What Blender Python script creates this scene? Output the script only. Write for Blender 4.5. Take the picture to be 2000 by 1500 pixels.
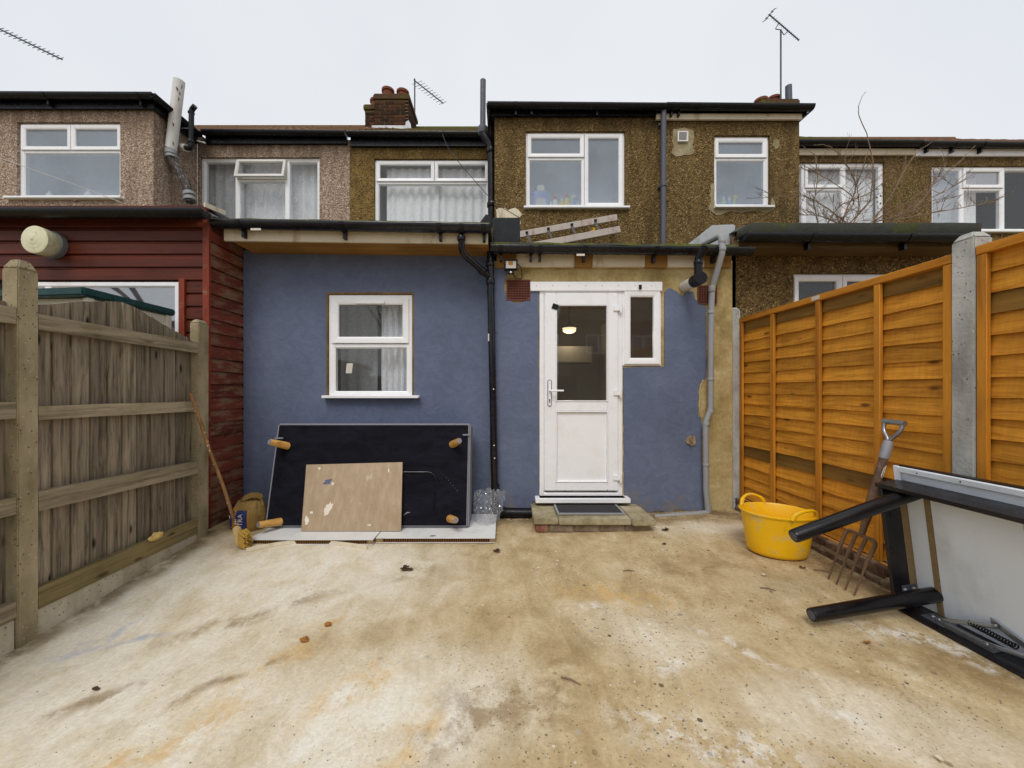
import bpy, bmesh, math, random
from mathutils import Vector, Matrix, noise as mnoise
R = math.radians
random.seed(7)
for o in list(bpy.data.objects):
    bpy.data.objects.remove(o)
scene = bpy.context.scene

# ---------------------------------------------------------------- camera, sky, sun, exposure
EYE = 1.25                      # eye height above the yard
FOC, PX, PY = 730.0, 985.0, 760.0   # focal length and principal point, measured on the 2000 x 1500 photograph
cam_d = bpy.data.cameras.new('camera')
cam = bpy.data.objects.new('camera', cam_d)
scene.collection.objects.link(cam)
scene.camera = cam
cam.location = (0, 0, EYE)
cam.rotation_euler = (R(90), 0, 0)
cam_d.sensor_width = 36
cam_d.lens = 36 * FOC / 2000
cam_d.shift_x = (1000 - PX) / 2000
cam_d.shift_y = (PY - 750) / 2000
cam_d.clip_start = 0.05
cam_d.clip_end = 400

world = bpy.data.worlds.new('World')
scene.world = world
world.use_nodes = True
wt = world.node_tree
bg = wt.nodes['Background']
sky = wt.nodes.new('ShaderNodeTexSky')
sky.sky_type = 'NISHITA'
sky.sun_disc = False
sky.sun_elevation = R(52)
sky.sun_rotation = R(195)
sky.air_density = 1.0
sky.dust_density = 4.0
cloud = wt.nodes.new('ShaderNodeMix')           # closed cloud cover in front of the blue sky
cloud.data_type = 'RGBA'
cloud.inputs[0].default_value = 0.93
wt.links.new(sky.outputs[0], cloud.inputs[6])
cn = wt.nodes.new('ShaderNodeTexNoise')
cn.inputs['Scale'].default_value = 1.6
cn.inputs['Detail'].default_value = 4
cr = wt.nodes.new('ShaderNodeValToRGB')
cr.color_ramp.elements[0].position = 0.3
cr.color_ramp.elements[1].position = 0.75
cr.color_ramp.elements[0].color = (7.4, 7.75, 8.25, 1)
cr.color_ramp.elements[1].color = (8.5, 8.7, 8.9, 1)
wt.links.new(cn.outputs['Fac'], cr.inputs[0])
wt.links.new(cr.outputs[0], cloud.inputs[7])
wt.links.new(cloud.outputs[2], bg.inputs['Color'])
bg.inputs['Strength'].default_value = 0.1

sun_d = bpy.data.lights.new('sun', 'SUN')
sun = bpy.data.objects.new('sun', sun_d)
scene.collection.objects.link(sun)
sun_d.energy = 1.5
sun_d.angle = R(24)
sun_d.color = (1.0, 0.96, 0.9)
sun.location = (-3, -8, 12)
sun.rotation_euler = (R(38), 0, R(-14))

vs = scene.view_settings
vs.view_transform = 'Standard'
vs.look = 'None'
vs.gamma = 1
vs.exposure = 0.1
vs.use_curve_mapping = False
scene.cycles.max_bounces = 5
scene.cycles.transparent_max_bounces = 8
scene.cycles.use_denoising = True

# ---------------------------------------------------------------- helpers
def WX(px, Y): return (px - PX) * Y / FOC
def WZ(py, Y): return EYE + (PY - py) * Y / FOC
def W(px, py, Y): return Vector((WX(px, Y), Y, WZ(py, Y)))
def G(px, py, z=0.0):
    Y = FOC * (EYE - z) / (py - PY)
    return Vector((WX(px, Y), Y, z))
def sstep(a, b, x):
    t = max(0.0, min(1.0, (x - a) / (b - a)))
    return t * t * (3 - 2 * t)
def lerp(a, b, t): return a + (b - a) * t
def gz(x, y):                                   # the yard is not level: it rises to the right and falls to the near left
    z = 0.055 * sstep(0.7, 2.15, x)
    z += sstep(-0.9, -2.3, x) * lerp(-0.09, 0.02, max(0, min(1, (y - 1.9) / 1.15)))
    return z
def nz(x, y=0.0, z=0.0): return mnoise.noise(Vector((x, y, z)))

ORG = {}
def link(o):
    scene.collection.objects.link(o)
    return o
def tag(o, label=None, cat=None, group=None, kind=None):
    if label: o['label'] = label
    if cat: o['category'] = cat
    if group: o['group'] = group
    if kind: o['kind'] = kind
    return o
def thing(name, label, cat, loc=(0, 0, 0), group=None):
    o = link(bpy.data.objects.new(name, None))
    o.empty_display_size = 0.1
    o.location = loc
    ORG[o.name] = Vector(loc)
    return tag(o, label, cat, group)
def origin(o):
    return ORG.get(o.name, Vector((0, 0, 0)))

class MB:
    def __init__(s):
        s.v = []; s.f = []
    def add(s, vs, fs):
        k = len(s.v)
        s.v += [tuple(p) for p in vs]
        s.f += [tuple(i + k for i in f) for f in fs]
        return s
    def hexa(s, p):
        return s.add(p, [(0, 3, 2, 1), (4, 5, 6, 7), (0, 1, 5, 4), (1, 2, 6, 5), (2, 3, 7, 6), (3, 0, 4, 7)])
    def box(s, x0, x1, y0, y1, z0, z1):
        return s.hexa([(x0, y0, z0), (x1, y0, z0), (x1, y1, z0), (x0, y1, z0), (x0, y0, z1), (x1, y0, z1), (x1, y1, z1), (x0, y1, z1)])
    def obox(s, o, a, b, c):
        o, a, b, c = map(Vector, (o, a, b, c))
        return s.hexa([o, o + a, o + a + b, o + b, o + c, o + a + c, o + a + b + c, o + b + c])
    def prism(s, pts, vec):
        vec = Vector(vec); n = len(pts)
        pts = [Vector(p) for p in pts]
        fs = [tuple(range(n)), tuple(range(2 * n - 1, n - 1, -1))]
        fs += [(i, i + n, (i + 1) % n + n, (i + 1) % n) for i in range(n)]
        return s.add(pts + [p + vec for p in pts], fs)
    def ring(s, x0, x1, z0, z1, w, yf, yb, ch=0.3, chd=0.012):
        """a mitred frame in the XZ plane; its inner edge slopes back"""
        def loop(d, y): return [(x0 + d, y, z0 + d), (x1 - d, y, z0 + d), (x1 - d, y, z1 - d), (x0 + d, y, z1 - d)]
        L = [loop(0, yb), loop(0, yf + 0.003), loop(0.003, yf), loop(w * (1 - ch), yf), loop(w, yf + chd), loop(w, yb)]
        for i in range(4):
            j = (i + 1) % 4
            vs = []
            for l in L: vs += [l[i], l[j]]
            s.add(vs, [(2 * k, 2 * k + 1, 2 * k + 3, 2 * k + 2) for k in range(5)] + [(10, 11, 1, 0)])
        return s
    def tube(s, path, r, n=10, cap=True):
        P = [Vector(p) for p in path]; m = len(P)
        rs = r if isinstance(r, (list, tuple)) else [r] * m
        t = (P[1] - P[0]).normalized()
        up = Vector((0, 0, 1)) if abs(t.z) < 0.9 else Vector((1, 0, 0))
        a = t.cross(up).normalized()
        vs = []
        for i in range(m):
            if i == 0: d = P[1] - P[0]
            elif i == m - 1: d = P[-1] - P[-2]
            else: d = (P[i + 1] - P[i]).normalized() + (P[i] - P[i - 1]).normalized()
            d.normalize()
            a = (a - d * a.dot(d))
            if a.length < 1e-6: a = d.orthogonal()
            a.normalize(); b = d.cross(a)
            for k in range(n):
                th = 2 * math.pi * k / n
                vs.append(P[i] + (a * math.cos(th) + b * math.sin(th)) * rs[i])
        fs = [(i * n + k, i * n + (k + 1) % n, (i + 1) * n + (k + 1) % n, (i + 1) * n + k) for i in range(m - 1) for k in range(n)]
        if cap: fs += [tuple(range(n - 1, -1, -1)), tuple(range((m - 1) * n, m * n))]
        return s.add(vs, fs)
    def lathe(s, c, axis, prof, n=24, sx=1.0, sy=1.0):
        """prof: (distance along the axis, radius)"""
        c = Vector(c); d = Vector(axis).normalized()
        a = d.orthogonal().normalized() if abs(d.z) < 0.99 else Vector((1, 0, 0))
        b = d.cross(a)
        vs = [c + d * t + (a * (math.cos(2 * math.pi * k / n) * sx) + b * (math.sin(2 * math.pi * k / n) * sy)) * r for t, r in prof for k in range(n)]
        m = len(prof)
        fs = [(i * n + k, i * n + (k + 1) % n, (i + 1) * n + (k + 1) % n, (i + 1) * n + k) for i in range(m - 1) for k in range(n)]
        fs += [tuple(range(n - 1, -1, -1)), tuple(range((m - 1) * n, m * n))]
        return s.add(vs, fs)
    def grid(s, P):
        m, n = len(P), len(P[0])
        vs = [p for row in P for p in row]
        return s.add(vs, [(i * n + j, i * n + j + 1, (i + 1) * n + j + 1, (i + 1) * n + j) for i in range(m - 1) for j in range(n - 1)])
    def mesh(s, name, mat, org=(0, 0, 0), bevel=0, smooth=True, recalc=True, seg=1, angle=38):
        me = bpy.data.meshes.new(name)
        o = Vector(org)
        me.from_pydata([Vector(p) - o for p in s.v], [], s.f)
        bm = bmesh.new(); bm.from_mesh(me)
        if recalc: bmesh.ops.recalc_face_normals(bm, faces=bm.faces)
        if bevel:
            ed = [e for e in bm.edges if len(e.link_faces) == 2 and e.calc_face_angle(0) > R(40)]
            bmesh.ops.bevel(bm, geom=ed, offset=bevel, segments=seg, affect='EDGES', clamp_overlap=True)
        bm.to_mesh(me); bm.free()
        if smooth:
            me.polygons.foreach_set('use_smooth', [True] * len(me.polygons))
            me.set_sharp_from_angle(angle=R(angle))
        if mat: me.materials.append(mat)
        return me
    def part(s, name, mat, parent, kind=None, label=None, **kw):
        """one mesh object under a thing or a part"""
        org = origin(parent)
        o = link(bpy.data.objects.new(name, s.mesh(name, mat, org, **kw)))
        o.parent = parent
        ORG[o.name] = org
        return tag(o, label=label, kind=kind)
    def solo(s, name, mat, label=None, cat=None, loc=(0, 0, 0), group=None, kind=None, **kw):
        """one mesh object at top level"""
        o = link(bpy.data.objects.new(name, s.mesh(name, mat, loc, **kw)))
        o.location = loc
        ORG[o.name] = Vector(loc)
        return tag(o, label, cat, group, kind)
def piece(name, me, parent, loc, rot=(0, 0, 0), scale=(1, 1, 1)):
    o = link(bpy.data.objects.new(name, me))
    o.parent = parent
    o.location = Vector(loc) - origin(parent)
    o.rotation_euler = rot
    o.scale = scale
    return o
def fillet(path, rad, seg=5):
    P = [Vector(p) for p in path]
    out = [P[0]]
    for i in range(1, len(P) - 1):
        a, b = P[i - 1] - P[i], P[i + 1] - P[i]
        r = min(rad, a.length * 0.45, b.length * 0.45)
        p0, p1 = P[i] + a.normalized() * r, P[i] + b.normalized() * r
        for k in range(seg + 1):
            t = k / seg
            out.append(p0 * (1 - t) ** 2 + P[i] * 2 * t * (1 - t) + p1 * t * t)
    return out + [P[-1]]
def text_mesh(body, size, depth=0.0005):
    cu = bpy.data.curves.new('lettering', 'FONT')
    cu.body = body; cu.size = size; cu.extrude = depth; cu.resolution_u = 3
    cu.align_x = 'CENTER'; cu.align_y = 'CENTER'
    o = link(bpy.data.objects.new('lettering', cu))
    bpy.context.view_layer.update()
    me = bpy.data.meshes.new_from_object(o.evaluated_get(bpy.context.evaluated_depsgraph_get()))
    bpy.data.objects.remove(o)
    return me

# ---------------------------------------------------------------- materials
def C(r, g, b, k=1.0):
    f = lambda c: (c / 12.92 if c <= 0.04045 else ((c + 0.055) / 1.055) ** 2.4)
    return tuple(f(c / 255) * k for c in (r, g, b)) + (1,)
class Mat:
    def __init__(s, name, rough=0.6, spec=0.4, metal=0.0):
        s.m = bpy.data.materials.new(name)
        s.m.use_nodes = True
        s.t = s.m.node_tree
        s.b = s.t.nodes['Principled BSDF']
        s.b.inputs['Roughness'].default_value = rough
        s.b.inputs['Specular IOR Level'].default_value = spec
        s.b.inputs['Metallic'].default_value = metal
    def n(s, typ, **props):
        nd = s.t.nodes.new('ShaderNode' + typ)
        for k, v in props.items(): setattr(nd, k, v)
        return nd
    def put(s, sock, v):
        if hasattr(v, 'is_linked') or hasattr(v, 'links'): s.t.links.new(v, sock)
        elif v is not None: sock.default_value = v
    def co(s, jitter=True):
        tc = s.n('TexCoord')
        if not jitter: return tc.outputs['Object']
        oi = s.n('ObjectInfo')
        m = s.math('MULTIPLY', oi.outputs['Random'], 37.0)
        v = s.n('VectorMath', operation='ADD')
        s.put(v.inputs[0], tc.outputs['Object']); s.put(v.inputs[1], m)
        return v.outputs[0]
    def rand(s): return s.n('ObjectInfo').outputs['Random']
    def map(s, co, scale=(1, 1, 1), rot=(0, 0, 0), loc=(0, 0, 0), kind='POINT'):
        m = s.n('Mapping', vector_type=kind)
        s.put(m.inputs['Vector'], co)
        m.inputs['Scale'].default_value = scale; m.inputs['Rotation'].default_value = rot; m.inputs['Location'].default_value = loc
        return m.outputs[0]
    def noise(s, co, scale, detail=4, rough=0.55, dist=0.0):
        nd = s.n('TexNoise')
        s.put(nd.inputs['Vector'], co)
        for k, v in (('Scale', scale), ('Detail', detail), ('Roughness', rough), ('Distortion', dist)): nd.inputs[k].default_value = v
        return nd.outputs['Fac']
    def vor(s, co, scale, out='Distance', feature='F1', rnd=1.0):
        nd = s.n('TexVoronoi', feature=feature)
        s.put(nd.inputs['Vector'], co)
        nd.inputs['Scale'].default_value = scale; nd.inputs['Randomness'].default_value = rnd
        return nd.outputs[out]
    def math(s, op, a, b=None, clamp=False):
        nd = s.n('Math', operation=op, use_clamp=clamp)
        s.put(nd.inputs[0], a)
        if b is not None: s.put(nd.inputs[1], b)
        return nd.outputs[0]
    def rng(s, v, a, b, c=0.0, d=1.0):
        nd = s.n('MapRange', interpolation_type='SMOOTHSTEP')
        s.put(nd.inputs[0], v)
        for i, x in enumerate((a, b, c, d)): nd.inputs[i + 1].default_value = x
        return nd.outputs[0]
    def ramp(s, fac, stops):
        nd = s.n('ValToRGB')
        e = nd.color_ramp.elements
        while len(e) < len(stops): e.new(0.5)
        for i, (p, c) in enumerate(stops):
            e[i].position = p; e[i].color = c
        s.put(nd.inputs[0], fac)
        return nd.outputs[0]
    def mix(s, f, a, b, mode='MIX'):
        nd = s.n('Mix', data_type='RGBA', blend_type=mode)
        s.put(nd.inputs[0], f); s.put(nd.inputs[6], a); s.put(nd.inputs[7], b)
        return nd.outputs[2]
    def scale(s, col, f):
        nd = s.n('VectorMath', operation='SCALE')
        s.put(nd.inputs[0], col); s.put(nd.inputs['Scale'], f)
        return nd.outputs[0]
    def bump(s, h, strength=0.3, dist=0.01, normal=None):
        nd = s.n('Bump')
        nd.inputs['Strength'].default_value = strength; nd.inputs['Distance'].default_value = dist
        s.put(nd.inputs['Height'], h)
        if normal: s.put(nd.inputs['Normal'], normal)
        return nd.outputs[0]
    def out(s, base=None, rough=None, normal=None, **kw):
        if base is not None: s.put(s.b.inputs['Base Color'], base)
        if rough is not None: s.put(s.b.inputs['Roughness'], rough)
        if normal is not None: s.put(s.b.inputs['Normal'], normal)
        for k, v in kw.items(): s.put(s.b.inputs[k.replace('_', ' ')], v)
        return s.m

def plain(name, col, rough=0.5, var=0.12, scale=6.0, spec=0.4, metal=0.0, dirt=None, dirt_amt=0.4, bump=0.0, bscale=80):
    m = Mat(name, rough, spec, metal)
    co = m.co()
    f = m.noise(co, scale, 5)
    c = m.mix(f, tuple(x * (1 - var) for x in col[:3]) + (1,), tuple(min(1, x * (1 + var)) for x in col[:3]) + (1,))
    if dirt:
        d = m.rng(m.noise(m.map(co, (1, 1, 0.5)), scale * 1.7, 8, 0.65), 0.5, 0.72, 0, dirt_amt)
        c = m.mix(d, c, dirt)
    nrm = m.bump(m.noise(co, bscale, 4), bump, 0.004) if bump else None
    r = m.rng(m.noise(co, scale * 2.3, 4), 0.3, 0.7, max(0.05, rough - 0.1), min(1, rough + 0.12))
    return m.out(c, r, nrm)

def pebbledash(name, stops, mortar, stain, patch=0.35, dark=0.35):
    m = Mat(name, 0.95, 0.1)
    co = m.co(False)
    nd = m.n('TexNoise'); m.put(nd.inputs['Vector'], co); nd.inputs['Scale'].default_value = 30; nd.inputs['Detail'].default_value = 2
    wv = m.n('VectorMath', operation='SCALE'); m.put(wv.inputs[0], nd.outputs['Color']); wv.inputs['Scale'].default_value = 0.02
    ad = m.n('VectorMath', operation='ADD'); m.put(ad.inputs[0], co); m.put(ad.inputs[1], wv.outputs[0])
    cell = m.n('TexVoronoi'); m.put(cell.inputs['Vector'], ad.outputs[0]); cell.inputs['Scale'].default_value = 68
    sep = m.n('SeparateColor'); m.put(sep.inputs[0], cell.outputs['Color'])
    peb = m.ramp(sep.outputs[0], stops)
    gap = m.rng(cell.outputs['Distance'], 0.46, 0.78)
    gapc = m.mix(m.noise(co, 7, 3), mortar, tuple(x * dark for x in mortar[:3]) + (1,))
    c = m.mix(gap, peb, gapc)
    bare = m.rng(m.noise(co, 5.5, 6, 0.72), 0.5, 0.62)
    c = m.mix(m.math('MULTIPLY', bare, patch), c, mortar)
    run = m.noise(m.map(co, (2.6, 2.6, 0.4)), 2.0, 6, 0.62)
    c = m.mix(m.rng(run, 0.46, 0.72, 0, 0.7), c, stain)
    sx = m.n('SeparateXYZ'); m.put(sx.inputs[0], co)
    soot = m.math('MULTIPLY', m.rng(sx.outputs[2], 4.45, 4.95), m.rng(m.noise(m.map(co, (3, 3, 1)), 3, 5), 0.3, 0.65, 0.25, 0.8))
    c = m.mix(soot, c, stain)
    c = m.scale(c, m.rng(m.noise(co, 24, 3), 0.3, 0.7, 0.8, 1.18))
    h = m.math('SUBTRACT', 1.0, cell.outputs['Distance'])
    nb = m.bump(h, 1.0, 0.016)
    return m.out(c, None, nb)

def wood(name, axis, light, dark, knot, contrast=1.0, rough=0.7, tone=0.25, scale=1.0, extra=None):
    """grain runs along axis; every object has its own tone"""
    m = Mat(name, rough, 0.25)
    co = m.co()
    s = [26.0 * scale] * 3; s['xyz'.index(axis)] = 1.1 * scale
    warp = m.noise(co, 2.5, 3)
    wv = m.n('VectorMath', operation='SCALE')
    cb = m.n('CombineXYZ')
    for i in range(3): m.put(cb.inputs[i], warp)
    m.put(wv.inputs[0], cb.outputs[0]); wv.inputs['Scale'].default_value = 0.05
    add = m.n('VectorMath', operation='ADD'); m.put(add.inputs[0], co); m.put(add.inputs[1], wv.outputs[0])
    g = m.noise(m.map(add.outputs[0], tuple(s)), 1.0, 7, 0.65)
    s2 = [70.0 * scale] * 3; s2['xyz'.index(axis)] = 2.0 * scale
    g2 = m.noise(m.map(add.outputs[0], tuple(s2)), 1.0, 4, 0.6)
    f = m.math('ADD', m.math('MULTIPLY', g, 0.7), m.math('MULTIPLY', g2, 0.3))
    c = m.ramp(f, [(0.36, dark), (0.5, tuple(lerp(a, b, 0.55) for a, b in zip(dark, light))), (0.66, light)])
    s3 = [9.0] * 3; s3['xyz'.index(axis)] = 3.2
    kd = m.vor(m.map(co, tuple(s3)), 1.0)
    c = m.mix(m.rng(kd, 0.17, 0.05, 0, 0.8 * contrast), c, knot)
    t = m.math('ADD', m.math('MULTIPLY', m.rand(), 2 * tone), 1 - tone)
    c = m.scale(c, t)
    big = m.rng(m.noise(co, 1.7, 4), 0.3, 0.75, 1.12, 0.78)
    c = m.scale(c, big)
    if extra: c = extra(m, co, c)
    return m.out(c, None, m.bump(f, 0.5 * contrast, 0.004))

M = {}
M['upvc'] = plain('white_upvc', C(246, 247, 250, 0.94), 0.32, 0.03, 4, dirt=C(200, 192, 176), dirt_amt=0.2)
M['upvc_old'] = plain('old_white_upvc', C(226, 224, 220, 0.85), 0.4, 0.05, 4, dirt=C(150, 140, 120), dirt_amt=0.4)
M['black'] = plain('black_plastic', C(15, 15, 20), 0.34, 0.25, 9, spec=0.3, dirt=C(56, 55, 54), dirt_amt=0.16)
M['black_shiny'] = plain('black_gloss_plastic', C(20, 20, 27), 0.22, 0.2, 9, dirt=C(80, 78, 72), dirt_amt=0.12)
M['grey_pipe'] = plain('grey_plastic', C(146, 148, 152), 0.5, 0.12, 8, dirt=C(150, 140, 110), dirt_amt=0.5)
M['slate_pipe'] = plain('slate_plastic', C(82, 84, 96), 0.5, 0.1, 5)
M['galv'] = plain('galvanised_steel', C(150, 155, 160), 0.38, 0.2, 20, metal=0.8)
M['dark_hole'] = plain('dark_hollow', C(14, 13, 12), 0.9, 0.1)
M['terracotta'] = plain('terracotta', C(120, 66, 44), 0.85, 0.25, 9, dirt=C(80, 55, 40), dirt_amt=0.6)
M['airbrick'] = plain('red_clay', C(104, 56, 42), 0.85, 0.2, 20, dirt=C(90, 50, 40), dirt_amt=0.5)
M['lead'] = plain('lead_flashing', C(205, 208, 214), 0.55, 0.15, 5, dirt=C(120, 122, 125), dirt_amt=0.5, bump=0.3, bscale=25)
M['silver'] = plain('silver_coating', C(170, 173, 176), 0.5, 0.2, 4, dirt=C(120, 125, 130), dirt_amt=0.7, bump=0.4, bscale=18)
M['alu'] = plain('worn_aluminium', C(176, 166, 158), 0.5, 0.14, 7, metal=0.2, dirt=C(136, 84, 70), dirt_amt=0.6)
M['alu_rung'] = plain('dull_aluminium', C(84, 80, 76), 0.6, 0.15, 9, metal=0.2)
M['off_white'] = plain('flaking_white_paint', C(214, 203, 180), 0.7, 0.1, 5, dirt=C(150, 120, 80), dirt_amt=0.65)
M['raw_timber'] = plain('new_softwood', C(158, 118, 62), 0.75, 0.2, 8, dirt=C(130, 85, 30), dirt_amt=0.5)
M['soffit_ply'] = wood('soffit_plywood', 'x', C(176, 132, 66), C(132, 92, 38), C(100, 66, 26), 0.6, tone=0.1, scale=0.5)
M['flue_bend'] = plain('peeling_dark_flue', C(66, 58, 56), 0.7, 0.4, 16, dirt=C(196, 190, 184), dirt_amt=0.8, bump=0.6, bscale=30)
M['old_eaves'] = wood('dull_eaves_board', 'x', C(122, 100, 66), C(78, 62, 38), C(56, 42, 26), 0.7, tone=0.08)
M['rust'] = plain('rusty_steel', C(118, 92, 70), 0.75, 0.3, 30, metal=0.3, dirt=C(92, 58, 34), dirt_amt=0.8, bump=0.4, bscale=120)
M['cream'] = plain('cream_plastic', C(206, 202, 182), 0.55, 0.06, 4)
M['green_roof'] = plain('dark_green_plastic', C(22, 62, 62), 0.45, 0.2, 8, dirt=C(90, 105, 95), dirt_amt=0.25)
M['room'] = plain('dim_plaster', C(186, 186, 182), 0.9, 0.08, 2)
M['room_warm'] = plain('kitchen_plaster', C(132, 116, 88), 0.9, 0.08, 2)
M['white_board'] = plain('white_laminate', C(232, 232, 230, 0.9), 0.45, 0.04, 3, dirt=C(170, 160, 150), dirt_amt=0.3)
M['table_white'] = plain('white_tabletop_underside', C(228, 236, 246, 1.0), 0.6, 0.04, 2.2, dirt=C(176, 180, 180), dirt_amt=0.4)
M['table_black'] = plain('black_brown_veneer', C(25, 22, 24), 0.32, 0.25, 4, dirt=C(60, 55, 52), dirt_amt=0.15)
M['table_leg'] = plain('black_lacquered_leg', C(15, 14, 17), 0.2, 0.15, 2.5, dirt=C(60, 58, 56), dirt_amt=0.1)
M['chipboard'] = plain('raw_chipboard', C(140, 118, 84), 0.9, 0.3, 60)
M['leg_wood'] = wood('varnished_beech', 'y', C(220, 172, 98), C(186, 134, 68), C(80, 50, 22), 0.6, 0.35, tone=0.12)
M['fabric_grey'] = plain('grey_woven_fabric', C(132, 132, 140), 0.95, 0.25, 90, bump=0.5, bscale=180)
M['copper'] = plain('copper_stub', C(150, 110, 80), 0.5, 0.3, 30, metal=0.6)
M['foam'] = plain('expanding_foam', C(216, 186, 112), 0.9, 0.2, 20, bump=0.8, bscale=50)
M['rubber'] = plain('dark_rubber_mat', C(44, 44, 48), 0.9, 0.3, 60, dirt=C(110, 100, 84), dirt_amt=0.35, bump=0.8, bscale=160)
M['mast'] = plain('weathered_steel_mast', C(80, 80, 82), 0.5, 0.2, 10, metal=0.5)
M['bark'] = plain('twig_bark', C(128, 106, 84), 0.9, 0.3, 20)
M['tree_bark'] = plain('tree_bark', C(72, 60, 50), 0.9, 0.3, 6)
M['wire'] = plain('thin_cable', C(60, 58, 56), 0.7, 0.1)
M['line'] = plain('pale_line', C(190, 186, 180), 0.7, 0.1)
M['leaf'] = plain('dead_leaf', C(74, 50, 30), 0.85, 0.4, 30)
M['interior_pale'] = plain('kitchen_pale', C(128, 122, 110), 0.6, 0.05)
M['interior_white'] = plain('kitchen_white', C(200, 196, 186), 0.5, 0.05)
M['worktop'] = plain('kitchen_worktop', C(150, 96, 56), 0.4, 0.15, 8)
M['dark_unit'] = plain('dark_kitchen_unit', C(50, 44, 38), 0.5, 0.2)
M['lamp_glass'] = plain('ribbed_lamp_glass', C(214, 212, 178), 0.25, 0.12, 12, dirt=C(150, 140, 80), dirt_amt=0.4)
M['lamp_base'] = plain('grey_lamp_base', C(118, 122, 124), 0.6, 0.12)
M['sticker'] = plain('pale_sticker', C(205, 200, 190), 0.6, 0.15, 40)
M['gravel_stone'] = plain('small_stone', C(120, 108, 92), 0.85, 0.6, 30)
M['moss'] = plain('moss', C(84, 88, 34), 1.0, 0.5, 25, bump=0.8, bscale=60)

def mk(name, col, emit):
    m = Mat(name, 0.5)
    return m.out(col, None, None, Emission_Color=col, Emission_Strength=emit)
M['lit'] = mk('lit_lamp_diffuser', (1.0, 0.84, 0.5, 1), 1.2)

def glass(name, tint, clear, refl_ior=1.6, rough=0.02, wob=0.0):
    """thin pane: part tint (dirt, obscured surface), part clear, mirror reflection by angle"""
    m = Mat(name)
    t = m.t
    t.nodes.remove(m.b)
    tr = m.n('BsdfTransparent'); tr.inputs[0].default_value = (0.98, 0.99, 0.99, 1)
    df = m.n('BsdfDiffuse'); df.inputs[0].default_value = tint
    mx = m.n('MixShader')
    co = m.co()
    f = m.rng(m.noise(co, 2.0, 4), 0.3, 0.7, (1 - clear) * 0.75, (1 - clear) * 1.25)
    m.put(mx.inputs[0], f); t.links.new(tr.outputs[0], mx.inputs[1]); t.links.new(df.outputs[0], mx.inputs[2])
    gl = m.n('BsdfGlossy'); gl.inputs['Roughness'].default_value = rough
    if wob:
        t.links.new(m.bump(m.noise(co, 1.3, 0), wob, 0.02), gl.inputs['Normal'])
    f0 = ((refl_ior - 1) / (refl_ior + 1)) ** 2
    lw = m.n('LayerWeight'); lw.inputs['Blend'].default_value = 0.5
    fr = m.math('ADD', m.math('MULTIPLY', m.math('POWER', lw.outputs['Facing'], 5.0), 1 - f0), f0)
    m2 = m.n('MixShader')
    t.links.new(fr, m2.inputs[0]); t.links.new(mx.outputs[0], m2.inputs[1]); t.links.new(gl.outputs[0], m2.inputs[2])
    t.links.new(m2.outputs[0], t.nodes['Material Output'].inputs[0])
    return m.m
M['glass'] = glass('window_glass', C(150, 154, 156), 0.975, 1.5, wob=0.2)
M['glass_mirror'] = glass('reflective_glass', C(120, 120, 130), 0.7, 3.6, wob=0.35)
M['frosted'] = glass('obscured_glass', C(178, 188, 202), 0.74, 1.5, 0.1)
M['bathroom'] = plain('pale_bathroom_wall', C(206, 214, 224), 0.7, 0.05)
M['net'] = glass('net_behind_glass', C(170, 172, 180), 0.965, 1.45, 0.03)
M['door_glass'] = glass('door_glass', C(150, 144, 132), 0.93, 1.5, wob=0.12)

def clear_plastic():
    m = Mat('crumpled_polythene', 0.25)
    t = m.t; t.nodes.remove(m.b)
    tr = m.n('BsdfTransparent'); df = m.n('BsdfDiffuse'); df.inputs[0].default_value = C(190, 195, 205)
    gl = m.n('BsdfGlossy'); gl.inputs['Roughness'].default_value = 0.15
    a = m.n('MixShader'); a.inputs[0].default_value = 0.22
    b = m.n('MixShader'); b.inputs[0].default_value = 0.16
    t.links.new(tr.outputs[0], a.inputs[1]); t.links.new(df.outputs[0], a.inputs[2])
    t.links.new(a.outputs[0], b.inputs[1]); t.links.new(gl.outputs[0], b.inputs[2])
    t.links.new(b.outputs[0], t.nodes['Material Output'].inputs[0])
    return m.m
M['polythene'] = clear_plastic()

def lace(name, holes):
    m = Mat(name, 0.95, 0.1)
    t = m.t
    tr = m.n('BsdfTransparent'); mx = m.n('MixShader')
    co = m.co()
    m.out(C(240, 240, 244, 0.97))
    f = m.rng(m.noise(co, 30, 3), 0.3, 0.7, max(0, holes - 0.06), holes + 0.06)
    m.put(mx.inputs[0], f)
    t.links.new(m.b.outputs[0], mx.inputs[1]); t.links.new(tr.outputs[0], mx.inputs[2])
    t.links.new(mx.outputs[0], t.nodes['Material Output'].inputs[0])
    return m.m
M['curtain'] = lace('white_curtain_cloth', 0.06)
M['lace'] = lace('lace_curtain_cloth', 0.36)

M['dash_pink'] = pebbledash('pink_pebbledash', [(0.0, C(110, 86, 76)), (0.22, C(172, 144, 126)), (0.45, C(208, 188, 168)), (0.62, C(146, 118, 102)), (0.8, C(226, 212, 196)), (1.0, C(182, 146, 124))], C(170, 148, 128), C(112, 94, 78), 0.25, 0.62)
M['dash_yellow'] = pebbledash('ochre_pebbledash', [(0.0, C(50, 38, 22)), (0.25, C(128, 102, 58)), (0.5, C(160, 134, 84)), (0.75, C(78, 58, 30)), (1.0, C(176, 152, 106))], C(146, 121, 72), C(88, 71, 42), 0.85, 0.35)
M['dash_brown'] = pebbledash('brown_pebbledash', [(0.0, C(58, 46, 30)), (0.25, C(118, 96, 60)), (0.5, C(146, 121, 79)), (0.72, C(74, 58, 37)), (0.9, C(160, 136, 92)), (1.0, C(182, 162, 120))], C(129, 106, 68), C(74, 60, 38), 0.55, 0.45)

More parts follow.
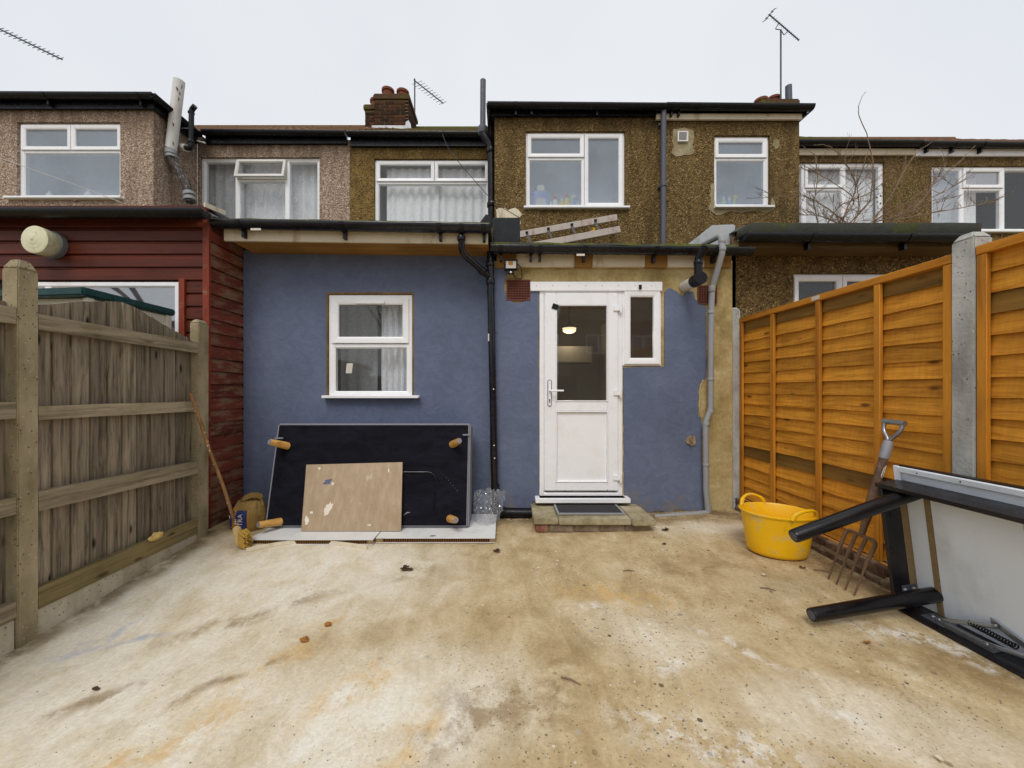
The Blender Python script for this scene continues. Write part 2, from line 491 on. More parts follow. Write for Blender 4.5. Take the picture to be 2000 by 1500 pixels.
def cement(name, a, b, c_, scale=2.5):
    m = Mat(name, 0.92, 0.2)
    co = m.co(False)
    f = m.noise(co, scale, 8, 0.62, 0.4)
    c = m.ramp(f, [(0.3, a), (0.5, b), (0.7, c_)])
    f2 = m.noise(co, 30, 5)
    c = m.scale(c, m.rng(f2, 0.3, 0.7, 0.88, 1.1))
    h = m.math('ADD', m.math('MULTIPLY', f, 1.5), m.math('MULTIPLY', f2, 0.25))
    return m.out(c, None, m.bump(h, 0.5, 0.02))
M['cement'] = cement('bare_cement_render', C(124, 107, 66), C(172, 152, 104), C(196, 181, 138))
M['cement_patch'] = cement('grey_cement_patch', C(128, 114, 84), C(150, 138, 108), C(172, 162, 136), 6)
M['step_slab'] = cement('mossy_paving_slab', C(112, 104, 70), C(152, 141, 112), C(178, 168, 142), 5)
M['step_brick'] = cement('old_step_brick', C(106, 90, 74), C(128, 111, 94), C(150, 136, 116), 9)
M['cement_dark'] = cement('dark_cement_edge', C(88, 70, 42), C(124, 100, 62), C(150, 128, 86))
M['red_brick'] = cement('red_step_brick', C(112, 70, 56), C(136, 88, 72), C(144, 116, 96), 9)
M['kerb_brick'] = cement('damp_kerb_brick', C(62, 44, 36), C(96, 74, 60), C(150, 132, 112), 8)

def blue_render():
    m = Mat('blue_masonry_paint', 0.78, 0.25)
    co = m.co(False)
    f = m.noise(co, 1.6, 6, 0.6)
    c = m.ramp(f, [(0.25, C(88, 97, 120)), (0.5, C(98, 108, 133)), (0.78, C(108, 117, 142))])
    tr = m.noise(m.map(co, (3, 3, 3.6), (0, 0.5, 0)), 2.2, 7, 0.7, 1.6)
    c = m.scale(c, m.rng(tr, 0.3, 0.72, 0.9, 1.08))
    sp = m.rng(m.noise(co, 5.2, 7, 0.7), 0.66, 0.74, 0, 0.45)
    c = m.mix(sp, c, C(124, 108, 88))
    sepx = m.n('SeparateXYZ'); m.put(sepx.inputs[0], co)
    low = m.math('MULTIPLY', m.rng(sepx.outputs[2], 0.45, 0.0, 0, 0.55), m.rng(m.noise(co, 4, 6, 0.7), 0.48, 0.68))
    c = m.mix(low, c, C(140, 122, 90))
    h = m.math('ADD', m.math('MULTIPLY', tr, 1.2), m.math('MULTIPLY', m.noise(co, 26, 5), 0.35))
    return m.out(c, None, m.bump(h, 0.42, 0.014))
M['blue'] = blue_render()

def felt(name, base, moss_amt):
    m = Mat(name, 0.95, 0.2)
    co = m.co(False)
    c = m.mix(m.noise(co, 14, 6), tuple(x * 0.7 for x in base[:3]) + (1,), tuple(x * 1.4 for x in base[:3]) + (1,))
    g = m.rng(m.noise(co, 3.2, 6, 0.65), 0.62 - moss_amt * 0.3, 0.8 - moss_amt * 0.3, 0, 0.9)
    c = m.mix(g, c, m.mix(m.noise(co, 22, 4), C(46, 50, 18), C(104, 108, 40)))
    return m.out(c, None, m.bump(m.noise(co, 60, 5), 0.7, 0.008))
M['felt'] = felt('mossy_roof_felt', C(58, 58, 54), 0.75)
M['felt_grey'] = felt('grey_roof_felt', C(50, 52, 55), 0.1)
M['felt_mid'] = felt('old_roof_felt', C(72, 74, 68), 0.4)
M['tile'] = felt('brown_roof_tile', C(104, 78, 58), 0.0)
M['tile_moss'] = felt('mossy_roof_tile', C(84, 72, 48), 0.6)
M['fibre'] = felt('mossy_corrugated_sheet', C(120, 116, 92), 0.45)

def post_concrete(name, a, b):
    m = Mat(name, 0.9, 0.25)
    co = m.co()
    f = m.noise(m.map(co, (3, 3, 1.2)), 2.2, 7, 0.62)
    c = m.ramp(f, [(0.3, a), (0.7, b)])
    pit = m.rng(m.vor(m.map(co, (1, 1, 0.7)), 48), 0.2, 0.1)
    pm = m.math('MULTIPLY', pit, m.rng(m.noise(co, 9, 2), 0.42, 0.5))
    c = m.mix(m.math('MULTIPLY', pm, 0.85), c, C(48, 40, 28))
    wh = m.rng(m.vor(m.map(co, (1, 1, 1), loc=(3, 5, 1)), 40), 0.13, 0.08, 0, 0.7)
    c = m.mix(wh, c, C(214, 204, 180))
    return m.out(c, None, m.bump(m.math('SUBTRACT', m.noise(co, 45, 5), pm), 0.5, 0.008))
M['post_old'] = post_concrete('lichen_concrete_post', C(118, 107, 80), C(178, 164, 134))
M['post_new'] = post_concrete('grey_concrete_post', C(142, 142, 137), C(200, 200, 195))
M['gravel_board'] = post_concrete('concrete_gravel_board', C(156, 146, 122), C(208, 200, 182))

def moss_low(m, co, c):
    g = m.rng(m.noise(co, 5, 6, 0.65), 0.5, 0.75, 0, 0.5)
    return m.mix(g, c, C(98, 92, 46))
M['board_grey'] = wood('weathered_fence_board', 'z', C(168, 154, 133), C(82, 72, 58), C(46, 38, 29), 1.3, 0.85, 0.26, 1.5)
M['rail_grey'] = wood('weathered_rail', 'y', C(176, 162, 136), C(106, 94, 74), C(56, 46, 30), 1.0, 0.85, 0.1, extra=moss_low)
M['rail_moss'] = wood('damp_mossy_rail', 'y', C(146, 130, 92), C(88, 78, 48), C(50, 42, 26), 1.0, 0.9, 0.05, extra=moss_low)

def slat_extra(m, co, c):
    st = m.rng(m.noise(m.map(co, (1, 0.8, 6)), 2.4, 7, 0.7), 0.52, 0.76, 0, 0.45)
    c = m.mix(st, c, C(124, 80, 24))
    saw = m.noise(m.map(co, (1, 60, 8)), 1.0, 3)
    return m.scale(c, m.rng(saw, 0.3, 0.7, 0.93, 1.06))
M['slat'] = wood('orange_lap_slat', 'y', C(226, 158, 54), C(172, 108, 26), C(88, 52, 14), 1.1, 0.66, 0.17, 1.7, slat_extra)
M['slat_dark'] = wood('dark_stained_lap_slat', 'y', C(144, 106, 46), C(98, 70, 26), C(66, 40, 12), 0.7, 0.7, 0.1, 0.6)
M['batten'] = wood('orange_batten', 'z', C(210, 142, 46), C(160, 98, 24), C(90, 50, 12), 0.6, 0.62, 0.08, 0.7)
M['cap_rail'] = wood('orange_top_rail', 'y', C(214, 145, 46), C(164, 100, 24), C(90, 50, 12), 0.8, 0.62, 0.05, 0.7)

def peel(amount):
    def f(m, co, c):
        p = m.rng(m.noise(m.map(co, (1, 1, 4)), 3.4, 8, 0.7), 0.62 - amount * 0.25, 0.74 - amount * 0.22, 0, 0.8)
        return m.mix(p, c, m.mix(m.noise(co, 14, 4), C(112, 84, 62), C(150, 126, 102)))
    return f
M['red_x'] = wood('red_stained_board', 'x', C(100, 44, 27), C(69, 28, 16), C(46, 19, 12), 0.5, 0.45, 0.12, 0.6)
M['red_y'] = wood('peeling_red_board', 'y', C(128, 62, 46), C(86, 42, 30), C(54, 30, 22), 0.6, 0.6, 0.16, 0.6, peel(0.62))
M['red_trim'] = wood('worn_red_trim', 'z', C(140, 60, 38), C(96, 36, 22), C(66, 26, 16), 0.5, 0.55, 0.06, 0.6, peel(0.3))

def brickmat():
    m = Mat('sooty_brick', 0.92, 0.2)
    co = m.co()
    c = m.ramp(m.rand(), [(0.0, C(42, 30, 23)), (0.3, C(68, 44, 32)), (0.6, C(52, 36, 26)), (0.85, C(90, 54, 36)), (1.0, C(62, 44, 30))])
    c = m.scale(c, m.rng(m.noise(co, 14, 6), 0.3, 0.7, 0.75, 1.15))
    return m.out(c, None, m.bump(m.noise(co, 50, 4), 0.4, 0.006))
M['brick'] = brickmat()
M['mortar'] = plain('sooty_mortar', C(112, 94, 66), 0.95, 0.25, 20)
M['flaunch'] = felt('mossy_chimney_cap', C(82, 62, 46), 0.5)

def plywood():
    m = Mat('paint_spattered_plywood', 0.75, 0.25)
    co = m.co(False)
    g = m.noise(m.map(co, (26, 26, 2.5)), 1.0, 6, 0.6)
    c = m.ramp(g, [(0.3, C(160, 140, 115)), (0.55, C(172, 151, 125)), (0.75, C(184, 164, 138))])
    c = m.mix(m.rng(m.noise(co, 3.0, 5), 0.45, 0.7, 0, 0.5), c, C(150, 122, 90))
    big = m.rng(m.noise(co, 2.2, 3), 0.45, 0.62)
    sp = m.math('MULTIPLY', m.rng(m.noise(co, 15, 6, 0.7), 0.6, 0.67), big)
    c = m.mix(m.math('MULTIPLY', sp, 0.8), c, C(226, 218, 204))
    dk = m.rng(m.vor(co, 17), 0.075, 0.045, 0, 0.8)
    c = m.mix(dk, c, C(74, 60, 48))
    return m.out(c, None, m.bump(g, 0.15, 0.002))
M['plywood'] = plywood()
M['blue_smear'] = plain('blue_paint_smear', C(92, 100, 128), 0.7, 0.1, 20)
M['white_smear'] = plain('white_filler_smear', C(226, 218, 204), 0.8, 0.08, 30, bump=0.5, bscale=60)

def lining():
    m = Mat('black_lining_cloth', 0.8, 0.08)
    co = m.co(False)
    f = m.noise(m.map(co, (2.0, 3.0, 4.5), (0, 0.6, 0)), 1.6, 5, 0.6, 1.0)
    c = m.ramp(f, [(0.3, C(15, 15, 21)), (0.7, C(29, 29, 38))])
    d = m.rng(m.noise(co, 9, 7, 0.7), 0.62, 0.8, 0, 0.25)
    c = m.mix(d, c, C(110, 104, 100))
    return m.out(c, None, m.bump(f, 0.6, 0.03))
M['lining'] = lining()

def honeycomb():
    m = Mat('honeycomb_core_edge', 0.9, 0.1)
    co = m.co(False)
    w = m.n('TexWave', wave_type='BANDS', bands_direction='X')
    m.put(w.inputs['Vector'], co); w.inputs['Scale'].default_value = 22; w.inputs['Distortion'].default_value = 1.5
    return m.out(m.ramp(w.outputs['Fac'], [(0.3, C(44, 28, 14)), (0.6, C(140, 96, 52))]), None, m.bump(w.outputs['Fac'], 1, 0.01))
M['honeycomb'] = honeycomb()

def tub():
    m = Mat('scuffed_yellow_plastic', 0.45, 0.4)
    co = m.co(False)
    c = m.mix(m.noise(co, 5, 4), C(230, 172, 10), C(246, 196, 22))
    s = m.rng(m.noise(m.map(co, (1, 1, 1.6)), 7.5, 6, 0.72), 0.53, 0.68, 0, 0.75)
    c = m.mix(s, c, C(196, 178, 120))
    d = m.rng(m.noise(m.map(co, (1, 1, 1.2), loc=(5, 2, 0)), 10, 9, 0.75), 0.6, 0.72, 0, 0.6)
    c = m.mix(d, c, C(122, 100, 40))
    return m.out(c, m.rng(s, 0, 1, 0.4, 0.8), m.bump(m.noise(co, 50, 4), 0.15, 0.003))
M['tub'] = tub()

def sack():
    m = Mat('dusty_brown_sack', 0.6, 0.35)
    co = m.co(False)
    c = m.mix(m.noise(co, 12, 6), C(112, 86, 40), C(168, 136, 76))
    return m.out(c, None, m.bump(m.noise(m.map(co, (3, 3, 1)), 14, 6, 0.65), 0.8, 0.015))
M['sack'] = sack()
M['sack_blue'] = plain('blue_sack_print', C(36, 44, 98), 0.55, 0.2, 30)
M['sack_gold'] = plain('gold_sack_print', C(170, 122, 30), 0.55, 0.2, 30)
M['print_white'] = plain('white_print', C(214, 210, 200), 0.6, 0.08, 30)
M['bristle'] = plain('brush_bristles', C(176, 140, 62), 0.9, 0.35, 70, bump=0.8, bscale=120)
M['pole_wood'] = wood('old_broom_pole', 'z', C(160, 118, 76), C(112, 78, 48), C(70, 46, 28), 0.7, 0.7, 0.03)
M['brush_stock'] = plain('paint_daubed_stock', C(206, 178, 126), 0.7, 0.2, 16, dirt=C(120, 88, 52), dirt_amt=0.7)
M['shaft_wood'] = plain('dark_worn_ash_shaft', C(92, 68, 56), 0.6, 0.35, 22, dirt=C(150, 130, 118), dirt_amt=0.4)
M['duct_tape'] = plain('grey_duct_tape', C(150, 150, 156), 0.4, 0.2, 25, metal=0.2, bump=0.6, bscale=40)

# ---------------------------------------------------------------- the yard
def yard_material():
    m = Mat('stained_yard_concrete', 0.85, 0.25)
    co = m.co(False)
    nd = m.n('TexNoise'); m.put(nd.inputs['Vector'], co); nd.inputs['Scale'].default_value = 3.2; nd.inputs['Detail'].default_value = 3
    wv = m.n('VectorMath', operation='SCALE'); m.put(wv.inputs[0], nd.outputs['Color']); wv.inputs['Scale'].default_value = 0.34
    ad = m.n('VectorMath', operation='ADD'); m.put(ad.inputs[0], co); m.put(ad.inputs[1], wv.outputs[0])
    cw = m.map(ad.outputs[0], loc=(-0.17, -0.17, 0))
    def blob(px, py, rx, ry, rot=0.0, soft=0.25):
        c = G(px, py)
        q = m.map(cw, (rx, ry, 1), (0, 0, rot), (c.x, c.y, 0), 'TEXTURE')
        mul = m.n('VectorMath', operation='MULTIPLY'); m.put(mul.inputs[0], q); mul.inputs[1].default_value = (1, 1, 0)
        ln = m.n('VectorMath', operation='LENGTH'); m.put(ln.inputs[0], mul.outputs[0])
        return m.rng(ln.outputs['Value'], 1.15, soft)
    def total(L):
        t = L[0]
        for x in L[1:]: t = m.math('MAXIMUM', t, x)
        return t
    fine = m.noise(co, 55, 3, 0.75)
    mid = m.noise(co, 4.2, 6, 0.66, 0.5)
    streak = m.noise(m.map(co, (3.4, 1.5, 1), (0, 0, R(-38))), 1.6, 5, 0.72, 0.9)
    f = m.math('ADD', m.math('MULTIPLY', mid, 0.5), m.math('MULTIPLY', streak, 0.5))
    tan = m.ramp(f, [(0.34, C(156, 134, 96)), (0.46, C(181, 158, 118)), (0.57, C(198, 178, 141)), (0.7, C(218, 204, 176))])
    pale = m.ramp(f, [(0.28, C(192, 174, 142)), (0.4, C(212, 199, 172)), (0.52, C(224, 215, 196)), (0.68, C(233, 228, 216))])
    left = total([blob(120, 1420, 1.1, 0.7, 0, 0.35), blob(330, 1180, 1.3, 1.1, 0, 0.35), blob(620, 1120, 1.1, 0.9, 0, 0.3), blob(740, 1400, 0.7, 0.5, 0.3, 0.3),
                  m.math('MULTIPLY', blob(1700, 1420, 0.55, 0.22, -0.4, 0.3), 0.6), m.math('MULTIPLY', blob(1260, 1230, 0.5, 0.35, -0.3, 0.1), 0.5), m.math('MULTIPLY', blob(1380, 1040, 0.6, 0.25, 0, 0.2), 0.6)])
    left = m.math('MULTIPLY', left, m.rng(m.noise(co, 1.9, 2), 0.2, 0.5, 0.7, 1.0))
    c = m.mix(left, tan, pale)
    # ochre dust and rust coloured puddle marks
    och = total([blob(500, 1310, 0.36, 0.11, 0.75, 0.1), blob(300, 1450, 0.42, 0.1, 0.6, 0.1), blob(640, 1222, 0.14, 0.05, 0.5, 0.1), blob(590, 1255, 0.2, 0.045, 0.6, 0.1),
                 blob(800, 1430, 0.10, 0.22, -0.2, 0.1), blob(1190, 1160, 0.5, 0.16, -0.2, 0.1), blob(350, 1435, 0.12, 0.05, 0.8, 0.1), blob(690, 1340, 0.3, 0.1, 0.9, 0.1)])
    oc = m.math('MULTIPLY', och, m.rng(m.noise(co, 7, 6, 0.76), 0.4, 0.6, 0, 0.85))
    c = m.mix(m.math('MULTIPLY', oc, 0.8), c, C(208, 168, 100))
    # damp brown dirt
    dk = total([blob(960, 1390, 0.45, 0.2, 0.5, 0.15), blob(1340, 1110, 0.55, 0.18, -0.15, 0.1), blob(520, 1190, 0.7, 0.1, 0.5, 0.1), blob(440, 1330, 0.4, 0.06, 0.7, 0.1),
                blob(1900, 1330, 0.4, 0.18, -0.6, 0.1), blob(800, 1120, 0.28, 0.1, 0, 0.1), blob(1560, 1110, 0.5, 0.14, -0.25, 0.1), blob(1090, 1350, 0.35, 0.12, 0.9, 0.1), blob(130, 1365, 0.5, 0.07, 0.7, 0.1)])
    d2 = m.math('MULTIPLY', dk, m.rng(m.noise(co, 6.5, 6, 0.76), 0.4, 0.6, 0, 0.7))
    c = m.mix(d2, c, C(134, 106, 66))
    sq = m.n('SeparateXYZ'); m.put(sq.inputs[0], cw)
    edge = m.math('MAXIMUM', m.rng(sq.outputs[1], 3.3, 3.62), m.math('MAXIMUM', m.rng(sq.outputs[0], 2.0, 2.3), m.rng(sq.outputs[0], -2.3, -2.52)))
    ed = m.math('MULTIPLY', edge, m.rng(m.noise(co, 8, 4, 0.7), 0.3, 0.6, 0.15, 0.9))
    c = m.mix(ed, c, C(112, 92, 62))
    # spilt white, blue paint wash by the fence
    wh = total([blob(1640, 1400, 0.13, 0.04, -0.9, 0.2), blob(1310, 1290, 0.12, 0.07, 0, 0.1), blob(1150, 1180, 0.12, 0.06, 0, 0.1), blob(1830, 1290, 0.5, 0.08, -0.75, 0.1), blob(1460, 1275, 0.3, 0.05, -0.8, 0.1), blob(1400, 1440, 0.5, 0.12, -0.3, 0.1), blob(560, 1475, 0.2, 0.06, 0.5, 0.1)])
    w2 = m.math('MULTIPLY', wh, m.rng(m.noise(co, 11, 5, 0.78), 0.44, 0.58, 0, 0.65))
    c = m.mix(w2, c, C(232, 228, 220))
    bl = m.math('MULTIPLY', total([blob(185, 1228, 0.24, 0.05, 0.85, 0.1), blob(270, 1225, 0.25, 0.03, 0.2, 0.1)]), m.rng(m.noise(co, 9, 4, 0.7), 0.35, 0.6, 0, 0.75))
    c = m.mix(bl, c, C(168, 174, 196))
    # sandy grain, dark grit
    c = m.scale(c, m.rng(fine, 0.25, 0.75, 0.88, 1.1))
    sx = m.n('SeparateXYZ'); m.put(sx.inputs[0], co)
    reg = m.math('MULTIPLY', m.rng(sx.outputs[0], -0.9, 0.5, 0.15, 1), m.rng(m.noise(co, 2.2, 2), 0.34, 0.58))
    g2 = None
    for sc, thr, dark in ((34, 0.9, 0.85), (70, 0.78, 0.75), (120, 0.72, 0.65)):
        gr = m.n('TexVoronoi'); m.put(gr.inputs['Vector'], m.map(co, (1, 1, 0), (0, 0, sc * 0.1))); gr.inputs['Scale'].default_value = sc
        sp = m.n('SeparateColor'); m.put(sp.inputs[0], gr.outputs['Color'])
        sz = m.math('MULTIPLY', sp.outputs[2], 0.3)
        g1 = m.math('MULTIPLY', m.math('LESS_THAN', gr.outputs['Distance'], m.math('ADD', sz, 0.08)), m.math('GREATER_THAN', sp.outputs[0], thr))
        gq = m.math('MULTIPLY', g1, reg)
        c = m.mix(m.math('MULTIPLY', gq, dark), c, m.ramp(sp.outputs[1], [(0.0, C(52, 46, 40)), (0.35, C(92, 78, 58)), (0.6, C(150, 112, 68)), (0.75, C(120, 118, 114)), (0.9, C(226, 220, 208))]))
        g2 = gq if g2 is None else m.math('ADD', g2, gq)
    h = m.math('ADD', m.math('MULTIPLY', fine, 0.5), m.math('ADD', m.math('MULTIPLY', mid, 1.2), m.math('MULTIPLY', g2, 0.4)))
    return m.out(c, m.rng(f, 0.3, 0.7, 0.72, 0.92), m.bump(h, 0.5, 0.01))
M['yard'] = yard_material()
def yard():
    xs = [-80, -30, -12, -6, -4, -3.2] + [-2.8 + 0.1 * i for i in range(55)] + [3.2, 4, 6, 12, 30, 80]
    ys = [-80, -30, -10, -4, -1.5, -0.6] + [-0.2 + 0.1 * i for i in range(44)] + [5, 7, 12, 30, 80]
    P = [[(x, y, gz(x, y) + 0.004 * nz(x * 3, y * 3) * (abs(x) < 3 and 0 < y < 4)) for x in xs] for y in ys]
    mb = MB(); mb.grid(P)
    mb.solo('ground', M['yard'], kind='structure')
yard()

# ---------------------------------------------------------------- building blocks for the houses
def wall_open(mb, x0, x1, z0, z1, Y, holes, depth=0.11, thick=0.2):
    """wall in the XZ plane facing the camera, with real openings"""
    xs = sorted({x0, x1} | {h[0] for h in holes} | {h[1] for h in holes})
    zs = sorted({z0, z1} | {h[2] for h in holes} | {h[3] for h in holes})
    for i in range(len(xs) - 1):
        for j in range(len(zs) - 1):
            cx, cz = (xs[i] + xs[i + 1]) / 2, (zs[j] + zs[j + 1]) / 2
            if any(h[0] < cx < h[1] and h[2] < cz < h[3] for h in holes): continue
            mb.add([(xs[i], Y, zs[j]), (xs[i + 1], Y, zs[j]), (xs[i + 1], Y, zs[j + 1]), (xs[i], Y, zs[j + 1])], [(0, 1, 2, 3)])
    for a, b, c, d in holes:
        e = Y + depth
        mb.add([(a, Y, c), (b, Y, c), (b, e, c), (a, e, c)], [(0, 1, 2, 3)])
        mb.add([(a, Y, d), (b, Y, d), (b, e, d), (a, e, d)], [(3, 2, 1, 0)])
        mb.add([(a, Y, c), (a, Y, d), (a, e, d), (a, e, c)], [(3, 2, 1, 0)])
        mb.add([(b, Y, c), (b, Y, d), (b, e, d), (b, e, c)], [(0, 1, 2, 3)])
    t = Y + thick
    mb.add([(x0, Y, z1), (x1, Y, z1), (x1, t, z1), (x0, t, z1)], [(0, 1, 2, 3)])
    mb.add([(x0, Y, z0), (x0, t, z0), (x0, t, z1), (x0, Y, z1)], [(3, 2, 1, 0)])
    mb.add([(x1, Y, z0), (x1, t, z0), (x1, t, z1), (x1, Y, z1)], [(0, 1, 2, 3)])

def room(parent, x0, x1, z0, z1, y0, y1, mat):
    mb = MB()
    v = [(x0, y0, z0), (x1, y0, z0), (x1, y1, z0), (x0, y1, z0), (x0, y0, z1), (x1, y0, z1), (x1, y1, z1), (x0, y1, z1)]
    mb.add(v, [(0, 1, 2, 3), (7, 6, 5, 4), (3, 2, 6, 7), (0, 3, 7, 4), (2, 1, 5, 6)])
    return mb.part('room_lining', mat, parent, recalc=False, smooth=False)

def window(parent, x0, x1, z0, z1, Y, cells, pane, fr=0.05, mat=None, sill=None, tilt=None, name='window'):
    """cells: (x0, x1, z0, z1, kind, [pane material]) in world units; kind o = opening sash, f = fixed light. Frame front at Y."""
    mat = mat or M['upvc']
    mb = MB()
    mb.ring(x0, x1, z0, z1, fr, Y, Y + 0.06)
    for c in cells:
        if c[4] == 'f': mb.ring(c[0], c[1], c[2], c[3], fr * 0.75, Y + 0.004, Y + 0.055)
        else: mb.box(c[0], c[1], Y + 0.03, Y + 0.055, c[3] - 0.02, c[3]); mb.box(c[0], c[1], Y + 0.03, Y + 0.055, c[2], c[2] + 0.02)
    w = mb.part(name, mat, parent)
    for c in cells:
        pm = c[5] if len(c) > 5 else pane
        d = fr * 0.75
        if c[4] == 'o':
            d = fr * 1.05
            mb = MB(); mb.ring(c[0] + 0.004, c[1] - 0.004, c[2] + 0.004, c[3] - 0.004, d, Y - 0.014, Y + 0.028)
            if tilt:                                     # top hung vent standing open
                for k, (vx, vy, vz) in enumerate(mb.v):
                    mb.v[k] = (vx, vy - (c[3] - vz) * tilt - 0.004, vz)
            mb.part('sash', mat, w)
        mb = MB(); mb.box(c[0] + d - 0.004, c[1] - d + 0.004, Y + 0.014, Y + 0.02, c[2] + d - 0.004, c[3] - d + 0.004)
        if tilt and c[4] == 'o':
            for k, (vx, vy, vz) in enumerate(mb.v): mb.v[k] = (vx, vy - (c[3] - vz) * tilt - 0.004, vz)
        mb.part('pane', pm, w)
    if sill:
        a, b, zt = sill
        mb = MB(); mb.box(a, b, Y - 0.09, Y + 0.05, zt - 0.028, zt)
        mb.part('sill', mat, w, bevel=0.004)
    return w

def curtain(parent, x0, x1, z0, z1, Y, mat, folds=9, amp=0.03, name='curtain'):
    P = []
    n = folds * 8
    for j in range(7):
        z = lerp(z0, z1, j / 6)
        P.append([(lerp(x0, x1, i / n), Y + amp * math.sin(i / 8 * 2 * math.pi + 0.8 * nz(i * 0.05, j * 0.3)) * (0.7 + 0.6 * nz(i * 0.11, 3)), z) for i in range(n + 1)])
    mb = MB(); mb.grid(P)
    return mb.part(name, mat, parent, recalc=False, angle=180)

def gutter(mb, A, B, r=0.055, n=10):
    A, B = Vector(A), Vector(B)
    d = (B - A).normalized()
    h = d.cross(Vector((0, 0, 1))).normalized()
    prof = []
    for k in range(n + 1):
        th = math.pi * k / n
        prof.append((math.cos(th) * r, -math.sin(th) * r))
    prof += [(-r + 0.008, 0.006)] + [(-math.cos(math.pi * k / n) * (r - 0.006), -math.sin(math.pi * k / n) * (r - 0.006)) for k in range(n + 1)] + [(r - 0.002, 0.006)]
    m = len(prof)
    vs = [P + h * a + Vector((0, 0, b)) for P in (A, B) for a, b in prof]
    mb.add(vs, [(k, (k + 1) % m, (k + 1) % m + m, k + m) for k in range(m)])
    # stop ends
    for P, o in ((A, 0), (B, m)):
        mb.add([P + h * a + Vector((0, 0, b)) for a, b in prof[:n + 1]], [tuple(range(n + 1))])

def brackets(parent, A, B, ts, r=0.055, mat=None):
    A, B = Vector(A), Vector(B)
    d = (B - A).normalized()
    for t in ts:
        c = A.lerp(B, t)
        mb = MB()
        rr = r + 0.006
        pts = [c - d * 0.02 + d.cross(Vector((0, 0, 1))) * (math.cos(math.pi * k / 8) * rr) + Vector((0, 0, -math.sin(math.pi * k / 8) * rr)) for k in range(9)]
        pts2 = [p + (c - d * 0.02 - p).normalized() * 0.01 for p in reversed(pts)]
        mb.prism(pts + pts2, d * 0.04)
        mb.obox(c - d * 0.012 + Vector((0, r * 0.2, -r - 0.06)), d * 0.024, (0, r * 0.9, 0), (0, 0, 0.07))
        mb.part('gutter_bracket', mat or M['black'], parent, smooth=False)

def tiled_slope(mb, x0, x1, e, r, rows, wave, amp):
    """e, r: (y, z) of eave and ridge"""
    nx = int((x1 - x0) / (wave / 6))
    P = []
    for j in range(rows):
        for t, lift in ((0.0, 0.028), (0.98, 0.002)):
            k = (j + t) / rows
            y, z = lerp(e[0], r[0], k), lerp(e[1], r[1], k)
            P.append([(lerp(x0, x1, i / nx), y, z + lift + amp * math.sin(2 * math.pi * lerp(x0, x1, i / nx) / wave)) for i in range(nx + 1)])
    mb.grid(P)

def ridge_tiles(parent, x0, x1, y, z, mat, step=0.45):
    me = None
    x = x0
    while x < x1 - 0.1:
        if me is None:
            mb = MB()
            prof = [(math.cos(math.pi * k / 8) * 0.13, math.sin(math.pi * k / 8) * 0.12) for k in range(9)]
            prof += [(math.cos(math.pi * k / 8) * 0.11, math.sin(math.pi * k / 8) * 0.10) for k in range(8, -1, -1)]
            mb.prism([(0, a, b) for a, b in prof], (step - 0.012, 0, 0))
            me = mb.mesh('ridge_tile', mat)
        piece('ridge_tile', me, parent, (x, y, z))
        x += step

def jag(pts, amp, step, Y, depth):
    """densify a pixel outline with an uneven torn edge"""
    out = []
    n = len(pts)
    for i in range(n):
        a, b = pts[i], pts[(i + 1) % n]
        L = math.hypot(b[0] - a[0], b[1] - a[1])
        k = max(1, int(L / step))
        for j in range(k):
            t = j / k
            e = amp if (len(a) < 3) else a[2]
            out.append(W(lerp(a[0], b[0], t) + random.uniform(-e, e), lerp(a[1], b[1], t) + random.uniform(-e, e), Y))
    return out
YB, YR = 5.0, 5.71            # faces of the projecting bays and of the recessed walls between them
RIDGE = (9.0, 7.53)

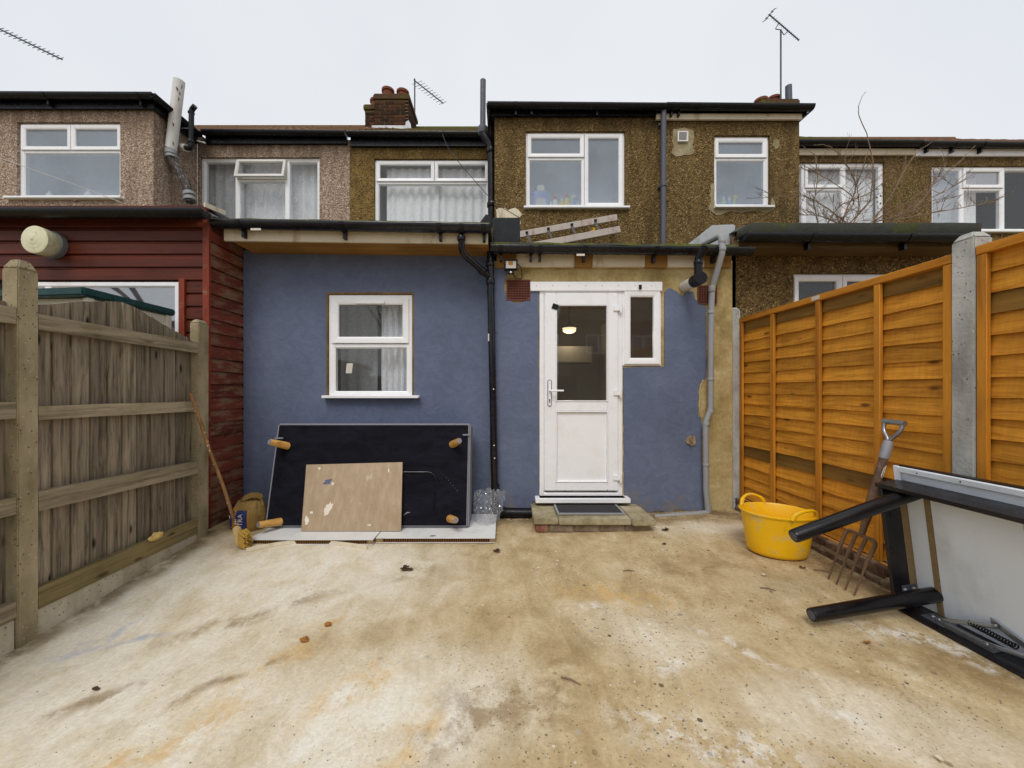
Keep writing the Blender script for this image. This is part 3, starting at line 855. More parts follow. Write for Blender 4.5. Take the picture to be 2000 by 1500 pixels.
# ---------------------------------------------------------------- house on the left: pink pebbledash
def left_house():
    bz = 5.06
    xc = WX(300, YB)                                       # corner of its bay
    xp = WX(683, YR)                                       # party line
    h = thing('terraced_house', 'terraced house with pink pebbledash walls behind the red timber extension', 'house', (-4.7, 6, 0), 'houses in the terrace')
    hx0, hx1, hz0, hz1 = WX(33, YB), WX(235, YB), WZ(386, YB), WZ(238, YB)
    mb = MB()
    wall_open(mb, -9.5, xc, 0, bz, YB, [(hx0, hx1, hz0, hz1)])
    mb.add([(xc, YB + 0.2, 0), (xc, YR, 0), (xc, YR, bz), (xc, YB + 0.2, bz)], [(0, 1, 2, 3)])
    mb.part('bay_wall', M['dash_pink'], h, recalc=False, smooth=False)
    rx0, rx1, rz0, rz1 = WX(391, YR), WX(624, YR), 3.2, WZ(307, YR)
    mb = MB()
    wall_open(mb, xc + 0.002, xp, 0, 5.06, YR, [(rx0, rx1, rz0, rz1)])
    mb.part('rear_wall', M['dash_pink'], h, recalc=False, smooth=False)
    zt = WZ(291, YB)
    xm = WX(134, YB)
    Yf = YB + 0.035
    w = window(h, hx0, hx1, hz0, hz1, Yf, [(hx0 + .02, xm, zt, hz1 - .02, 'o'), (xm, hx1 - .02, zt, hz1 - .02, 'o'), (hx0 + .02, hx1 - .02, hz0 + .02, zt, 'f')], M['frosted'], sill=(hx0 - 0.12, hx1 + 0.05, hz0))
    room(h, hx0, hx1, hz0, hz1, Yf + 0.08, Yf + 0.5, M['bathroom'])
    Yf = YR + 0.035
    a, b = WX(460, YR), WX(558, YR)
    zt = WZ(348, YR)
    window(h, rx0, rx1, rz0, rz1, Yf, [(rx0 + .02, a, rz0 + .02, rz1 - .02, 'f'), (a, b, rz0 + .02, zt, 'f'), (b, rx1 - .02, rz0 + .02, rz1 - .02, 'f')], M['net'])
    window(h, a, b, zt, rz1 - .02, Yf - 0.004, [(a, b, zt, rz1 - .02, 'o')], M['net'], fr=0.045, tilt=0.22, mat=M['upvc_old'], name='vent_window')
    room(h, rx0, rx1, rz0, rz1, Yf + 0.08, Yf + 0.9, M['room'])
    curtain(h, rx0, rx1, rz0, rz1, Yf + 0.17, M['lace'], 12, 0.03, 'lace_curtain')
    curtain(h, a + 0.05, rx1, rz0, rz1, Yf + 0.27, M['curtain'], 7, 0.04)
    # lace motifs: small loops sewn to the net
    lo = MB()
    k = 0
    for i in range(9):
        for j in range(4):
            cx = lerp(rx0 + .1, rx1 - .1, (i + 0.5 * (j % 2)) / 9); cz = lerp(rz0 + .35, rz1 - .1, j / 3.4)
            pts = [Vector((cx + 0.022 * math.sin(t * 0.7), Yf + 0.125, cz + 0.038 * math.cos(t * 0.7))) for t in range(10)]
            lo.tube(pts, 0.005, 4)
    for i in range(16):
        cx = lerp(rx0 + .5, rx1 - .05, i / 15)
        pts = [Vector((cx + 0.05 * math.sin(t * 0.7), Yf + 0.13, WZ(424, YR) + 0.05 * math.cos(t * 0.7))) for t in range(10)]
        lo.tube(pts, 0.007, 4)
    lo.part('lace_pattern', M['curtain'], h, kind='stuff')
    # eaves of the bay
    ex = xc + 0.06
    mb = MB(); mb.box(-9.5, xc + 0.044, 4.955, 4.985, WZ(212, 4.955), 5.12); mb.box(xc + 0.014, xc + 0.044, 4.987, YR - 0.04, WZ(212, 4.955), 5.12)
    mb.part('fascia', M['black'], h)
    zg = WZ(186, 4.895)
    mb = MB(); gutter(mb, (-9.5, 4.895, zg + 0.02), (ex + 0.06, 4.895, zg), 0.055); gutter(mb, (xc + 0.1, 4.86, zg), (xc + 0.1, YR - 0.08, zg - 0.01), 0.05)
    g = mb.part('gutter', M['black'], h)
    brackets(g, (-9.5, 4.895, zg + 0.02), (ex, 4.895, zg), (0.72, 0.97), 0.055)
    mb = MB()
    mb.prism([(-9.6, 4.91, zg - 0.03), (ex + 0.04, 4.91, zg - 0.03), (-6.5, 7.3, 6.5), (-9.6, 7.3, 6.5)], (0, 0, 0.03))
    mb.prism([(ex + 0.04, 4.91, zg - 0.03), (ex + 0.04, 7.5, zg - 0.03), (-6.5, 7.3, 6.5)], (0, 0, 0.03))
    mb.part('bay_roof', M['tile'], h, smooth=False)
    # recessed eaves and main roof
    mb = MB(); mb.box(xc + 0.16, xp - 0.03, 5.665, YR - 0.002, WZ(280, 5.665), 5.1)
    mb.part('fascia', M['black'], h)
    zg = WZ(258, 5.61)
    mb = MB(); gutter(mb, (xc + 0.17, 5.61, zg + 0.01), (xp - 0.02, 5.61, zg - 0.01), 0.055)
    mb.part('gutter', M['black'], h)
    mb = MB(); tiled_slope(mb, -8.6, xp - 0.02, (5.6, zg - 0.01), RIDGE, 13, 0.15, 0.012)
    mb.part('roof', M['tile'], h, angle=25)
    ridge_tiles(h, -8.6, xp, RIDGE[0], RIDGE[1] - 0.07, M['tile'])
    # joint of the corner bead on the bay, stub of overflow pipe
    mb = MB(); mb.tube([W(385, 275, 5.5), W(400, 279, 5.3)], 0.011, 8)
    mb.part('overflow_pipe', M['upvc_old'], h)
left_house()

# ---------------------------------------------------------------- our house: ochre pebbledash, bay on the right
def chimney(h, x0, x1, y0, y1, zb, zt, left, pots, cap=True):
    """body of single bricks round a mortar core; left: a lower stack beside it (x0, x1, y0, zt)"""
    c = MB()
    c.box(x0 + 0.006, x1 - 0.006, y0 + 0.006, y1, zb - 0.5, zt)
    if left: c.box(left[0] + 0.006, x0, left[2] + 0.006, y1, zb - 0.5, left[3])
    core = c.part('chimney', M['mortar'], h)
    bm_ = MB(); bm_.box(0, 0.212, 0, 0.1, 0, 0.063)
    full = bm_.mesh('brick', M['brick'], bevel=0.004)
    bm_ = MB(); bm_.box(0, 0.1, 0, 0.1, 0, 0.063)
    half = bm_.mesh('half_brick', M['brick'], bevel=0.004)
    def face(xa, xb, y, z0, z1):
        z = z0; row = 0
        while z + 0.065 < z1:
            u = 0; L = xb - xa
            first = row % 2
            while u < L - 0.02:
                if (first and u == 0) or L - u < 0.2:
                    me, ln = half, 0.1
                else: me, ln = full, 0.212
                if L - u < 0.1: break
                piece('brick', me, core, (xa + u + 0.002 * row % 0.004, y + random.uniform(-0.003, 0.003), z))
                u += ln + 0.012
            z += 0.075; row += 1
    face(x0, x1, y0 - 0.004, zb - 0.08, zt - 0.02)
    if left: face(left[0], x0, left[2] - 0.004, zb - 0.08, left[3] - 0.02)
    xb_ = x1 + 0.004
    z = zb - 0.08; row = 0
    while z + 0.065 < zt - 0.02:
        u = 0
        while u < (y1 - y0) - 0.1:
            me, ln = (half, 0.1) if (row % 2 and u == 0) or (y1 - y0) - u < 0.21 else (full, 0.212)
            piece('brick', me, core, (xb_, y0 + u + 0.006, z), (0, 0, R(90)))
            u += ln + 0.012
        z += 0.075; row += 1
    m2 = MB(); m2.box(x0 - 0.03, x1 + 0.03, y0 - 0.03, y1 + 0.03, zt - 0.02, zt + 0.07); m2.box(x0 - 0.015, x1 + 0.015, y0 - 0.015, y1 + 0.015, zt + 0.07, zt + 0.11)
    if left: m2.box(left[0] - 0.03, x0 - 0.032, left[2] - 0.03, y1, left[3] - 0.02, left[3] + 0.07); m2.box(left[0] - 0.015, x0 - 0.034, left[2] - 0.015, y1, left[3] + 0.07, left[3] + 0.10)
    m2.part('chimney_cap', M['flaunch'], core, bevel=0.008)
    for (px_, py_, pz) in pots:
        p = MB(); p.lathe((px_, py_, pz), (0, 0, 1), [(0, 0.1), (0.16, 0.118), (0.165, 0.138), (0.215, 0.14), (0.22, 0.12), (0.12, 0.1)], 20)
        p.part('chimney_pot', M['terracotta'], core)
    fl = MB(); fl.box(x0 - 0.05, x1 + 0.06, y0 - 0.04, y0 - 0.01, zb - 0.1, zb + 0.03)
    fl.add([(x1 - 0.08, y0 - 0.045, zb - 0.1), (x1 + 0.07, y0 - 0.045, zb - 0.1), (x1 + 0.06, y0 - 0.045, zb + 0.05), (x1 + 0.01, y0 - 0.045, zb + 0.14), (x1 - 0.05, y0 - 0.045, zb + 0.1)], [(0, 1, 2, 3, 4)])
    if left: fl.box(left[0] - 0.05, x0 - 0.052, left[2] - 0.04, left[2] - 0.01, zb - 0.1, zb + 0.07)
    fl.part('flashing', M['lead'], core)
    return core

def our_house():
    xp = WX(683, YR); xb = WX(966, YB); xq = WX(1292, YB)
    bz = 4.97
    h = thing('terraced_house', 'terraced house with ochre pebbledash, brick chimney and the blue extensions at its foot', 'house', (0, 6, 0), 'houses in the terrace')
    rx0, rx1, rz0, rz1 = WX(731, YR), WX(957, YR), 3.2, WZ(310, YR)
    mb = MB(); wall_open(mb, xp + 0.004, xb - 0.002, 2.56, 5.06, YR, [(rx0, rx1, rz0, rz1)])
    mb.part('rear_wall', M['dash_yellow'], h, recalc=False, smooth=False)
    Yf = YR + 0.035
    xm, zt = WX(848, YR), WZ(353, YR)
    window(h, rx0, rx1, rz0, rz1, Yf, [(rx0 + .02, xm, zt, rz1 - .02, 'o'), (xm, rx1 - .02, zt, rz1 - .02, 'o'), (rx0 + .02, rx1 - .02, rz0 + .02, zt, 'f')], M['glass'])
    room(h, rx0, rx1, rz0, rz1, Yf + 0.08, Yf + 0.9, M['room'])
    curtain(h, rx0 + 0.14, (rx0 + rx1) / 2 + 0.08, rz0, rz1 - 0.06, Yf + 0.13, M['curtain'], 6, 0.022)
    curtain(h, (rx0 + rx1) / 2 + 0.06, rx1, rz0, rz1 - 0.06, Yf + 0.14, M['curtain'], 6, 0.022)
    # bay
    hx0, hx1, hz0, hz1 = WX(1027, YB), WX(1221, YB), WZ(405, YB), WZ(256, YB)
    mb = MB(); wall_open(mb, xb, xq, 2.56, bz, YB, [(hx0, hx1, hz0, hz1)])
    mb.add([(xb, YB + 0.2, 2.56), (xb, YR, 2.56), (xb, YR, bz), (xb, YB + 0.2, bz)], [(3, 2, 1, 0)])
    mb.part('bay_wall', M['dash_brown'], h, recalc=False, smooth=False)
    Yf = YB + 0.035
    xm, zt = WX(1142, YB), WZ(305, YB)
    window(h, hx0, hx1, hz0, hz1, Yf, [(hx0 + .02, xm, zt, hz1 - .02, 'o'), (xm, hx1 - .02, hz0 + .02, hz1 - .02, 'o'), (hx0 + .02, xm, hz0 + .02, zt, 'f')], M['frosted'], sill=(hx0 - 0.03, hx1 + 0.05, hz0))
    room(h, hx0, hx1, hz0 - 0.001, hz1, Yf + 0.08, Yf + 0.5, M['bathroom'])
    # paler render where the corner has been patched
    mb = MB()
    pts = [(970, 430, 0.2), (970, 410), (982, 405), (992, 409), (1004, 407), (1014, 411), (1020, 418), (1015, 426), (1017, 438), (1011, 450), (1002, 462), (970, 464, 0.2)]
    mb.prism(jag(pts, 1.6, 5, YB - 0.008, 0), (0, 0.007, 0)); mb.part('render_patch', M['off_white'], h, smooth=False)
    # eaves
    ex = xb - 0.06
    mb = MB(); mb.box(xb - 0.044, xq - 0.09, 4.955, 4.985, WZ(226, 4.955), 4.985); mb.box(xb - 0.044, xb - 0.014, 4.987, YR - 0.04, WZ(226, 4.955), 4.985)
    mb.part('fascia', M['black'], h)
    zg = WZ(204, 4.895)
    A, B = (ex - 0.03, 4.895, zg), (xq, 4.895, zg - 0.02)
    mb = MB(); gutter(mb, A, B, 0.055); gutter(mb, (xb - 0.062, 4.87, zg), (xb - 0.062, YR - 0.08, zg - 0.01), 0.045)
    g = mb.part('gutter', M['black'], h); brackets(g, A, B, (0.16, 0.25, 0.62), 0.055)
    mb = MB(); mb.prism([(ex, 4.91, zg - 0.04), (xq, 4.91, zg - 0.04), (xq, 7.2, 6.25), (1.6, 7.2, 6.25)], (0, 0, 0.03)); mb.prism([(ex, 4.91, zg - 0.04), (1.6, 7.2, 6.25), (ex, 7.5, zg - 0.04)], (0, 0, 0.03))
    mb.part('bay_roof', M['tile_moss'], h, smooth=False)
    mb = MB(); mb.box(xp + 0.03, xb - 0.06, 5.665, YR - 0.002, WZ(285, 5.665), 5.08)
    mb.part('fascia', M['black'], h)
    zg = WZ(260, 5.61)
    A, B = (xp + 0.01, 5.61, zg), (xb - 0.1, 5.61, zg - 0.012)
    mb = MB(); gutter(mb, A, B, 0.055); mb.part('gutter', M['black'], h)
    mb = MB(); tiled_slope(mb, xp, xb + 0.4, (5.6, zg - 0.01), (RIDGE[0], RIDGE[1] - 0.01), 13, 0.3, 0.006)
    mb.part('roof', M['tile_moss'], h, angle=25)
    ridge_tiles(h, xp, xb + 0.6, RIDGE[0], RIDGE[1] - 0.1, M['tile_moss'])
    Yc = 8.2
    chimney(h, WX(732, Yc), WX(798, Yc), Yc, 8.95, WZ(250, Yc), WZ(193, Yc), (WX(709, Yc), 0, Yc + 0.12, WZ(205, Yc) - 0.0),
            [(WX(753, Yc), Yc + 0.18, WZ(185, Yc) + 0.02), (WX(782, Yc), Yc + 0.2, WZ(185, Yc) + 0.0), (WX(726, Yc), Yc + 0.3, WZ(198, Yc) + 0.02)])
our_house()

# ---------------------------------------------------------------- neighbours on the right
def right_house():
    xq = WX(1292, YB); xe = WX(1561, YB); xr = WX(1783, YR)
    bz = 4.95
    h = thing('terraced_house', 'terraced house with brown pebbledash bay and peeling white fascia beside the grey downpipe', 'house', (3.2, 6, 0), 'houses in the terrace')
    hx0, hx1, hz0, hz1 = WX(1395, YB), WX(1504, YB), WZ(404, YB), WZ(264, YB)
    mb = MB(); wall_open(mb, xq + 0.004, xe, 2.56, bz, YB, [(hx0, hx1, hz0, hz1)])
    mb.add([(xe, YB + 0.2, 2.56), (xe, YR, 2.56), (xe, YR, bz), (xe, YB + 0.2, bz)], [(0, 1, 2, 3)])
    mb.part('bay_wall', M['dash_brown'], h, recalc=False, smooth=False)
    Yf = YB + 0.035
    zt = WZ(306, YB)
    window(h, hx0, hx1, hz0, hz1, Yf, [(hx0 + .02, hx1 - .02, zt, hz1 - .02, 'o'), (hx0 + .02, hx1 - .02, hz0 + .02, zt, 'f')], M['frosted'], sill=(hx0 - 0.01, hx1 + 0.03, hz0))
    room(h, hx0, hx1, hz0 - 0.001, hz1, Yf + 0.08, Yf + 0.5, M['bathroom'])
    for pts in ([(1316, 252), (1340, 248), (1354, 256), (1357, 270), (1354, 284), (1357, 296), (1348, 304), (1334, 302), (1322, 307), (1313, 298), (1316, 282), (1312, 268)], [(1386, 362), (1394, 356), (1396, 404, 0.2), (1505, 404.5, 0.2), (1508, 384), (1514, 396), (1510, 410), (1496, 416), (1474, 411), (1452, 416), (1430, 412), (1400, 420), (1384, 410), (1388, 386)], [(1512, 270), (1520, 274), (1524, 284), (1516, 292), (1509, 284)]):
        mb = MB(); mb.prism(jag(pts, 1.8, 5, YB - 0.006, 0), (0, 0.005, 0)); mb.part('render_patch', M['cement_patch'], h, smooth=False)
    # white plastic ventilator
    v = MB(); vx0, vx1, vz0, vz1 = WX(1322, YB), WX(1342, YB), WZ(279, YB), WZ(259, YB)
    v.ring(vx0, vx1, vz0, vz1, 0.016, YB - 0.035, YB - 0.008)
    vo = v.part('ventilator', M['upvc'], h)
    for i in range(8):
        s = MB(); z = lerp(vz0 + 0.016, vz1 - 0.016, (i + 0.5) / 8); s.obox((vx0 + 0.012, YB - 0.026, z - 0.006), (vx1 - vx0 - 0.024, 0, 0), (0, 0.012, 0.006), (0, 0.002, 0.005)); s.part('slat', M['upvc_old'], vo, smooth=False)
    ex = xe + 0.06
    mb = MB(); mb.box(xq - 0.085, xe + 0.004, 4.957, 4.985, WZ(233, 4.957), WZ(222, 4.957))
    mb.part('fascia', M['off_white'], h)
    mb = MB(); mb.box(xq - 0.085, ex, 4.952, 4.985, WZ(222, 4.957) + 0.002, 4.985); mb.part('gutter_board', M['black'], h)
    zg = WZ(206, 4.895)
    A, B = (xq + 0.002, 4.895, zg), (ex + 0.03, 4.895, zg - 0.015)
    mb = MB(); gutter(mb, A, B, 0.055); g = mb.part('gutter', M['black'], h); brackets(g, A, B, (0.05, 0.1), 0.055)
    mb = MB(); mb.prism([(xq + 0.004, 4.91, zg - 0.04), (ex + 0.02, 4.91, zg - 0.04), (2.8, 7.2, 6.2), (xq + 0.004, 7.2, 6.2)], (0, 0, 0.03)); mb.prism([(ex + 0.02, 4.91, zg - 0.04), (ex + 0.02, 7.5, zg - 0.04), (2.8, 7.2, 6.2)], (0, 0, 0.03))
    mb.part('bay_roof', M['tile_moss'], h, smooth=False)
    mb = MB(); mb.prism([(xe + 0.004, 4.99, 4.86), (ex + 0.05, 4.9, zg - 0.05), (ex + 0.05, YR, zg - 0.05), (xe + 0.004, YR, 4.86)], (0, 0, 0.015)); mb.part('soffit', M['black'], h, smooth=False)
    # recessed wall
    rx0, rx1, rz0, rz1 = WX(1555, YR), WX(1728, YR), 3.2, WZ(317, YR)
    mb = MB(); wall_open(mb, xe + 0.004 - 0.25, xr, 0, 4.95, YR, [(rx0, rx1, rz0, rz1)])
    mb.part('rear_wall', M['dash_brown'], h, recalc=False, smooth=False)
    Yf = YR + 0.03
    a, b = WX(1574, YR), WX(1652, YR); zt = WZ(366, YR)
    window(h, rx0, rx1, rz0, rz1, Yf, [(rx0 + .02, a, rz0 + .02, rz1 - .02, 'f'), (a, b, zt, rz1 - .02, 'o'), (a, b, rz0 + .02, zt, 'f'), (b, rx1 - .02, rz0 + .02, rz1 - .02, 'f')], M['glass'])
    room(h, rx0, rx1, rz0, rz1, Yf + 0.08, Yf + 0.9, M['room'])
    curtain(h, rx0 + .02, rx1 - .02, rz0, rz1 - 0.05, Yf + 0.13, M['curtain'], 11, 0.022)
    mb = MB(); mb.box(xe + 0.05, xr, 5.672, YR - 0.002, WZ(302, 5.672), WZ(290, 5.672))
    mb.part('fascia', M['off_white'], h)
    mb = MB(); mb.box(xe + 0.05, xr, 5.668, YR - 0.002, WZ(290, 5.672) + 0.002, 4.97); mb.part('gutter_board', M['black'], h)
    zg = WZ(277, 5.61)
    A, B = (xe + 0.1, 5.61, zg), (xr, 5.61, zg - 0.01)
    mb = MB(); gutter(mb, A, B, 0.055); mb.part('gutter', M['black'], h)
    mb = MB(); tiled_slope(mb, xe - 0.1, xr, (5.6, zg - 0.01), (RIDGE[0], 7.34), 13, 0.3, 0.006)
    mb.part('roof', M['tile_moss'], h, angle=25)
    ridge_tiles(h, xe - 0.2, xr, RIDGE[0], 7.26, M['tile_moss'])
    Yc = 8.3
    z0 = WZ(203, Yc)
    c = chimney(h, WX(1488, Yc), WX(1558, Yc), Yc, 8.95, z0 - 0.2, z0, None, [(WX(1466, Yc), Yc + 0.5, z0 - 0.08), (WX(1501, Yc), Yc + 0.25, z0 + 0.06), (WX(1529, Yc), Yc + 0.3, z0 + 0.14)])
    p = MB(); p.tube([W(1541, 212, Yc + 0.05), W(1540, 168, Yc + 0.05)], 0.065, 16); p.part('flue_pipe', M['slate_pipe'], c)
right_house()

def far_right_house():
    xr = WX(1783, YR) + 0.004
    h = thing('terraced_house', 'terraced house at the far right with white gutter board and a dark window pane', 'house', (7.5, 6, 0), 'houses in the terrace')
    rx0, rx1, rz0, rz1 = WX(1820, YR), WX(2030, YR), WZ(452, YR), WZ(324, YR)
    mb = MB(); wall_open(mb, xr, 10.5, 0, 4.95, YR, [(rx0, rx1, rz0, rz1)])
    mb.part('rear_wall', M['dash_brown'], h, recalc=False, smooth=False)
    Yf = YR + 0.03
    a, b = WX(1884, YR), WX(1964, YR); zt = WZ(366, YR)
    window(h, rx0, rx1, rz0, rz1, Yf, [(rx0 + .02, a, rz0 + .02, rz1 - .02, 'f', M['frosted']), (a, b, zt, rz1 - .02, 'o', M['glass_mirror']), (a, b, rz0 + .02, zt, 'f'), (b, rx1 - .02, rz0 + .02, rz1 - .02, 'f')], M['glass'], sill=(rx0 - 0.02, rx1 + 0.1, rz0))
    room(h, rx0, rx1, rz0, rz1, Yf + 0.08, Yf + 0.9, M['dark_unit'])
    curtain(h, rx0 + .02, lerp(a, b, 0.6), rz0, rz1 - 0.05, Yf + 0.13, M['curtain'], 6, 0.022)
    mb = MB(); mb.box(xr, 10.5, 5.672, YR - 0.002, WZ(304, 5.672), WZ(291, 5.672))
    mb.part('fascia', M['upvc'], h)
    mb = MB(); mb.box(xr, 10.5, 5.668, YR - 0.002, WZ(291, 5.672) + 0.002, 4.97); mb.part('gutter_board', M['black'], h)
    zg = WZ(280, 5.61)
    A, B = (xr, 5.61, zg), (10.5, 5.61, zg - 0.04)
    mb = MB(); gutter(mb, A, B, 0.055); g = mb.part('gutter', M['black'], h); brackets(g, A, B, (0.03, 0.12, 0.22), 0.055)
    mb = MB(); tiled_slope(mb, xr, 10.5, (5.6, zg - 0.01), (RIDGE[0], 7.26), 13, 0.3, 0.006)
    mb.part('roof', M['tile'], h, angle=25)
    ridge_tiles(h, xr, 10.5, RIDGE[0], 7.18, M['tile'])
far_right_house()

# ---------------------------------------------------------------- blue extension with the window
YL, YD = 3.74, 3.69
XS = -2.615                     # where the red timber extension stands
def window_extension():
    e = thing('rear_extension', 'blue rendered extension with a white window, wide fascia and plywood soffit', 'extension', (-1.4, 4.3, 0))
    x0, x1 = XS + 0.004, -0.143
    wx0, wx1, wz0, wz1 = WX(640, YL), WX(806, YL), WZ(776, YL), WZ(574, YL)
    mb = MB(); wall_open(mb, x0, x1, -0.05, 2.64, YL, [(wx0, wx1, wz0, wz1)], 0.09)
    mb.part('wall', M['blue'], e, recalc=False, smooth=False)
    mb = MB(); mb.ring(wx0 - 0.012, wx1 + 0.012, wz0 - 0.004, wz1 + 0.016, 0.02, YL - 0.004, YL + 0.02, 0.2, 0.01)
    mb.part('raw_reveal', M['cement_dark'], e, smooth=False)
    Yf = YL + 0.012
    zt = WZ(671, YL)
    w = window(e, wx0 + 0.008, wx1 - 0.004, wz0, wz1 - 0.008, Yf, [(wx0 + .035, wx1 - .035, zt, wz1 - .035, 'o'), (wx0 + .015, wx1 - .015, wz0 + .015, zt, 'f')], M['glass'], fr=0.062, sill=(WX(627, YL - 0.08), WX(817, YL - 0.08), WZ(772, YL)))
    mb = MB(); mb.box(WX(695, YL), WX(752, YL), Yf - 0.034, Yf - 0.012, WZ(594, YL), WZ(588, YL)); mb.part('trickle_vent', M['upvc'], w, bevel=0.004)
    mb = MB(); mb.obox(W(675, 729, Yf + 0.012), (WX(688, Yf) - WX(676, Yf), 0, 0), (0.0, 0.002, 0), (0.012, 0, 0.1)); mb.part('paper_label', M['sticker'], w)
    room(e, wx0 - 0.2, wx1 + 0.1, wz0 - 0.2, wz1 + 0.1, Yf + 0.1, Yf + 1.4, M['room'])
    curtain(e, WX(742, YL + 0.15), WX(800, YL + 0.15), wz0 - 0.15, wz1 + 0.05, YL + 0.2, M['curtain'], 5, 0.03)
    curtain(e, WX(662, YL + 0.5), WX(735, YL + 0.5), wz0 - 0.15, wz1 + 0.05, YL + 0.55, M['lace'], 3, 0.02, 'lace_curtain')
    # eaves: fascia board, plywood soffit, gutter, felt edge
    yf = 3.4
    fx0, fx1 = WX(437, yf), WX(953, yf)
    zl, zr = WZ(470, yf), WZ(476, yf)
    mb = MB(); mb.hexa([(fx0, yf, zl), (fx1, yf, zr), (fx1, yf + 0.025, zr), (fx0, yf + 0.025, zl), (fx0, yf, zl + 0.115), (fx1, yf, zr + 0.115), (fx1, yf + 0.025, zr + 0.115), (fx0, yf + 0.025, zl + 0.115)])
    mb.part('fascia', M['off_white'], e, bevel=0.002)
    mb = MB(); mb.hexa([(fx0 + 0.05, yf + 0.025, zl + 0.006), (fx1, yf + 0.025, zr + 0.006), (fx1, YL, zr + 0.006), (fx0 + 0.05, YL, zl + 0.006), (fx0 + 0.05, yf + 0.025, zl + 0.024), (fx1, yf + 0.025, zr + 0.024), (fx1, YL, zr + 0.024), (fx0 + 0.05, YL, zl + 0.024)])
    mb.part('soffit', M['soffit_ply'], e)
    A, B = (WX(418, 3.34), 3.34, WZ(434, 3.34)), (WX(956, 3.34), 3.34, WZ(443, 3.34))
    mb = MB(); gutter(mb, A, B, 0.06); g = mb.part('gutter', M['black_shiny'], e); brackets(g, A, B, (0.1, 0.47, 0.82, 0.9, 0.98), 0.06)
    mb = MB(); mb.box(*sorted((WX(490, 3.28), WX(510, 3.28))), 3.276, 3.28, WZ(450, 3.28), WZ(446, 3.28)); mb.part('sticker', M['sticker'], g)
    # felt roof, rolled over the eaves
    mb = MB()
    P = []
    for i in range(40):
        t = i / 39; x = lerp(A[0] - 0.03, B[0], t); z = lerp(A[2], B[2], t)
        u = 0.006 * nz(x * 5)
        P.append([(x, 3.37, z + 0.0), (x, 3.345, z + 0.03 + u), (x, 3.375, z + 0.055 + u), (x, 3.45, z + 0.075 + u), (x, YR - 0.004, z + 0.42)])
    mb.grid(P); mb.part('roof', M['felt'], e, angle=60)
    # black felt verge at the end by the bay
    mb = MB(); mb.prism([W(932, 440, 3.42), W(950, 416, 3.42), W(958, 425, 3.42), W(958, 445, 3.42)], (0, 0.9, 0)); mb.part('felt_verge', M['felt_grey'], e, bevel=0.01)
window_extension()

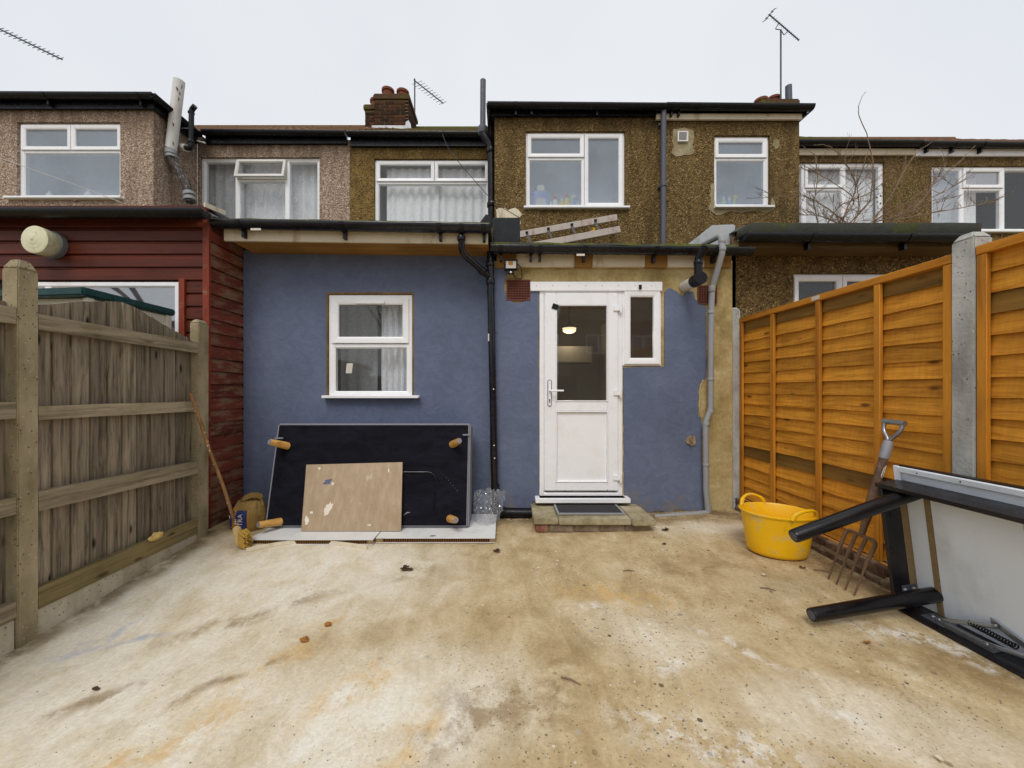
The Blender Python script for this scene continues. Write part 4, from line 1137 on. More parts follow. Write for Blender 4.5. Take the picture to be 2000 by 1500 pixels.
# ---------------------------------------------------------------- extension with the door
def door_extension():
    e = thing('rear_extension', 'blue and bare cement extension with the white back door under a mossy gutter', 'extension', (1.1, 4.3, 0))
    x0, x1 = -0.138, WX(1431, YD)
    dz0, dz1 = WZ(972, YD), WZ(564, YD)
    dx0, dxm, dx1 = WX(1054, YD), WX(1216, YD), WX(1292, YD)
    sz0 = WZ(714, YD)
    Yb = YD + 0.012
    mb = MB()
    wall_open(mb, x0, x1, -0.05, 2.52, Yb, [(dx0, dxm, dz0, dz1), (dxm, dx1, sz0, dz1)], 0.1)
    for k in range(len(mb.f)): pass
    mb.part('wall', M['cement'], e, recalc=False, smooth=False)
    mb = MB(); mb.box(x1, x1 + 0.003, Yb, YR, -0.05, 2.52); mb.part('side_wall', M['cement'], e)
    # the blue coat, broken back round the openings and services
    L = [(966, 524), (978, 521), (990, 528), (990, 541), (985, 553), (984, 566), (987, 577), (994, 586), (1004, 592), (1018, 591), (1030, 587), (1036, 577), (1036, 568), (1042, 561), (1052, 559, 0.2), (1052, 640, 0.6), (1053, 972), (1042, 980), (1034, 994), (1020, 996), (1004, 997), (990, 992), (978, 984), (973, 980), (966, 980)]
    Rr = [(1298, 570, 0.4), (1307, 562), (1315, 565), (1324, 571), (1333, 578), (1345, 569), (1354, 568), (1357, 584), (1367, 594), (1379, 600, 0.8), (1380, 735), (1369, 746), (1364, 765), (1363, 814), (1370, 818), (1371, 905), (1375, 970), (1373, 996), (1348, 1000), (1330, 994), (1305, 1001), (1285, 996), (1262, 1002), (1232, 996), (1226, 975), (1219, 968, 0.8), (1218, 722, 0.3), (1216.5, 718, 0.2), (1298, 716, 0.3)]
    for pts in (L, Rr):
        mb = MB(); mb.prism(jag(pts, 1.4, 7, YD, 0), (0, 0.0115, 0)); mb.part('blue_render', M['blue'], e, smooth=False)
    # chased-out channel beside the waste pipe, left rough
    mb = MB(); mb.tube(fillet([W(1374, 742, YD), W(1367, 756, YD), W(1366, 800, YD), W(1368, 814, YD)], 0.05), [0.006 + 0.004 * random.random() for _ in range(len(fillet([W(1374, 742, YD), W(1367, 756, YD), W(1366, 800, YD), W(1368, 814, YD)], 0.05)))], 7); mb.part('cement_dab', M['cement'], e)
    # ---- door
    Yf = YD + 0.0
    mb = MB(); fr = 0.05
    mb.ring(dx0, dxm - 0.001, dz0, dz1, fr, Yf, Yf + 0.07)
    d = mb.part('door', M['upvc'], e)
    lx0, lx1, lz0, lz1 = WX(1064, YD), WX(1206, YD), WZ(958, YD), WZ(573, YD)
    px0, px1 = WX(1086, YD), WX(1186, YD)
    pz0, pz1, qz0, qz1 = WZ(784, YD), WZ(596, YD), WZ(941, YD), WZ(803, YD)
    yl = Yf - 0.016
    # leaf: two stiles, three rails, mitre-like seams
    for (a, b, c, g_) in ((lx0, px0, lz0, lz1), (px1, lx1, lz0, lz1)):
        mb = MB(); mb.box(a, b, yl, yl + 0.06, c, g_); mb.part('stile', M['upvc'], d, bevel=0.006, seg=2)
    for (c, g_) in ((pz1, lz1), (qz1, pz0), (lz0, qz0)):
        mb = MB(); mb.box(px0 + 0.0005, px1 - 0.0005, yl + 0.001, yl + 0.06, c, g_); mb.part('rail', M['upvc'], d, bevel=0.006, seg=2)
    mb = MB(); mb.box(px0, px1, yl + 0.018, yl + 0.04, qz0 - 0.004, qz1 + 0.004); mb.part('door_panel', M['upvc'], d)
    mb = MB(); mb.box(px0, px1, yl + 0.022, yl + 0.03, pz0, pz1); mb.part('pane', M['door_glass'], d)
    mb = MB(); mb.ring(px0 - 0.002, px1 + 0.002, pz0 - 0.002, pz1 + 0.002, 0.012, yl - 0.004, yl + 0.02); mb.part('glazing_bead', M['upvc'], d)
    mb = MB(); mb.ring(px0 - 0.002, px1 + 0.002, qz0 - 0.002, qz1 + 0.002, 0.012, yl - 0.004, yl + 0.02); mb.part('panel_bead', M['upvc'], d)
    hz = WZ(763, YD)
    mb = MB(); mb.box(WX(1069, YD), WX(1077, YD), yl - 0.012, yl, WZ(793, YD), WZ(742, YD)); mb.part('handle_plate', M['upvc'], d, bevel=0.006, seg=2)
    hx = WX(1073, YD)
    mb = MB(); mb.tube(fillet([(hx, yl - 0.004, hz), (hx, yl - 0.055, hz), (hx + 0.13, yl - 0.055, hz)], 0.02), 0.0095, 10); mb.part('handle', M['upvc'], d)
    mb = MB(); mb.lathe((hx, yl - 0.011, WZ(781, YD)), (0, -1, 0), [(0, 0.008), (0.003, 0.008)], 12); mb.box(hx - 0.004, hx + 0.004, yl - 0.0145, yl - 0.011, WZ(787, YD), WZ(781, YD)); mb.part('keyhole', M['dark_hole'], d)
    for py in (603, 767, 932):
        z = WZ(py, YD)
        mb = MB(); mb.box(WX(1197, YD), WX(1213, YD), yl - 0.014, yl - 0.0005, z - 0.024, z + 0.024); mb.tube([(WX(1211, YD), yl - 0.014, z - 0.045), (WX(1211, YD), yl - 0.014, z + 0.032)], 0.011, 10); mb.part('hinge', M['upvc'], d)
    mb = MB(); mb.box(WX(1046, YD - 0.1), WX(1232, YD - 0.1), YD - 0.1, YD + 0.03, WZ(983, YD - 0.1), WZ(974, YD - 0.1)); mb.hexa([(dx0 - 0.01, YD - 0.08, WZ(974, YD - 0.1)), (dxm + 0.01, YD - 0.08, WZ(974, YD - 0.1)), (dxm + 0.01, YD + 0.02, WZ(974, YD - 0.1)), (dx0 - 0.01, YD + 0.02, WZ(974, YD - 0.1)), (dx0 - 0.01, YD - 0.01, dz0 + 0.006), (dxm + 0.01, YD - 0.01, dz0 + 0.006), (dxm + 0.01, YD + 0.02, dz0 + 0.006), (dx0 - 0.01, YD + 0.02, dz0 + 0.006)])
    mb.part('sill', M['upvc'], d, bevel=0.004)
    # trim strip over door and side light
    tx0, tx1, tz0, tz1 = WX(1036, YD - 0.02), WX(1294, YD - 0.02), WZ(568, YD - 0.02), WZ(550, YD - 0.02)
    mb = MB(); mb.box(tx0, tx1, YD - 0.02, YD + 0.004, tz0, tz1)
    t = mb.part('head_trim', M['upvc'], e, bevel=0.003)
    for i in range(8):
        mb = MB(); mb.lathe((lerp(tx0, tx1, (i + 0.35) / 8), YD - 0.02, lerp(tz0, tz1, 0.55)), (0, -1, 0), [(0, 0.0045), (0.002, 0.003)], 8); mb.part('screw', M['slate_pipe'], t)
    # tape, clip
    mb = MB(); mb.obox(W(1077, 602, yl - 0.006), (0.055, 0, -0.018), (0, 0.002, 0), (0.018, 0, 0.05)); mb.part('black_tape', M['black'], d)
    mb = MB(); mb.box(WX(1246, YD), WX(1251, YD), YD - 0.035, YD - 0.02, WZ(566, YD), WZ(558, YD)); mb.part('cable_clip', M['black'], t)
    # side light
    window(e, dxm, dx1 - 0.004, sz0, dz1 - 0.004, Yf, [(dxm + .012, dx1 - .014, sz0 + .01, dz1 - .016, 'o')], M['door_glass'], fr=0.058, name='side_window')
    # ---- kitchen behind
    room(e, x0 + 0.05, x1 - 0.05, 0.1, 2.46, YD + 0.12, YD + 2.9, M['room_warm'])
    # ---- eaves
    yp = 3.655
    zt0, zt1 = WZ(521, yp), WZ(500, yp)
    for i, (a, b, mt) in enumerate(((970, 1008, 'raw_timber'), (1008.5, 1122, 'off_white'), (1122.5, 1157, 'raw_timber'), (1157.5, 1260, 'off_white'), (1260.5, 1304, 'raw_timber'), (1304.5, 1376, 'off_white'), (1376.5, 1430, 'raw_timber'))):
        mb = MB(); mb.box(WX(a, yp), WX(b, yp), yp + (0.008 if mt == 'raw_timber' else 0), YD + 0.01, zt0 + random.uniform(-0.004, 0.004), zt1 + 0.03)
        mb.part('fascia_block', M[mt], e, bevel=0.003)
    A, B = (WX(958, 3.56), 3.56, WZ(483, 3.56)), (WX(1468, 3.56), 3.56, WZ(488, 3.56))
    mb = MB(); gutter(mb, A, B, 0.058); g = mb.part('gutter', M['black_shiny'], e); brackets(g, A, B, (0.04, 0.155, 0.19, 0.36, 0.63, 0.86), 0.058)
    mb = MB(); mb.box(WX(1126, 3.5), WX(1142, 3.5), 3.494, 3.498, WZ(500, 3.5), WZ(496, 3.5)); mb.part('sticker', M['sticker'], g)
    P = []
    for i in range(60):
        t_ = i / 59; x = lerp(A[0], WX(1440, 3.56), t_); z = lerp(A[2], B[2], t_); u = 0.01 * nz(x * 4, 2)
        P.append([(x, 3.59, z - 0.01), (x, 3.545, z + 0.025 + u), (x, 3.56, z + 0.05 + u), (x, 3.6, z + 0.066 + u), (x, YB - 0.004, z + 0.42)])
    mb = MB(); mb.grid(P); mb.part('roof', M['felt'], e, angle=60)
    # felt covered upstand between the two roofs
    mb = MB(); mb.box(WX(962, 3.72), WX(1016, 3.72), 3.72, 4.6, 2.58, WZ(424, 3.72)); mb.part('felt_upstand', M['felt_grey'], e, bevel=0.012)
    # silver coated kerb at the right end of the roof
    mb = MB(); mb.prism([W(1342, 480, 3.78), W(1392, 439, 3.78), W(1437, 437, 3.78), W(1437, 480, 3.78)], (0.0, 0.6, 0.0)); mb.part('coated_kerb', M['silver'], e, bevel=0.012, seg=2)
door_extension()

def kitchen():
    # what shows dimly through the door: lit lamp, wall unit, worktop, pale boiler box
    t = thing('ceiling_lamp', 'lit round ceiling lamp seen through the door glass', 'lamp', (WX(1112, 5.1), 5.1, WZ(641, 5.1)))
    c = origin(t)
    mb = MB(); mb.lathe(c + Vector((0, 0, 0.0)), (0, 0, -1), [(0, 0.092), (0.04, 0.088), (0.06, 0.06), (0.068, 0.015)], 24); mb.part('diffuser', M['lit'], t)
    mb = MB(); mb.lathe(c + Vector((0, 0, 0.001)), (0, 0, 1), [(0, 0.12), (0.025, 0.12), (0.03, 0.02), (2.455 - c.z, 0.012)], 24); mb.part('fitting', M['dark_unit'], t)
    ld = bpy.data.lights.new('lamp_bulb', 'POINT'); ld.energy = 4; ld.color = (1.0, 0.84, 0.6); ld.shadow_soft_size = 0.08
    lo_ = link(bpy.data.objects.new('lamp_bulb', ld)); lo_.parent = t; lo_.location = (0, 0, -0.13)
    t = thing('worktop_unit', 'kitchen base unit with orange brown worktop behind the door glass', 'cabinet', (1.0, 5.4, 0.11))
    mb = MB(); mb.box(0.55, 1.9, 5.0, 5.6, 0.11, 1.0); mb.part('cabinet', M['dark_unit'], t)
    mb = MB(); mb.box(0.53, 1.92, 4.97, 5.62, 1.0, 1.04); mb.part('worktop', M['worktop'], t, bevel=0.004)
    t = thing('wall_cupboard', 'pale wall cupboard dimly seen inside the kitchen', 'cupboard', (0.75, 5.6, 1.62))
    mb = MB(); mb.box(0.62, 1.25, 5.3, 5.65, 1.62, 1.86); mb.part('carcass', M['interior_pale'], t, bevel=0.004)
    mb = MB(); mb.box(0.63, 1.24, 5.28, 5.298, 1.63, 1.85); mb.part('cupboard_door', M['interior_pale'], t, bevel=0.004)
    t = thing('tall_cupboard', 'tall brown larder unit at the right inside the kitchen', 'cupboard', (1.75, 5.6, 0.11))
    mb = MB(); mb.box(1.45, 2.0, 5.05, 5.6, 1.041, 2.2); mb.part('carcass', M['room_warm'], t)
    mb = MB(); mb.box(1.46, 1.99, 5.03, 5.048, 1.05, 2.19); mb.part('cupboard_door', M['worktop'], t, bevel=0.004)
kitchen()

# ---------------------------------------------------------------- red timber extension on the left
YX = 3.315
def timber_extension():
    e = thing('timber_extension', 'red stained timber clad extension with a white framed window at the left', 'extension', (-4.2, 3.6, 0))
    xl = -6.6
    ztop = WZ(418, YX)
    pitch = 0.116
    wx0, wx1, wz1 = WX(6, YX), WX(349, YX), WZ(551, YX)
    wz0 = 0.95
    mb = MB(); mb.box(xl, wx0 - 0.02, YX + 0.03, YX + 0.05, -0.05, ztop); mb.box(wx0 - 0.02, wx1 + 0.02, YX + 0.03, YX + 0.05, wz1 + 0.02, ztop); mb.box(wx1 + 0.02, XS - 0.03, YX + 0.03, YX + 0.05, -0.05, ztop); mb.box(XS - 0.05, XS - 0.022, YX + 0.052, YL + 1.9, -0.05, ztop)
    mb.part('backing', M['dark_hole'], e)
    def clad(a, b, z):
        m_ = MB()
        # shiplap section: scooped top, square bottom
        sec = [(YX + 0.03, z), (YX + 0.004, z), (YX + 0.004, z + pitch * 0.74), (YX + 0.018, z + pitch * 0.86), (YX + 0.02, z + pitch - 0.004), (YX + 0.03, z + pitch - 0.004)]
        m_.prism([(a, y, q) for y, q in sec], (b - a, 0, 0))
        m_.part('board', M['red_x'], e, smooth=False)
    z = ztop - pitch
    while z > -0.1:
        if z + pitch * 0.5 > wz1 + 0.01: clad(xl, WX(396, YX), z)
        else: clad(WX(363, YX) , WX(396, YX), z)
        z -= pitch
    z = ztop - pitch
    while z > -0.1:
        m_ = MB()
        sec = [(XS - 0.022, z), (XS + 0.006, z), (XS + 0.004, z + pitch * 0.8), (XS - 0.008, z + pitch * 0.9), (XS - 0.01, z + pitch - 0.004), (XS - 0.022, z + pitch - 0.004)]
        m_.prism([(x, YX + 0.0, q) for x, q in sec], (0, YL - YX - 0.004, 0))
        m_.part('side_board', M['red_y'], e, smooth=False)
        z -= pitch
    mb = MB(); mb.box(WX(397, YX), XS - 0.002, YX - 0.012, YX + 0.02, -0.05, ztop); mb.part('corner_trim', M['red_trim'], e, bevel=0.004)
    mb = MB(); mb.box(XS, XS + 0.016, YX - 0.03, YX - 0.001, -0.05, ztop); mb.part('corner_trim', M['red_trim'], e, bevel=0.004)
    mb = MB(); mb.box(WX(351, YX), WX(362, YX), YX - 0.016, YX + 0.02, 0.4, wz1 + 0.03); mb.part('window_trim', M['red_trim'], e, bevel=0.004)
    xm = WX(92, YX)
    w = window(e, wx0, wx1, wz0, wz1, YX + 0.0, [(wx0 + .01, xm, wz0 + .01, wz1 - .01, 'f'), (xm, wx1 - .01, wz0 + .01, wz1 - .01, 'f')], M['glass_mirror'], fr=0.045)
    room(e, wx0, wx1, wz0, wz1, YX + 0.09, YX + 1.2, M['dark_unit'])
    # gutter, corrugated sheet roof
    A, B = (xl, 3.2, WZ(412, 3.2)), (WX(402, 3.2), 3.2, WZ(413, 3.2))
    mb = MB(); gutter(mb, A, B, 0.062); mb.part('gutter', M['black'], e)
    mb = MB(); mb.box(xl, XS, YX - 0.03, YX - 0.002, ztop - 0.03, ztop + 0.06); mb.part('fascia', M['red_x'], e)
    nx = 170; P = []
    for j, (y, z) in enumerate(((3.2, B[2] + 0.012), (3.5, B[2] + 0.09), (4.2, B[2] + 0.28), (4.93, B[2] + 0.46))):
        P.append([(lerp(xl, XS - 0.13, i / nx), y + 0.01 * nz(i * 0.4), z + 0.012 * math.sin(i / nx * (XS - xl) / 0.146 * 2 * math.pi) + 0.02 * nz(i * 0.07, j)) for i in range(nx + 1)])
    mb = MB(); mb.grid(P); mb.grid([[Vector(p) - Vector((0, 0, 0.012)) for p in r] for r in P]); mb.part('roof', M['fibre'], e, recalc=False, angle=60)
    mb = MB(); mb.obox(W(398, 404, 3.24), (0.012, 0, 0), (0.03, 0.2, 0.02), (0, 0, 0.04)); mb.part('barge_board', M['off_white'], e)
    # black curved sheet closing the gap to the neighbouring roof
    P = []
    for i in range(16):
        t = i / 15; x = lerp(XS - 0.11, XS + 0.19, t); z = 2.875 + 0.03 * math.sin(t * 6.0 + 0.4) - 0.11 * t
        P.append([(x, 3.36, z), (x, 3.8, z + 0.04), (x, 4.6, z + 0.2)])
    mb = MB(); mb.grid(P); mb.grid([[Vector(p) - Vector((0, 0, 0.012)) for p in r] for r in P]); mb.part('gap_sheet', M['felt_grey'], e, recalc=False, angle=60)
timber_extension()

def bulkhead_lamp():
    c = Vector((-3.985, YX + 0.003, 2.52))
    t = thing('bulkhead_lamp', 'round ribbed glass bulkhead lamp on the red boards', 'lamp', c)
    mb = MB(); mb.lathe(c, (0, -1, 0), [(0, 0.115), (0.045, 0.118), (0.05, 0.112)], 36); mb.part('base', M['lamp_base'], t)
    prof = [(0.05, 0.108), (0.06, 0.112), (0.12, 0.118)]
    for i in range(7):
        r = 0.116 - i * 0.0165
        prof += [(0.148 + 0.0015 * (i % 2) + 0.003 * i, r), (0.150 + 0.003 * i, r - 0.006)]
    prof += [(0.172, 0.004)]
    mb = MB(); mb.lathe(c, (0, -1, 0), prof, 36); mb.part('lens', M['lamp_glass'], t, angle=60)
bulkhead_lamp()

# ---------------------------------------------------------------- neighbour's extension behind the right fence
def right_extension():
    e = thing('rear_extension', 'pebbledash extension with felt roof behind the orange fence', 'extension', (3.6, 4.4, 0))
    Y = 3.97
    x0, x1 = WX(1437, Y), WX(1915, 3.75)
    wx0, wx1, wz0, wz1 = WX(1550, Y), WX(1740, Y), 1.2, WZ(534, Y)
    mb = MB(); wall_open(mb, x0, x1, -0.05, 2.76, Y, [(wx0, wx1, wz0, wz1)])
    mb.add([(x0, Y, 0), (x0, 4.5, 0), (x0, 4.5, 2.76), (x0, Y, 2.76)], [(3, 2, 1, 0)])
    mb.part('wall', M['dash_brown'], e, recalc=False, smooth=False)
    xm = (wx0 + wx1) / 2 + 0.02
    window(e, wx0, wx1, wz0, wz1, Y + 0.03, [(wx0 + .02, xm, wz0 + .02, wz1 - .02, 'o'), (xm, wx1 - .02, wz0 + .02, wz1 - .02, 'o')], M['glass'])
    room(e, wx0, wx1, wz0, wz1, Y + 0.12, Y + 0.5, M['dark_unit'])
    A, B = (WX(1451, 3.62), 3.62, WZ(460, 3.62)), (WX(1912, 3.66), 3.62, WZ(462, 3.62))
    mb = MB(); gutter(mb, A, B, 0.062); g = mb.part('gutter', M['black'], e); brackets(g, A, B, (0.28, 0.68), 0.062)
    mb = MB(); mb.box(A[0] - 0.06, B[0], 3.7, 3.73, WZ(484, 3.7), WZ(462, 3.7)); mb.part('fascia', M['old_eaves'], e)
    mb = MB(); mb.box(A[0] - 0.06, B[0], 3.732, Y - 0.004, WZ(482, 3.7), WZ(482, 3.7) + 0.02); mb.part('soffit', M['old_eaves'], e)
    P = []
    for i in range(50):
        t = i / 49; x = lerp(WX(1438, 3.66), WX(1915, 3.66), t); u = 0.006 * nz(x * 4, 7); k = min(1.0, max(0.0, (x - WX(1438, 3.66)) / 0.12))
        zt = WZ(lerp(452, 436, k), 3.66) + u
        P.append([(x, 3.7, WZ(466, 3.66)), (x, 3.655, WZ(459, 3.66)), (x, 3.65, zt), (x, 3.74, zt + 0.02), (x, 4.5, zt + 0.14)])
    mb = MB(); mb.grid(P); mb.part('roof', M['felt_mid'], e, angle=60)
    mb = MB(); mb.obox(W(1440, 470, 3.7), (0.035, -0.0, 0.0), (0.09, -0.04, 0.06), (0.0, 0, 0.055)); mb.part('verge_board', M['off_white'], e)
right_extension()

# ---------------------------------------------------------------- left fence: weathered boards between concrete posts
def concrete_post(parent, x0, x1, y0, y1, z0, z1, mat, cap=0.03, slot=None):
    mb = MB()
    xm = (x0 + x1) / 2
    mb.box(x0, x1, y0, y1, z0, z1 - cap)
    mb.hexa([(x0, y0, z1 - cap + 0.0005), (x1, y0, z1 - cap + 0.0005), (x1, y1, z1 - cap + 0.0005), (x0, y1, z1 - cap + 0.0005), (x0 + 0.02, y0 + 0.02, z1), (x1 - 0.02, y0 + 0.02, z1), (x1 - 0.02, y1 - 0.02, z1), (x0 + 0.02, y1 - 0.02, z1)])
    return mb.part('post', mat, parent, bevel=0.005, seg=2)
def left_fence():
    f = thing('timber_fence', 'weathered grey board fence with concrete posts along the left of the yard', 'fence', (-2.52, 2.4, 0))
    XI = -2.5
    concrete_post(f, XI - 0.085, XI, 1.921, 2.008, -0.3, 1.925, M['post_old'], 0.05)
    concrete_post(f, XI - 0.075, XI, 3.057, 3.163, -0.2, 1.825, M['post_old'], 0.03)
    def rail(za0, za1, zb0, zb1, y0, y1, mat, d=0.04, name='rail'):
        mb = MB()
        n = 12; P0 = []
        for i in range(n + 1):
            t = i / n; y = lerp(y0, y1, t); w = 0.003 * nz(y * 3, za0 * 5)
            a, b = lerp(za0, zb0, t) + w, lerp(za1, zb1, t) + w
            P0.append([(XI - 0.044, y, a), (XI - 0.044 + d, y, a), (XI - 0.046 + d, y, b), (XI - 0.044, y, b), (XI - 0.044, y, a)])
        mb.grid(P0); mb.f.append((0, 1, 2, 3)); k = n * 5; mb.f.append((k + 3, k + 2, k + 1, k))
        return mb.part(name, mat, f, smooth=False)
    Y0, Y1 = 2.01, 3.055
    rail(1.572, 1.655, 1.545, 1.632, Y0, Y1, M['rail_grey'])
    rail(1.085, 1.158, 1.07, 1.152, Y0, Y1, M['rail_grey'])
    rail(0.592, 0.70, 0.56, 0.662, Y0, Y1, M['rail_grey'])
    rail(0.065, 0.178, 0.077, 0.192, Y0, Y1, M['rail_moss'])
    for z in (1.585, 1.1, 0.61, 0.075): rail(z, z + 0.085, z, z + 0.085, 0.45, 1.919, M['rail_grey'])
    mb = MB(); mb.box(XI - 0.05, XI - 0.012, Y0, Y1, -0.25, 0.07); mb.part('gravel_board', M['gravel_board'], f, bevel=0.004)
    mb = MB(); mb.box(XI - 0.05, XI - 0.012, 0.45, 1.919, -0.25, 0.07); mb.part('gravel_board', M['gravel_board'], f, bevel=0.004)
    prof = [(2.0, 1.70), (2.1, 1.725), (2.225, 1.768), (2.352, 1.807), (2.528, 1.838), (2.654, 1.795), (2.836, 1.716), (3.096, 1.64)]
    def top(y):
        for (a, za), (b, zb) in zip(prof, prof[1:]):
            if y <= b: return lerp(za, zb, (y - a) / (b - a))
        return prof[-1][1]
    def board(y, wd, tops):
        mb = MB()
        jx = random.uniform(-0.002, 0.002)
        n = 6; P = []
        for i in range(n + 1):
            t = i / n
            za, zb = lerp(0.06, tops[0], t), lerp(0.06, tops[1], t)
            wv = 0.0015 * nz(y * 9, t * 4)
            P.append([(XI - 0.066 + jx, y, za), (XI - 0.0475 + jx + wv, y, za), (XI - 0.059 + jx + wv, y + wd, zb), (XI - 0.066 + jx, y + wd, zb), (XI - 0.066 + jx, y, za)])
        mb.grid(P); k = n * 5; mb.f.append((k + 3, k + 2, k + 1, k))
        mb.part('board', M['board_grey'], f, smooth=False)
    y = 2.012
    while y < 3.05:
        wd = random.uniform(0.092, 0.106)
        if y + wd > 3.054: wd = 3.054 - y
        board(y, wd - 0.0015, (top(y) + random.uniform(-0.004, 0.004), top(y + wd) + random.uniform(-0.004, 0.004)))
        y += wd
    y = 0.46
    while y < 1.9:
        wd = random.uniform(0.095, 0.105)
        board(y, min(wd, 1.918 - y) - 0.0015, (1.7, 1.7)); y += wd
left_fence()
def foam():
    c = Vector((-2.475, WX(305, 1) and 2.475 * FOC / (PX - 305), 0.185))
    mb = MB()
    n, m = 9, 14; P = []
    for i in range(n + 1):
        row = []
        for j in range(m + 1):
            th = math.pi * i / n; ph = 2 * math.pi * j / m
            d = Vector((math.sin(th) * math.cos(ph), math.sin(th) * math.sin(ph), math.cos(th)))
            r = 1 + 0.45 * nz(d.x * 2.2, d.y * 2.2, d.z * 2.2) if 0 < j < m else 1 + 0.45 * nz(math.sin(th) * 2.2, 0, math.cos(th) * 2.2)
            row.append(c + Vector((d.x * 0.022, d.y * 0.048, 0.018 + d.z * 0.026)) * r)
        P.append(row)
    mb.grid(P); mb.solo('foam_lump', M['foam'], 'lump of yellow foam resting on the bottom rail of the grey fence', 'foam', c)
foam()

# ---------------------------------------------------------------- right fence: orange lap panels between concrete posts
def right_fence():
    f = thing('lap_fence', 'new orange lap panel fence with grey concrete posts along the right of the yard', 'fence', (2.38, 2.8, 0))
    XI = 2.35
    concrete_post(f, XI - 0.01, XI + 0.085, 1.862, 1.958, -0.2, 2.045, M['post_new'], 0.035)
    concrete_post(f, XI - 0.075, XI + 0.01, 3.735, 3.83, -0.2, 2.07, M['post_new'], 0.03)
    def panel(ya, yb, zt, zb, battens, dark):
        rows = 17
        ph = (zt - 0.05 - zb) / rows
        for k in range(rows):
            z = zt - 0.035 - (k + 1) * ph
            mb = MB(); P = []
            n = 40
            hgt = ph + 0.022
            amp = random.choice((0.002, 0.004, 0.006)) if k < 11 else 0.009
            sag = random.uniform(-0.004, 0.004)
            for i in range(n + 1):
                t = i / n; y = lerp(ya, yb, t)
                w = amp * (nz(y * 2.3, k * 3.1) * 1.6 + 0.6 * nz(y * 7, k * 5.7)) + sag * math.sin(t * 3.1)
                bul = 0.003 * nz(y * 1.7, k * 2.2)
                P.append([(XI + 0.0215 + bul, y, z + w), (XI + 0.041 + bul, y, z + hgt), (XI + 0.047 + bul, y, z + hgt), (XI + 0.03 + bul, y, z + w), (XI + 0.0215 + bul, y, z + w)])
            mb.grid(P)
            mb.part('slat', M['slat_dark'] if k in dark else M['slat'], f, smooth=False)
        for y in battens:
            mb = MB(); mb.box(XI - 0.004, XI + 0.0185, y - 0.02, y + 0.02, zb, zt - 0.047); mb.part('batten', M['batten'], f, bevel=0.003)
            mb = MB(); mb.box(XI + 0.053, XI + 0.068, y - 0.02, y + 0.02, zb, zt - 0.047); mb.part('rear_batten', M['batten'], f)
        mb = MB(); mb.box(XI - 0.006, XI + 0.066, ya, yb, zt - 0.045, zt); mb.part('top_rail', M['cap_rail'], f, bevel=0.003)
        mb = MB(); mb.box(XI - 0.001, XI + 0.02, ya, yb, zb - 0.035, zb - 0.001); mb.part('bottom_rail', M['cap_rail'], f, bevel=0.003)
    k = XI * FOC
    panel(1.96, 3.733, 1.957, 0.17, [3.71] + [k / (p - PX) for p in (1508, 1597, 1713)] + [1.982], (0, 12))
    panel(0.1, 1.86, 1.96, 0.17, [1.838, 1.4, 0.97, 0.54, 0.12], (2, 13))
    mb = MB(); mb.obox(W(1590, 584, 2.85), (0, -0.07, 0), (0.002, 0, 0), (0, 0, 0.028))
    for q in range(len(mb.v)): mb.v[q] = (XI - 0.008 + (0.0015 if q in (3, 2, 6, 7) else 0), mb.v[q][1], 1.922 + (0.028 if q > 3 else 0))
    mb.part('maker_plate', M['sticker'], f, label='small grey maker plate on the top rail')
right_fence()
def brick_kerb():
    e = thing('brick_kerb', 'low edging of old damp bricks under the orange fence', 'kerb', (2.34, 2.8, 0.05))
    mb = MB(); mb.box(0, 0.11, 0, 0.212, 0, 0.066)
    me = mb.mesh('brick', M['kerb_brick'], bevel=0.006, seg=2)
    y = 3.5
    while y > 0.5:
        x = 2.29 + random.uniform(-0.006, 0.006)
        for row in range(2):
            piece('brick', me, e, (x + 0.012 * row, y + (0.1 if row else 0), gz(2.3, y) - 0.028 + row * 0.072), (random.uniform(-0.02, 0.02), 0, random.uniform(-0.03, 0.03)))
        y -= 0.224
    mb = MB(); mb.box(2.303, 2.42, 0.5, 3.7, 0.0, 0.115); mb.part('mortar_bed', M['cement_patch'], e)
brick_kerb()

# ---------------------------------------------------------------- plastic store behind the left fence
def garden_store():
    s = thing('garden_store', 'cream plastic garden store with dark green lid behind the grey fence', 'shed', (-3.1, 2.8, 0))
    x1, x0, y0, y1 = -2.76, -3.5, 2.47, 3.1
    mb = MB(); mb.box(x0, x1 - 0.01, y0 + 0.02, y1 - 0.01, -0.05, 1.86); mb.part('body', M['cream'], s, bevel=0.01)
    for (x, y) in ((x1 - 0.03, y0 + 0.0), (x1 - 0.03, y1 - 0.05)):
        mb = MB(); mb.box(x, x + 0.035, y, y + 0.05, -0.05, 1.858); mb.part('corner_post', M['cream'], s, bevel=0.006)
    mb = MB()
    mb.hexa([(x0 - 0.03, y0 - 0.04, 1.835), (x1 + 0.02, y0 - 0.04, 1.862), (x1 + 0.02, y1 + 0.02, 1.86), (x0 - 0.03, y1 + 0.02, 1.835), (x0 - 0.03, y0 - 0.04, 1.89), (x1 + 0.02, y0 - 0.04, 1.918), (x1 + 0.02, y1 + 0.02, 1.912), (x0 - 0.03, y1 + 0.02, 1.89)])
    lid = mb.part('lid', M['green_roof'], s, bevel=0.01, seg=2)
    for y in (2.62, 2.7, 3.0):
        mb = MB(); mb.box(x1 + 0.019, x1 + 0.024, y, y + 0.012, 1.87, 1.905); mb.part('lid_rib', M['green_roof'], lid)
garden_store()

